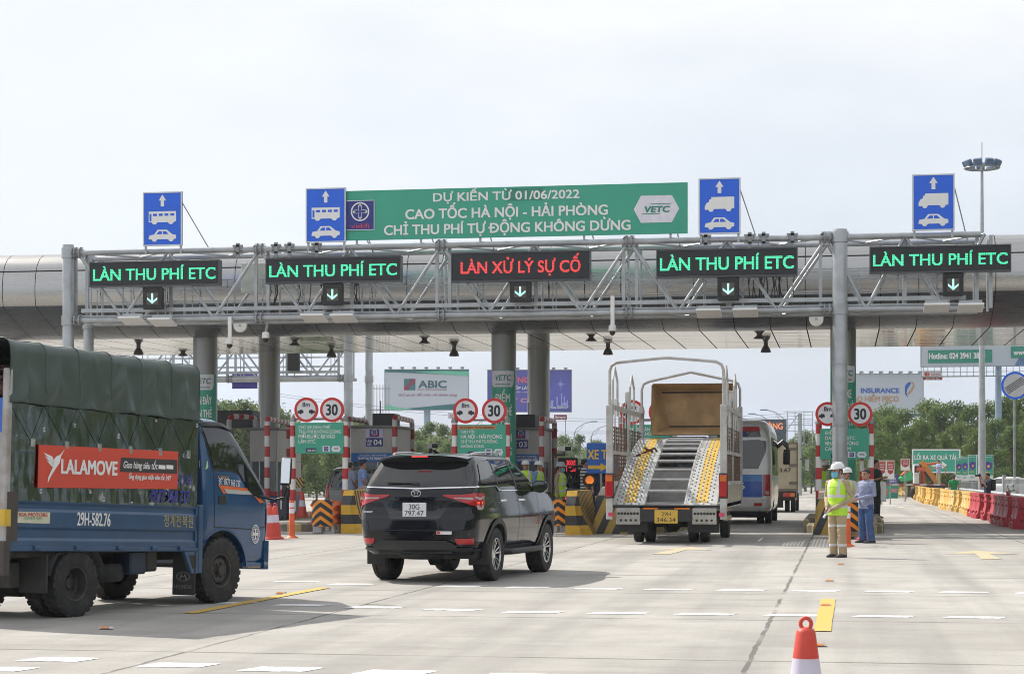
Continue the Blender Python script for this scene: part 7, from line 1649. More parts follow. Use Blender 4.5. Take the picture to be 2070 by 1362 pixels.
def vest_mat():
	m, nt, b = _new('lime_safety_vest'); L = nt.links.new
	tc = nt.nodes.new('ShaderNodeTexCoord'); sp = nt.nodes.new('ShaderNodeSeparateXYZ'); L(tc.outputs['Object'], sp.inputs[0]); X, Y, Z = sp.outputs
	band = lambda q, c, w: _math(nt, 'LESS_THAN', _math(nt, 'ABSOLUTE', _math(nt, 'SUBTRACT', q, c)), w)
	k = _math(nt, 'MAXIMUM', band(Z, .955, .028), _math(nt, 'MAXIMUM', band(Z, 1.15, .028), _math(nt, 'MULTIPLY', band(_math(nt, 'ABSOLUTE', X), .105, .026), _math(nt, 'GREATER_THAN', Z, 1.15))))
	n = _noise(nt, 10, det=5); lime = _mixc(nt, n, (.40, .72, .03), (.55, .85, .05))
	col = _mixc(nt, k, lime, (.60, .60, .60)); L(col, b.inputs['Base Color']); b.inputs['Roughness'].default_value = .6; return m
vest_m = vest_mat()
def banded(name, c, bands, bc=(.62, .62, .63)):
	if name in _mc: return _mc[name]
	m, nt, b = _new(name); _mc[name] = m; L = nt.links.new
	tc = nt.nodes.new('ShaderNodeTexCoord'); sp = nt.nodes.new('ShaderNodeSeparateXYZ'); L(tc.outputs['Object'], sp.inputs[0]); k = 0.0
	for z, w in bands: k = _math(nt, 'MAXIMUM', k, _math(nt, 'LESS_THAN', _math(nt, 'ABSOLUTE', _math(nt, 'SUBTRACT', sp.outputs['Z'], z)), w))
	n = _noise(nt, 7, det=6); col = _mixc(nt, n, tuple(x * .82 for x in c), tuple(min(1, x * 1.15) for x in c))
	L(_mixc(nt, k, col, bc), b.inputs['Base Color']); b.inputs['Roughness'].default_value = .85; return m
def hstripe(name, c1, c2, per): return stripes(name, c1, c2, (0, 0, 1), per, .5, dirt=.0, rough=.85)
denim = mat('blue_denim', (.05, .10, .24), .85, 0, .3, 9, bump=.2); khaki = banded('khaki_trousers', (.42, .32, .20), [(.60, .022), (.235, .022)]); khaki_p = mat('khaki_plain', (.38, .29, .18), .85, 0, .15); khaki_s = mat('khaki_shirt', (.40, .31, .21), .85, 0, .15, 8)
navy_c = mat('navy_cloth', (.018, .024, .055), .85, 0, .2); black_c = mat('black_cloth', (.014, .014, .017), .85, 0, .2); blue_sh = mat('light_blue_shirt', (.20, .32, .60), .8, 0, .1, 8); grid_sh = mat('slate_blue_shirt', (.25, .28, .42), .8, 0, .25, 40); green_sh = mat('dark_green_shirt', (.012, .030, .018), .85, 0, .25, 20); bright_gr = mat('bright_green_shirt', (.01, .22, .06), .8, 0, .1)
ARMS = {'hang': ((.235, .03, 1.14), (.25, -.04, .88)), 'clasp': ((.25, .02, 1.14), (.05, -.21, .92)), 'cross': ((.245, -.06, 1.14), (-.04, -.22, 1.20)), 'phone': ((.225, .02, 1.13), (.09, -.29, 1.03)), 'cam': ((.23, -.14, 1.17), (.075, -.27, 1.52)), 'lift': ((.26, -.08, 1.2), (.2, -.3, 1.15)), 'hips': ((.33, .05, 1.16), (.18, -.05, 1.0))}
def person(label, loc, rz, h=1.72, arms=('hang', 'hang'), shirt=None, trousers=None, sleeve='long', head=0.0, vest=False, helmet=None, hair=hair_k, hat=None, shoes=shoe_m, stance=.11, vox=.012, step=0.0, extras=None, mask=False, glasses=False, group=None, hairdo=1.0, girth=1.06):
	t = thing('person', label, 'person', loc, rz, group); t.scale = (h / 1.72 * girth, h / 1.72 * girth, h / 1.72)
	HR = Matrix.Translation((0, .0, 0)) @ Matrix.Rotation(head, 4, 'Z')
	tors = [(.86, .155, .108, 0), (.95, .165, .112, 0), (1.06, .148, .104, 0), (1.2, .160, .115, -.005), (1.33, .172, .118, 0), (1.41, .168, .098, .005), (1.455, .11, .075, .01), (1.48, .06, .06, .01)]
	ring = lambda z, rx, ry, cy, n=20: [(rx * cos(2 * PI * k / n), cy + ry * sin(2 * PI * k / n), z) for k in range(n)]
	A = []
	for s, a in ((1, arms[0]), (-1, arms[1])):
		e, w = ARMS[a] if isinstance(a, str) else a; A.append((s, Vector((s * .185, .005, 1.405)), Vector((s * e[0], e[1], e[2])), Vector((s * w[0], w[1], w[2] + (.02 if s > 0 and a == 'cross' else 0)))))
	legs = [(s, Vector((s * .085, 0, .90)), Vector((s * (stance + .085) / 2 * 1.05, -.012 + s * step * .5, .49)), Vector((s * stance, .025 + s * step, .085))) for s in (1, -1)]
	mb = MB(); mb.rings([ring(z, rx * .94, ry * .94, cy) for z, rx, ry, cy in tors])
	mb.cyl((0, .012, 1.42), (0, -.004, 1.56), .056, .052, 14)
	n0 = len(mb.bm.verts)
	hd = [(1.492, .022, .03, -.062), (1.503, .040, .045, -.05), (1.53, .056, .068, -.032), (1.56, .066, .082, -.018), (1.60, .072, .092, -.006), (1.64, .075, .097, .0), (1.675, .073, .095, .004), (1.705, .062, .082, .006), (1.722, .042, .056, .006), (1.73, .015, .02, .006)]
	mb.rings([ring(z, rx, ry, cy) for z, rx, ry, cy in hd]); mb.rings([[(-.004, -.098, 1.63), (.004, -.098, 1.63), (.006, -.09, 1.63), (-.006, -.09, 1.63)], [(-.015, -.118, 1.578), (.015, -.118, 1.578), (.018, -.09, 1.575), (-.018, -.09, 1.575)], [(-.01, -.10, 1.565), (.01, -.10, 1.565), (.01, -.085, 1.565), (-.01, -.085, 1.565)]])
	mb.rings([[(-.022, -.094, 1.545), (.022, -.094, 1.545), (.02, -.08, 1.54), (-.02, -.08, 1.54)], [(-.024, -.097, 1.534), (.024, -.097, 1.534), (.02, -.08, 1.53), (-.02, -.08, 1.53)], [(-.016, -.092, 1.524), (.016, -.092, 1.524), (.016, -.08, 1.52), (-.016, -.08, 1.52)]])
	for s in (1, -1): mb.lathe([(.004, -.012), (.022, -.006), (.024, .006), (.006, .012)], 10, (s * .076, .012, 1.60), 'x', sx=.7, sy=1.25)
	mb.bm.verts.ensure_lookup_table(); bmesh.ops.transform(mb.bm, matrix=HR, verts=mb.bm.verts[n0:])
	for s, sh, e, w in A:
		mb.tube([sh, sh.lerp(e, .4), e, e.lerp(w, .35), w], [.052, .046, .039, .038, .027], 12)
		d = (w - e).normalized(); side = d.cross(Vector((0, 0, 1))); side = side.normalized() if side.length > .3 else Vector((0, 1, 0)); up = side.cross(d).normalized()
		palm = w + d * .085; mb.tube([w - d * .01, w + d * .03, palm], [.026, .034, .033], 10)
		for k in range(4):                                 # four fingers, curling, and a thumb from the side of the palm
			b_ = palm + up * (.027 - .018 * k) - d * .01; l = (.072, .080, .075, .058)[k]; curl = side * s
			q1 = b_ + d * l * .45 - curl * .006; q2 = q1 + (d * .8 - curl * .6).normalized() * l * .32; q3 = q2 + (d * .35 - curl * .9).normalized() * l * .26
			mb.tube([b_, q1, q2, q3], [.0095, .009, .0085, .007], 7)
		th = w + d * .035 + up * .03; mb.tube([th - up * .012, th + up * .02 + d * .02, th + up * .026 + d * .05], [.012, .0105, .008], 7)
	for s, hp, kn, an in legs:
		mb.tube([hp, hp.lerp(kn, .5), kn, kn.lerp(an, .35), an, an - Vector((0, 0, .04))], [.08, .07, .052, .052, .036, .036], 12); mb.rings([[(an.x + a, an.y + y, z) for a, z in ((-.03 * k, .01), (.03 * k, .01), (.03 * k, z1), (-.03 * k, z1))] for y, z1, k in ((.06, .06, .8), (0, .09, 1), (-.1, .05, 1.2), (-.17, .03, .9))])
	body = put_mesh('body', remesh(mb, vox, 2), skin, t)
	# eyes, brows
	mb = MB()
	for s in (1, -1): mb.lathe([(.0, -.004), (.011, -.002), (.011, .002), (.0, .004)], 10, (s * .030, -.0905, 1.614), 'y', sx=1.0, sy=.55); mb.box(s * .031 - .018, s * .031 + .018, -.097, -.09, 1.632, 1.637)
	mb.move(HR); mb.build('eye', hair_k, t)
	# clothes
	g = .014; mb = MB(); mb.rings([ring(z, rx + g, ry + g, cy) for z, rx, ry, cy in [(.80 if sleeve != 'tuck' else .93, .170, .118, 0)] + tors[1:-1] + [(1.475, .068, .066, .012)]])
	for s, sh, e, w in A:
		if sleeve == 'short': mb.tube([sh - Vector((s * .05, 0, -.01)), sh, sh.lerp(e, .55), sh.lerp(e, .8)], [.06, .068, .062, .064], 12)
		else: mb.tube([sh - Vector((s * .05, 0, -.01)), sh, sh.lerp(e, .5), e, e.lerp(w, .5), w - (w - e) * .06], [.06, .066, .056, .052, .045, .038], 12)
	put_mesh('shirt', remesh(mb, max(vox, .009), 2, .0045, len(label)), shirt, t)
	mb = MB(); mb.rings([ring(z, rx, ry, cy) for z, rx, ry, cy in ((.80, .172, .112, .004), (.90, .174, .118, .004), (.99, .162, .112, 0))])
	for s, hp, kn, an in legs: mb.tube([hp + Vector((0, 0, .02)), hp.lerp(kn, .25), hp.lerp(kn, .6), kn, kn.lerp(an, .4), an, an - Vector((0, 0, .035))], [.090, .097, .088, .077, .076, .072, .074], 14)
	put_mesh('trousers', remesh(mb, max(vox, .009), 2, .0055, len(label) + 3), trousers, t)
	for s, hp, kn, an in legs:
		mb = MB(); mb.rings([[(an.x + a * k, an.y + y, z) for a, z in ((-.038, 0), (.038, 0), (.042, .02), (.036, z1 * .8), (.0, z1), (-.036, z1 * .8), (-.042, .02))] for y, z1, k in ((.085, .05, .7), (.07, .085, .95), (.0, .10, 1), (-.08, .075, 1.12), (-.15, .055, 1.1), (-.185, .035, .6))]); mb.build('shoe', shoes, t, smooth=50)
	if vest:
		mb = MB(); mb.rings([ring(z, rx, ry, cy) for z, rx, ry, cy in ((.79, .196, .150, 0), (.95, .196, .148, 0), (1.06, .182, .140, 0), (1.2, .190, .148, -.005), (1.33, .200, .150, 0), (1.41, .190, .128, .005), (1.46, .132, .100, .01), (1.475, .10, .085, .01))])
		put_mesh('vest', remesh(mb, max(vox, .010), 2, .004, 5), vest_m, t)
	if helmet:
		mb = MB(); n = 28
		dome = [(.118, .0, 1.0), (.122, .005, 1.0), (.121, .03, 1), (.112, .065, 1), (.092, .098, 1), (.06, .118, 1), (.02, .127, 1)]
		mb.rings([[(r * .92 * cos(2 * PI * k / n), r * 1.10 * sin(2 * PI * k / n) + .004, 1.665 + z) for k in range(n)] for r, z, _ in dome])
		br = lambda q: [((.118 * .92 + q) * cos(2 * PI * k / n), (.130 + q + (q * 1.6 * max(0, -sin(2 * PI * k / n)))) * sin(2 * PI * k / n), 1.663 - .010 * max(0, -sin(2 * PI * k / n)) * (q > .01)) for k in range(n)]
		mb.rings([br(.0), br(.022), [(x, y, z + .006) for x, y, z in br(.022)], [(x, y, z + .010) for x, y, z in br(.0)]], cap=False)
		mb.box(-.012, .012, -.10, .10, 1.765, 1.793, .006)
		mb.move(HR); mb.build('helmet', helmet, t, smooth=50)
		mb = MB(); mb.tube([HR @ Vector(p) for p in ((.085, -.01, 1.66), (.074, -.03, 1.56), (.03, -.06, 1.49), (-.03, -.06, 1.49), (-.074, -.03, 1.56), (-.085, -.01, 1.66))], .005, 5); mb.build('chin_strap', black, t)
	if hat:
		mb = MB(); n = 20; mb.rings([[(r * cos(2 * PI * k / n), r * 1.1 * sin(2 * PI * k / n), z) for k in range(n)] for r, z in ((.19, 1.655), (.18, 1.668), (.098, 1.672), (.095, 1.75), (.07, 1.768), (.02, 1.77))]); mb.move(HR); mb.build('hat', hat, t, smooth=40)
	if not helmet or hairdo:
		mb = MB(); n = 20; hh = [(1.585, .070, .060, .036), (1.62, .080, .078, .026), (1.655, .083, .094, .014), (1.69, .081, .102, .006), (1.72, .070, .090, .004), (1.742, .045, .06, .004), (1.748, .015, .02, .004)]
		if helmet or hat: hh = [(1.56, .062, .05, .04), (1.60, .075, .068, .032), (1.66, .079, .09, .012)]
		mb.rings([ring(z, rx, ry, cy) for z, rx, ry, cy in hh]); mb.move(HR)
		put_mesh('hair', remesh(mb, .010, 1, .005, 9), hair, t)
	if mask:
		mb = MB(); mb.rings([[(a * k, y, z) for a, y in ((-.07, -.045), (-.05, -.085), (-.02, -.118), (.02, -.118), (.05, -.085), (.07, -.045))] for z, k in ((1.603, .96), (1.58, 1.03), (1.55, 1.0), (1.515, .80), (1.50, .62))], closed=False); mb.move(HR); mb.build('face_mask', mat('blue_mask', (.16, .48, .68), .8), t, smooth=60, recalc=False)
	if glasses:
		mb = MB();
		for s in (1, -1): mb.tube([(s * .034 + .026 * cos(a), -.102, 1.608 + .019 * sin(a)) for a in [2 * PI * k / 12 for k in range(13)]], .003, 5); mb.cyl((s * .06, -.10, 1.612), (s * .078, .0, 1.615), .003, n=5)
		mb.cyl((-.008, -.103, 1.61), (.008, -.103, 1.61), .003, n=5); mb.move(HR); mb.build('glasses', black, t)
	if extras: extras(t)
	return t
def roll(t):
	mb = MB(); mb.cyl((-.02, -.26, .90), (-.10, -.36, .76), .020, n=12); mb.build('paper_roll', white, t)
Z0 = .26
g_ = gp(1693, 1126); person('worker in lime vest, white helmet and blue mask standing on the open road', g_, R(-46) + YAW, 1.70, (((.285, .07, 1.11), (.03, -.22, .90)), ((.26, .04, 1.12), (.05, -.24, .93))), khaki_s, khaki, 'long', R(-14), True, helm_m, vox=.0075, mask=True, extras=None, stance=.10)
t = thing('paper_roll', 'white rolled paper held by the masked worker in the lime vest', 'paper roll', g_, R(-46) + YAW)
mb = MB(); mb.cyl((.02, -.27, .90), (-.05, -.36, .74), .022, n=12); mb.build('roll', white, t, smooth=40); mb = MB(); mb.cyl((.0, -.285, .865), (-.006, -.295, .85), .0235, n=12); mb.build('band', grey_p, t)
g_ = gp(1751, 1097); person('man in slate blue shirt and jeans with glasses and phone beside the masked worker', g_, R(-62) + YAW, 1.66, ('phone', 'phone'), grid_sh, denim, 'long', R(8), hair=hair_g, vox=.0085, glasses=True, stance=.13, girth=1.2)
t = thing('mobile_phone', 'small dark phone in the hands of the man in jeans', 'phone', g_, R(-62) + YAW); mb = MB(); mb.box(-.04, .04, -.42, -.36, 1.02, 1.035, .004); mb.build('case', black, t); MB().box(-.035, .035, -.415, -.365, 1.035, 1.037).build('screen', glass_d, t)
g_ = dp(1712, HY, 46.5); g_.z = 0; person('worker in white helmet half hidden behind the masked worker', g_, R(-40) + YAW, 1.66, ('hang', 'hang'), mat('pale_work_shirt', (.52, .50, .46), .85, 0, .1), khaki_p, 'long', R(-10), True, helm_m)
p = dp(1669, HY, 59); person('worker in lime vest and white helmet behind the red and white post', Vector((p.x, p.y, Z0)), R(-30) + YAW, 1.66, ('hips', 'hips'), blue_sh, navy_c, 'long', R(-35), True, helm_m)
p = dp(1770, HY, 57.5); person('man in dark green shirt with folded arms standing on the kerb', Vector((p.x, p.y, .27)), R(50) + YAW, 1.72, ('cross', 'cross'), green_sh, black_c, 'short', R(30), stance=.15, shoes=mat('brown_sandals', (.12, .05, .03), .6))
p = gp(1996, 1042); p = dp(1996, HY, 74); p.z = 0; person('photographer in navy shirt with backpack aiming a camera over the red barriers', p, R(-80) + YAW, 1.64, ('cam', 'cam'), navy_c, navy_c, 'short', R(5))
t = thing('camera', 'black photo camera held up by the man in navy', 'camera', p, R(-80) + YAW); mb = MB(); mb.box(-.07, .07, -.36, -.29, 1.52, 1.61, .01); mb.box(-.03, .03, -.35, -.30, 1.61, 1.64, .01); mb.build('camera_body', black, t); mb = MB(); mb.lathe([(.04, -.50), (.042, -.36)], 14, (0, 0, 1.56), 'y'); mb.build('lens', black, t, smooth=40)
t = thing('backpack', 'dark backpack on the back of the photographer', 'backpack', p, R(-80) + YAW); mb = MB(); mb.box(-.15, .15, .12, .30, .98, 1.42, .05, 2); mb.build('bag', mat('backpack_black', (.02, .022, .02), .8), t, smooth=40); mb = MB()
for s in (1, -1): mb.tube([(s * .10, .14, 1.40), (s * .12, .0, 1.46), (s * .13, -.12, 1.30), (s * .14, .10, 1.05)], .018, 6)
mb.build('strap', black, t)
p = dp(1928, HY, 98); p.z = 0; person('man in bright green shirt and brown hat seen from behind the yellow barriers', p, R(170), 1.60, ('hang', 'hang'), bright_gr, black_c, 'short', 0, hat=mat('olive_hat', (.09, .07, .03), .85), vox=.014)
p = dp(1897, HY, 128.5); person('man in pale blue shirt and khaki trousers standing on the crane truck deck', Vector((p.x, p.y, 1.02)), R(-60), 1.62, ('lift', 'lift'), mat('pale_blue_shirt', (.30, .34, .55), .8), khaki_p, 'short', R(-10), vox=.014)
p = dp(708, HY, 58.8); person('man in pale blue shirt and dark hair at the lane 04 booth', Vector((p.x, p.y, Z0)), R(140), 1.66, ('hang', 'clasp'), mat('grey_blue_shirt', (.24, .28, .42), .8), mat('grey_trousers', (.05, .06, .08), .85), 'short', R(20), vox=.014)
def cap(t):
	mb = MB(); n = 20; mb.rings([[(r * cos(2 * PI * k / n), r * 1.08 * sin(2 * PI * k / n), z) for k in range(n)] for r, z in ((.09, 1.67), (.09, 1.70), (.118, 1.745), (.112, 1.755), (.02, 1.765))]); mb.rings([[(a, y, z) for a, y in ((-.07, -.06), (0, -.08), (.07, -.06), (.05, -.15), (0, -.165), (-.05, -.15))] for z in (1.668, 1.676)]); mb.move(Matrix.Rotation(R(15), 4, 'Z')); mb.build('cap', mat('navy_cap', (.015, .03, .12), .7), t, smooth=40)
p = dp(733, HY, 57.6); person('officer in light blue uniform and navy peaked cap beside the lane 04 booth', Vector((p.x, p.y, Z0)), R(115), 1.72, ('clasp', 'clasp'), blue_sh, navy_c, 'short', R(15), vox=.012, extras=cap)
p = dp(1062, HY, 57.5); person('worker in lime vest and white marked helmet facing the viewer behind the black car', Vector((p.x, p.y, Z0)), R(8), 1.68, ('hang', 'hang'), blue_sh, navy_c, 'long', R(-5), True, helm_m, vox=.012)
p = dp(1089, HY, 58.2); person('worker in lime vest and white helmet turned sideways beside the striped pipe', Vector((p.x, p.y, Z0)), R(70), 1.66, ('hang', 'hang'), blue_sh, navy_c, 'long', R(15), True, helm_m, vox=.012)
p = dp(1133, HY, 59.0); person('worker in lime vest and grey helmet beside the red digit display', Vector((p.x, p.y, .05)), R(75), 1.84, ('hang', 'hang'), khaki_s, khaki_p, 'long', R(10), True, helm_g, vox=.012, mask=True)
p = dp(1182, HY, 56.5); person('man in striped dark and white shirt behind the blue XE TẢI board', Vector((p.x, p.y, Z0)), R(100), 1.74, ('hang', 'hang'), hstripe('striped_shirt', (.55, .56, .57), (.02, .035, .035), .09), navy_c, 'short', R(20), vox=.012)
p = dp(1207, HY, 56.3); person('man in dark shirt whose arm shows below the blue XE TẢI board', Vector((p.x, p.y, Z0)), R(60), 1.66, ('hang', 'hang'), navy_c, navy_c, 'short', 0, vox=.014)
bpy.data.scenes.remove(TMP)
# ================================================================== far things
pole_b = mat('pale_blue_pole', (.30, .40, .52), .45, .2, .08)
def billboard(px0, px1, top0, top1, bot0, bot1, d, name, label, m, pole=None, depth=1.2, fn=None, edge=True):
	"""Board whose left edge spans top0..bot0 and right edge top1..bot1 at distance d (left edge); turned so that the edges differ."""
	hl, hr = bot0 - top0, bot1 - top1
	a = dp(px0, bot0, d); b2 = dp(px1, bot1, d * hl / hr); b2.z = a.z
	t = thing(name, label, 'billboard', a, math.atan2(b2.y - a.y, b2.x - a.x)); w = (Vector((b2.x - a.x, b2.y - a.y))).length; h = hl * d / FPX
	MB().box(0, w, 0, .25, 0, h).build('board', m, t)
	if edge:
		mb = MB(); e = h * .012
		for q in ((0, w, -.06, .27, -e, 0), (0, w, -.06, .27, h, h + e), (-e, 0, -.06, .27, -e, h + e), (w, w + e, -.06, .27, -e, h + e)): mb.box(*q)
		mb.build('board_edge', mat('board_edge_grey', (.25, .28, .28), .6), t)
	mb = MB(); n = 7
	for k in range(n): x = w * (k + .5) / n; mb.box(x - .05, x + .05, -.9, .1, h + .05, h + .13); mb.box(x - .2, x + .2, -1.1, -.8, h + .05, h + .25)
	mb.build('board_lamp', galv_d, t, split=True)
	mb = MB()
	for k in range(8): x = w * k / 7; mb.box(x - .05, x + .05, .25, depth, 0, h)
	mb.box(0, w, .6, .75, h * .3, h * .4); mb.box(0, w, .6, .75, h * .7, h * .8); mb.build('back_frame', galv_d, t)
	if pole:
		x = w * pole; r = h * .085; MB().lathe([(r, -a.z), (r, h * .9)], 20, (x, depth * .6 + r, 0)).build('pole', pole_b, t, smooth=40)
	if fn: fn(t, w, h)
	return t
teal = mat('teal_print', (.04, .18, .20), .6); mint = mat('mint_print', (.16, .55, .38), .6); maroon = mat('maroon_print', (.25, .03, .08), .6); pale_bd = mat('pale_board', (.52, .56, .63), .6, 0, .03, .2)
def abic(t, w, h):
	y = -.03; mb = MB(); mb.flat([(0, h * .94), (w, h * .86), (w, h), (0, h)], y); mb.flat([(w * .1, 0), (w, 0), (w, h * .18)], y); mb.build('teal_wedge', teal, t, recalc=False)
	mb = MB(); mb.flat([(w * .35, h * .94), (w, h * .84), (w, h * .96), (w * .7, h * .97)], y * 2); mb.flat([(0, 0), (w * .35, 0), (w * .1, h * .08), (0, h * .14)], y * 2); mb.build('mint_wedge', mint, t, recalc=False)
	mb = MB(); mb.text('ABIC', w * .57, h * .55, h * .17, y, w * .33, off=.035); mb.text('www.abic.com.vn', w * .87, h * .05, h * .035, y * 3, w * .2); mb.build('lettering', mat('slate_lettering', (.05, .13, .17), .6), t, recalc=False)
	mb = MB(); mb.text('BẢO HIỂM AGRIBANK', w * .57, h * .485, h * .035, y, w * .35, off=.0); mb.text('Giữ uy tín để vươn tới thành công', w * .51, h * .34, h * .065, y, w * .70, off=.0, shear=.3); mb.build('red_lettering', maroon, t, recalc=False)
	mb = MB(); x0, z0, s = w * .23, h * .49, w * .135; mb.flat([(x0, z0), (x0 + s, z0), (x0 + s, z0 + s), (x0, z0 + s)], y); mb.build('logo', teal, t, recalc=False)
	mb = MB(); mb.flat([(x0, z0), (x0 + s * .35, z0), (x0 + s * .6, z0 + s * .4), (x0 + s, z0 + s * .65), (x0 + s, z0 + s), (x0 + s * .6, z0 + s), (x0 + s * .4, z0 + s * .6), (x0, z0 + s * .3)], y * 2); mb.build('logo_band', maroon, t, recalc=False)
billboard(778, 947, 747, 744, 828, 825, 215, 'billboard', 'white and mint billboard with ABIC lettering between the canopy columns', pale_bd, .50, fn=abic)
def purple(t, w, h):
	mb = MB(); mb.text('TRƯỜNG', w * .29, h * .70, h * .13, -.03, w * .42, off=.03); mb.build('red_lettering', mat('coral_lettering', (.75, .12, .14), .5), t, recalc=False)
	mb = MB(); mb.text('GẠCH ỐP LÁT', w * .33, h * .54, h * .06, -.03, w * .34); mb.text('trường tồn mãi', w * .33, h * .46, h * .03, -.03, w * .3, off=0); mb.text('hoangchau.com.vn', w * .79, h * .08, h * .05, -.09, w * .34); mb.build('lettering', letter_w, t, recalc=False)
	mb = MB(); mb.text("ana' Cera", w * .40, h * .22, h * .10, -.03, w * .42, off=.02); mb.build('orange_lettering', mat('peach_lettering', (.75, .35, .25), .5), t, recalc=False)
	r4 = random.Random(3); mb = MB()
	for k in range(16): x = w * (.70 + .28 * k / 16); z = h * (.12 + .32 * r4.random() ** 1.5); mb.flat([(x, h * .12), (x + w * .014, h * .12), (x + w * .014, z), (x, z)], -.03)
	for k in range(12): a = k * PI / 6; l = h * (.17 if k % 3 == 0 else .09); mb.flat([(w * .87, h * .66), (w * .87 + l * cos(a) , h * .66 + l * sin(a)), (w * .87 + h * .02 * cos(a + .8), h * .66 + h * .02 * sin(a + .8))], -.03)
	mb.build('skyline_print', mat('pale_violet_print', (.35, .40, .80), .5), t, recalc=False)
billboard(986, 1155, 748, 747, 832, 831, 225, 'billboard', 'violet billboard with city skyline behind the two centre columns', mat('violet_board_print', (.085, .09, .40), .55, 0, .3, .25), None, fn=purple)
def pj(t, w, h):
	mb = MB(); mb.text('INSURANCE', w * .37, h * .50, h * .125, -.03, w * .56, off=.03); q = lambda P: [(w * .80 + a * h * .23, h * .60 + b2 * h * .23) for a, b2 in P]
	mb.flat(q([(-.55, .1), (-.45, .5), (-.05, .85), (.2, .7), (-.2, .1), (-.35, -.4), (-.15, -1.0), (-.5, -.55)]), -.03); mb.build('lettering', mat('blue_lettering', (.02, .10, .48), .5), t, recalc=False)
	mb = MB(); mb.text('BẢO HIỂM PJICO', w * .28, h * .27, h * .14, -.03, w * .72, off=.03); mb.flat(q([(.1, .95), (.5, .75), (.6, .3), (.35, -.2), (-.05, -.65), (-.25, -.5), (.1, -.1), (.35, .3), (.4, .6)]), -.03); mb.build('tan_lettering', mat('tan_lettering', (.50, .30, .17), .5), t, recalc=False)
	MB().box(0, w, -.05, .3, -h * .12, -h * .05).build('blue_walkway', mat('blue_walkway', (.02, .10, .40), .5), t)
billboard(1728, 1866, 756, 755, 832, 831, 200, 'billboard', 'pale billboard reading INSURANCE above the trees beside the tall post', pale_bd, .35, fn=pj)
def hotl(t, w, h):
	mb = MB(); mb.flat([(w * .05, h * .09), (w * .52, h * .09), (w * .52, h * .43), (w * .05, h * .43)], -.04); mb.flat([(w * .655, h * .20), (w * .9, h * .20), (w * .9, h * .50), (w * .655, h * .50)], -.04); mb.build('green_panel', mat('teal_panel', (.03, .28, .20), .5), t, recalc=False)
	mb = MB(); mb.text('Hotline: 024 3941 3818', w * .058, h * .20, h * .145, -.08, w * .41, al='l', off=.03); mb.text('www.pjico', w * .675, h * .28, h * .13, -.08, w * .2, al='l', off=.03); mb.build('lettering', letter_w, t, recalc=False)
	mb = MB(); mb.flat([(w * .68, 0), (w * 1.0, 0), (w * 1.0, h * 1.0), (w * .84, h * 1.0)], -.02); mb.build('tower_print', mat('blue_tower_print', (.14, .24, .48), .5, 0, .5, .8, stretch=(3, 1, 1)), t, recalc=False)
	mb = MB(); mb.box(0, w, -.9, -.8, -.55, -.5); mb.box(0, w, -.9, .2, -.9, -.85)
	for k in range(22): x = w * k / 21; mb.box(x - .03, x + .03, -.9, -.84, -.9, 0)
	mb.build('walkway', galv, t)
billboard(1862, 2140, 664, 660, 741, 738, 165, 'billboard', 'large billboard with green Hotline panel just below the canopy edge', pale_bd, .57, fn=hotl)
def small_board(px0, px1, y0, y1, d, name, label, m, txts, cat='sign', post=False, y_off=0):
	k = d / FPX; c = dp((px0 + px1) / 2, y1, d); w = (px1 - px0) * k; h = (y1 - y0) * k
	t = thing(name, label, cat, c, YAW); MB().box(-w / 2, w / 2, 0, .08, 0, h).build('board', m, t)
	for i, (txt, fx, fz, fh, fw, mm) in enumerate(txts):
		mb = MB(); mb.text(txt, fx * w, fz * h, fh * h, -.01 - .002 * i, fw * w, off=.015); mb.build('lettering', mm, t, recalc=False)
	if post:
		mb = MB()
		for s in ((-.4, .4) if w > 1 else (0,)): mb.box(s * w - .04, s * w + .04, .08, .16, -c.z, h)
		mb.build('post', galv_d, t)
	return t
t = small_board(1865, 1905, 749, 768, 175, 'hanging_sign', 'small white and red sign hanging under the Hotline billboard', sign_w, [('TÁO ĐỎ', .14, .48, .26, .46, redl), ('0963 365 365', 0, .06, .15, .7, letter_w)])
MB().box(-.9, .9, -.008, -.004, .02, .24).build('red_strip', mat('sign_red', (.35, .02, .03), .5), t); mb = MB(); disc(mb, .24, -.01, 14, -.5, .55); mb.build('apple_mark', redl, t, recalc=False)
mb = MB(); mb.box(-.85, -.8, 0, .05, .84, 1.3); mb.box(.8, .85, 0, .05, .84, 1.3); mb.build('hanger', galv_d, t)
small_board(1120, 1146, 838, 848, 210, 'shop_sign', 'small dark red sign under the violet billboard', mat('dark_red_sign', (.22, .03, .06), .5), [('Smart', 0, .25, .5, .8, letter_w)], post=True)
small_board(906, 921, 834, 846, 205, 'shop_sign', 'small pale sign behind the red ringed distance sign near the ABIC billboard', pale_bd, [('QC', 0, .3, .4, .5, redl)], post=True)
t = small_board(1455, 1590, 847, 897, 150, 'message_board', 'dark electronic board with orange lettering above the minibus', mat('dark_slate_board', (.07, .085, .115), .5), [('HẢI PHÒNG', .16, .60, .24, .56, leds('orange_diodes', (1, .30, .12), .75))], post=True)
kd = 150 / FPX; mb = MB()
for z in (0, .45, .9, 1.5): mb.box(2.4, 4.7, .3, .34, z + 1.0, z + 1.05)
for x in (2.7, 3.3, 4.0, 4.65): mb.box(x - .03, x + .03, .3, .36, 0, 2.5)
mb.cyl((3.7, .5, -4), (3.7, .5, 2.4), .16); mb.cyl((2.6, .3, 1.0), (3.6, .3, 2.4), .04); mb.build('service_gantry', galv, t)
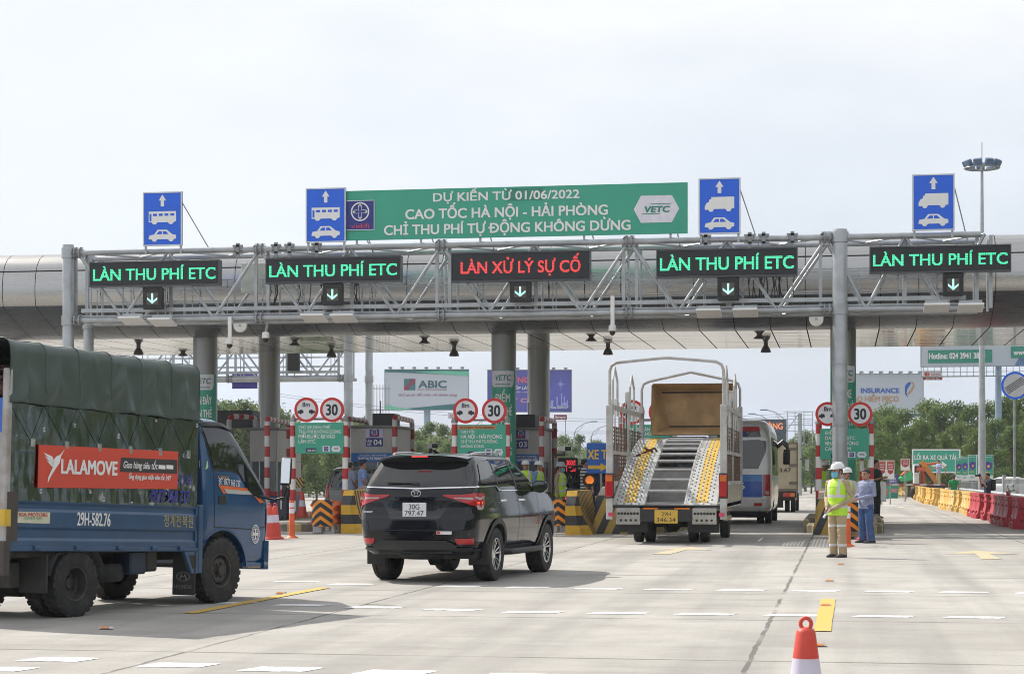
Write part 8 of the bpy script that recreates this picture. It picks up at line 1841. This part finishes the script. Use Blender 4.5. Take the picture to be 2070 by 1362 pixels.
# exit sign, posters, standees
t = small_board(1845, 1940, 909, 954, 136, 'exit_sign', 'large green exit sign reading LỐI RA XE QUÁ TẢI behind the crane truck', green_b, [('LỐI RA XE QUÁ TẢI', -.02, .56, .20, .88, letter_w)], post=True)
k = 136 / FPX; w, h = 95 * k, 45 * k; mb = MB()
for q in ((-w / 2 - .05, w / 2 + .05, -.012, .0, -.05, .04), (-w / 2 - .05, w / 2 + .05, -.012, 0, h - .04, h + .05), (-w / 2 - .05, -w / 2 + .04, -.012, 0, .04, h - .04), (w / 2 - .04, w / 2 + .05, -.012, 0, .04, h - .04)): mb.box(*q)
mb.build('sign_edge', letter_w, t)
mb = MB(); mb.flat([(-w * .1, h * .26), (w * .12, h * .26), (w * .12, h * .14), (w * .23, h * .32), (w * .12, h * .50), (w * .12, h * .38), (-w * .1, h * .38)], -.01); mb.build('arrow', letter_w, t, recalc=False)
gpos = mat('green_poster', (.04, .30, .22), .5); vio = mat('violet_print', (.08, .04, .28), .5); pos_w = mat('poster_white', (.66, .68, .66), .5)
for i, (a, b2, y0, y1, lb) in enumerate(((1931, 1945, 925, 970, 'green poster nearest the crane truck, shortest of the five in front of the trees'), (1943, 1958, 922, 972, 'narrow green poster next to the tallest one, crane truck side'), (1957, 1974, 919, 971, 'tallest green poster in the middle of the five'), (1974, 1988, 919, 971, 'fourth green poster of the five, partly behind the widest'), (1986, 2008, 919, 973, 'widest green poster of the five, beside the photographer'))):
	d = 112 - (i == 2) * 1.0 - (i == 4) * 1.4 + (i == 3) * .5; k = d / FPX; c = dp((a + b2) / 2, y1, d); w, h = (b2 - a) * k, (y1 - y0) * k
	t = thing('poster_stand', lb, 'poster', c, YAW, 'green posters beyond the barriers'); MB().box(-w / 2, w / 2, 0, .03, 0, h).build('board', pos_w, t)
	mb = MB(); e = .02; mb.face([(-w / 2 + e, -.004, h * .24), (w / 2 - e, -.004, h * .24), (w / 2 - e, -.004, h - e), (-w / 2 + e, -.004, h - e)]); mb.build('green_print', gpos, t, recalc=False)
	mb = MB(); mb.flat([(-w * .4, h * .62), (-w * .1, h * .76), (w * .40, h * .70), (w * .38, h * .52), (w * .1, h * .42), (-w * .15, h * .46)], -.008); mb.build('violet_print', vio, t, recalc=False)
	mb = MB(); disc(mb, w * .13, -.012, 16, w * .05, h * .57); mb.flat([(-w * .3, h * .33), (w * .2, h * .33), (w * .2, h * .36), (-w * .3, h * .36)], -.012); mb.build('gold_print', ylet, t, recalc=False)
	mb = MB(); mb.text('VETC', 0, h * .10, h * .055, -.008, w * .5, shear=.2); mb.build('logo', mat('logo_green', (.02, .24, .17)), t, recalc=False)
	mb = MB(); mb.text('DÁN THẺ', 0, h * .90, h * .03, -.008, w * .7); mb.build('lettering', letter_w, t, recalc=False)
	mb = MB(); mb.box(-.03, .03, .03, .07, -c.z, h * .8); mb.build('post', galv_d, t)
orp = mat('orange_poster', (.42, .13, .07), .5); orr = mat('red_poster_shield', (.36, .04, .05), .5)
for a, b2, y0, y1, d, lb in ((1775, 1791, 930, 968, 105, 'orange and red poster stand just behind the man in dark green'), (1792, 1808, 930, 968, 106, 'orange and red poster stand behind the violet and green standee'), (1821, 1839, 927, 950, 118, 'orange and red poster stand beside the crane truck above the folded awning')):
	k = d / FPX; c = dp((a + b2) / 2, y1, d); w, h = (b2 - a) * k, (y1 - y0) * k; t = thing('poster_stand', lb, 'poster', c, YAW, 'orange posters on the island'); MB().box(-w / 2, w / 2, 0, .03, 0, h).build('board', pos_w, t)
	mb = MB(); mb.face([(-w * .45, -.004, h * .5), (w * .45, -.004, h * .5), (w * .45, -.004, h * .96), (-w * .45, -.004, h * .96)]); mb.build('orange_print', orp, t, recalc=False)
	mb = MB(); mb.flat([(-w * .36, h * .86), (w * .36, h * .86), (w * .36, h * .36), (0, h * .24), (-w * .36, h * .36)], -.008); mb.build('red_print', orr, t, recalc=False)
	mb = MB()
	for i, tx in enumerate(('DÁN THẺ', 'THU PHÍ', 'TỰ ĐỘNG')): mb.text(tx, 0, h * (.74 - .13 * i), h * .06, -.012, w * .55)
	mb.build('lettering', letter_w, t, recalc=False); mb = MB(); mb.box(-.03, .03, .03, .07, -c.z, h * .8); mb.build('post', galv_d, t)
d = 138; k = d / FPX; c = dp(1805, 999, d); w, h = 20 * k, 49 * k; t = thing('standee', 'tall violet and green standee with VETC lettering beside the yellow barriers', 'standee', (c.x, c.y, 0), YAW)
MB().box(-w / 2, w / 2, 0, .06, 0, h).build('board', mat('standee_green', (.02, .24, .16), .5), t); MB().box(-w / 2 + .01, w / 2 - .01, -.006, -.001, h * .62, h - .02).build('violet_print', vio, t)
mb = MB(); mb.text('VETC', 0, h * .67, h * .07, -.012, w * .7); mb.text('DÁN THẺ', 0, h * .78, h * .05, -.012, w * .6); mb.build('lettering', letter_w, t, recalc=False); MB().box(-w * .2, w * .46, -.006, -.001, h * .25, h * .40).build('picture_print', mat('pink_print', (.5, .2, .2), .5, 0, .5, 6), t)
for a, b2, y0, y1, lb in ((1785, 1797, 971, 1000, 'small mint notice board beside the violet and green standee'),):
	c = dp((a + b2) / 2, y1, 134); k = 134 / FPX; t = thing('notice_stand', lb, 'notice', (c.x, c.y, 0), YAW); MB().box(-(b2 - a) * k / 2, (b2 - a) * k / 2, 0, .05, 0, (y1 - y0) * k).build('board', gpos, t); MB().box(-.12, .12, -.006, -.001, .3, .7).build('orange_print', orp, t)
c = dp(1832, 975, 133); t = thing('folded_awning', 'orange and bright green folded awning cloth beside the crane truck', 'awning', (c.x, c.y, 0)); kk = 133 / FPX
for nm, m_, pts in (('orange_cloth', mat('awning_orange', (.55, .14, .06), .7), [(1818, 962), (1838, 942), (1841, 950), (1828, 962)]), ('green_cloth', mat('awning_green', (.05, .42, .16), .7), [(1816, 966), (1828, 956), (1841, 948), (1846, 968), (1838, 972), (1822, 973)])):
	mb = MB(); pp = [((px - 1832) * kk, (965 - py) * kk + CAMH) for px, py in pts]; cx_0 = sum(p[0] for p in pp) / len(pp); cz_0 = sum(p[1] for p in pp) / len(pp)
	mb.rings([[(cx_0 + (a - cx_0) * s_, y, cz_0 + (b2 - cz_0) * s_) for a, b2 in pp] for y, s_ in ((-.35, .7), (-.15, 1), (.15, 1), (.35, .7))]); mb.build(nm, m_, t, smooth=50)
mb = MB(); mb.cyl((0, 0, 0), (0, 0, 1.9), .03); mb.build('pole', galv_d, t)
# end-of-restrictions sign
c = dp(2052, 779, 100); r = 28 * 100 / FPX; t = thing('end_sign', 'round blue ringed sign with diagonal black bars above the trees', 'sign', c, YAW)
MB().lathe([(r, 0), (r, .05)], 40, (0, 0, 0), 'y').build('sign_plate', blue_b, t, smooth=40); mb = MB(); disc(mb, r * .84, -.004); mb.build('sign_face', mat('dull_sign_white', (.50, .50, .52), .5), t, recalc=False)
mb = MB()
for k in range(5):
	o_ = (k - 2) * .075 * r * 1.5; u = Vector((.84, .54)); n_ = Vector((-.54, .84)); a = u * -r * .75 + n_ * o_; b2 = u * r * .75 + n_ * o_; mb.flat([tuple(a - n_ * .02), tuple(b2 - n_ * .02), tuple(b2 + n_ * .02), tuple(a + n_ * .02)], -.008)
mb.build('diagonal_bar', sign_k, t, recalc=False); mb = MB(); mb.cyl((0, .12, -c.z), (0, .12, r), .06); mb.build('post', galv_d, t)
# floodlight mast
c = dp(1985, HY, 95); t = thing('floodlight_mast', 'tall grey mast crowned by a ring of floodlights beside the last lorry sign', 'mast', (c.x, c.y, 0)); kk = 95 / FPX; zz_ = lambda p: (965 - p) * kk + CAMH
mb = MB(); mb.lathe([(.19, -.1), (.175, 3), (.10, zz_(470)), (.065, zz_(338)), (.06, zz_(328))], 16); mb.build('pole', galv, t, smooth=40)
mb = MB(); mb.cyl((0, 0, zz_(330)), (0, 0, zz_(288)), .02); mb.tube([(.85 * cos(2 * PI * k / 12), .85 * sin(2 * PI * k / 12), zz_(340)) for k in range(13)], .04, 6)
for k in range(4): a = k * PI / 2; mb.cyl((0, 0, zz_(345)), (.85 * cos(a), .85 * sin(a), zz_(340)), .04)
mb.build('ring', galv_d, t)
for k in range(9):
	a = 2 * PI * k / 9 + .2; e = MB().box(-.20, .20, -.12, .12, -.18, .20, .04, 2).build('floodlight', mat('flood_blue', (.10, .16, .26), .4), t, smooth=40); e.location = (.78 * cos(a), .78 * sin(a), zz_(333)); e.rotation_euler = (R(25), 0, a + PI / 2)
# street lamps
def street_lamp(px, top, d, label, side=1):
	c = dp(px, HY, d); h = (965 - top) * d / FPX + CAMH; t = thing('street_lamp', label, 'street lamp', (c.x, c.y, 0), 0, 'street lamps along the motorway')
	mb = MB(); mb.lathe([(.12, 0), (.07, h * .85)], 10); mb.tube([(0, 0, h * .82), (side * .2, 0, h * .90), (side * .9, 0, h * .97), (side * 1.7, 0, h)], .05, 6); mb.tube([(0, 0, h * .84), (side * .5, 0, h * .88), (side * .9, 0, h * .95)], .03, 6); mb.build('pole', galv, t, smooth=40)
	MB().box(*sorted((side * 1.6, side * 2.3)), -.13, .13, h - .06, h + .06, .03).build('lamp_head', mat('lamp_head_blue', (.15, .26, .36), .4), t)
for px, top, d, s, lb in ((1161, 852, 190, 1, 'street lamp with blue head near the XE TẢI board'), (1195, 860, 205, 1, 'street lamp just above the XE TẢI board'), (1588, 828, 175, -1, 'street lamp arching over the dark message board, outer one'), (1560, 836, 190, -1, 'street lamp arching over the dark message board, inner one'), (960, 843, 200, 1, 'street lamp half hidden between the 8 m and 30 signs'), (1525, 842, 205, -1, 'street lamp head just above the minibus roof')): street_lamp(px, top, d, lb, s)
c = dp(1170, HY, 180); t = thing('lattice_post', 'thin white lattice posts with a small board behind the striped shirt man', 'post', (c.x, c.y, 0)); mb = MB()
for x in (-.3, .3): mb.box(x - .06, x + .06, -.06, .06, 0, 3.6)
mb.box(-.3, 2.2, -.05, .05, 2.9, 3.0); mb.box(-.3, 2.2, -.05, .05, 3.3, 3.4); mb.build('frame', galv, t); MB().box(.8, 1.9, -.1, -.06, 2.5, 3.8).build('board', pale_bd, t)
# guardrails, fence
def guardrail(pa, pb, name, label, z=.75, posts=2.0, pm=None):
	a, b2 = pa, pb; t = thing(name, label, 'guardrail', (a.x, a.y, 0), math.atan2(b2.y - a.y, b2.x - a.x)); L = (b2 - a).length
	sec = [(0, z - .32), (-.05, z - .25), (0, z - .17), (0, z - .13), (-.05, z - .06), (0, z)]
	mb = MB(); mb.rings([[(x, y, q) for y, q in sec] + [(x, y + .02, q) for y, q in sec[::-1]] for x in (0, L)]); mb.build('rail', galv, t)
	mb = MB(); x = .2
	while x < L: mb.box(x - .06, x + .06, .02, .14, -.02, z - .05); x += posts
	mb.build('post', pm or galv_d, t)
guardrail(gp(612, 1005) * 1.0, gp(668, 1003), 'guardrail', 'steel guardrail seen between the booths and the grey people carrier')
pg = mat('green_post', (.05, .18, .12), .6)
guardrail(gp(1590, 993) , gp(1655, 992.5), 'guardrail', 'curving steel guardrail with green posts beyond the box truck', posts=1.6, pm=pg)
a = dp(1935, HY, 108); b2 = dp(2085, HY, 62); a.z = b2.z = 0
guardrail(a, b2, 'guardrail', 'steel guardrail behind the photographer and red barriers', .92)
c0, c1 = dp(2030, HY, 96), dp(2110, HY, 90); t = thing('fence', 'grey bar fence beyond the white car', 'fence', (c0.x, c0.y, 0), math.atan2(c1.y - c0.y, c1.x - c0.x)); L = (c1 - c0).xy.length
mb = MB(); x = 0
while x < L: mb.box(x - .012, x + .012, -.012, .012, .2, 1.42); x += .13
mb.box(0, L, -.02, .02, 1.40, 1.46); mb.box(0, L, -.02, .02, .22, .28); mb.build('bar', grey_p, t); mb = MB(); mb.box(-.12, .05, -.08, .08, 0, 1.6, .01); mb.box(L * .7, L * .7 + .12, -.06, .06, 0, 1.5); mb.build('post', grey_p, t)
c0, c1 = dp(1935, HY, 104), dp(2008, HY, 110); t = thing('fence', 'low grey bar fence behind the five green posters', 'fence', (c0.x, c0.y, 0), math.atan2(c1.y - c0.y, c1.x - c0.x)); L = (c1 - c0).xy.length; mb = MB(); x = 0
while x < L: mb.box(x - .012, x + .012, -.012, .012, .1, 1.25); x += .16
mb.box(0, L, -.02, .02, 1.22, 1.28); mb.build('bar', grey_p, t)
# power lines
wire = mat('wire_grey', (.25, .27, .30), .7)
for i, (y0, y1, lb) in enumerate(((795, 822, 'upper'), (800, 828, 'second'), (832, 838, 'lower'), (836, 842, 'lowest'))):
	d0, d1 = 330, 300; a, b2 = dp(560, y0, d0), dp(1760, y1, d1); mb = MB()
	mb.tube([(b2 - a) * (k / 24) - Vector((0, 0, 3.0 * (1 - (2 * k / 24 - 1) ** 2))) for k in range(25)], .035, 4); tag(mb.build('power_line', wire), lb + ' thin power line crossing the sky behind the billboards', 'cable', 'power lines').location = a
# air between the road and the far trees
hz = MB(); hz.box(-420, 260, -130, 420, -1.2, 60); m, nt, b = _new('haze_air'); nt.nodes.remove(b)
v = nt.nodes.new('ShaderNodeVolumePrincipled'); v.inputs['Color'].default_value = (.82, .88, .95, 1); v.inputs['Density'].default_value = .0003; v.inputs['Anisotropy'].default_value = .3; nt.links.new(v.outputs[0], nt.nodes['Material Output'].inputs['Volume'])
tag(hz.build('haze', m), kind='stuff')
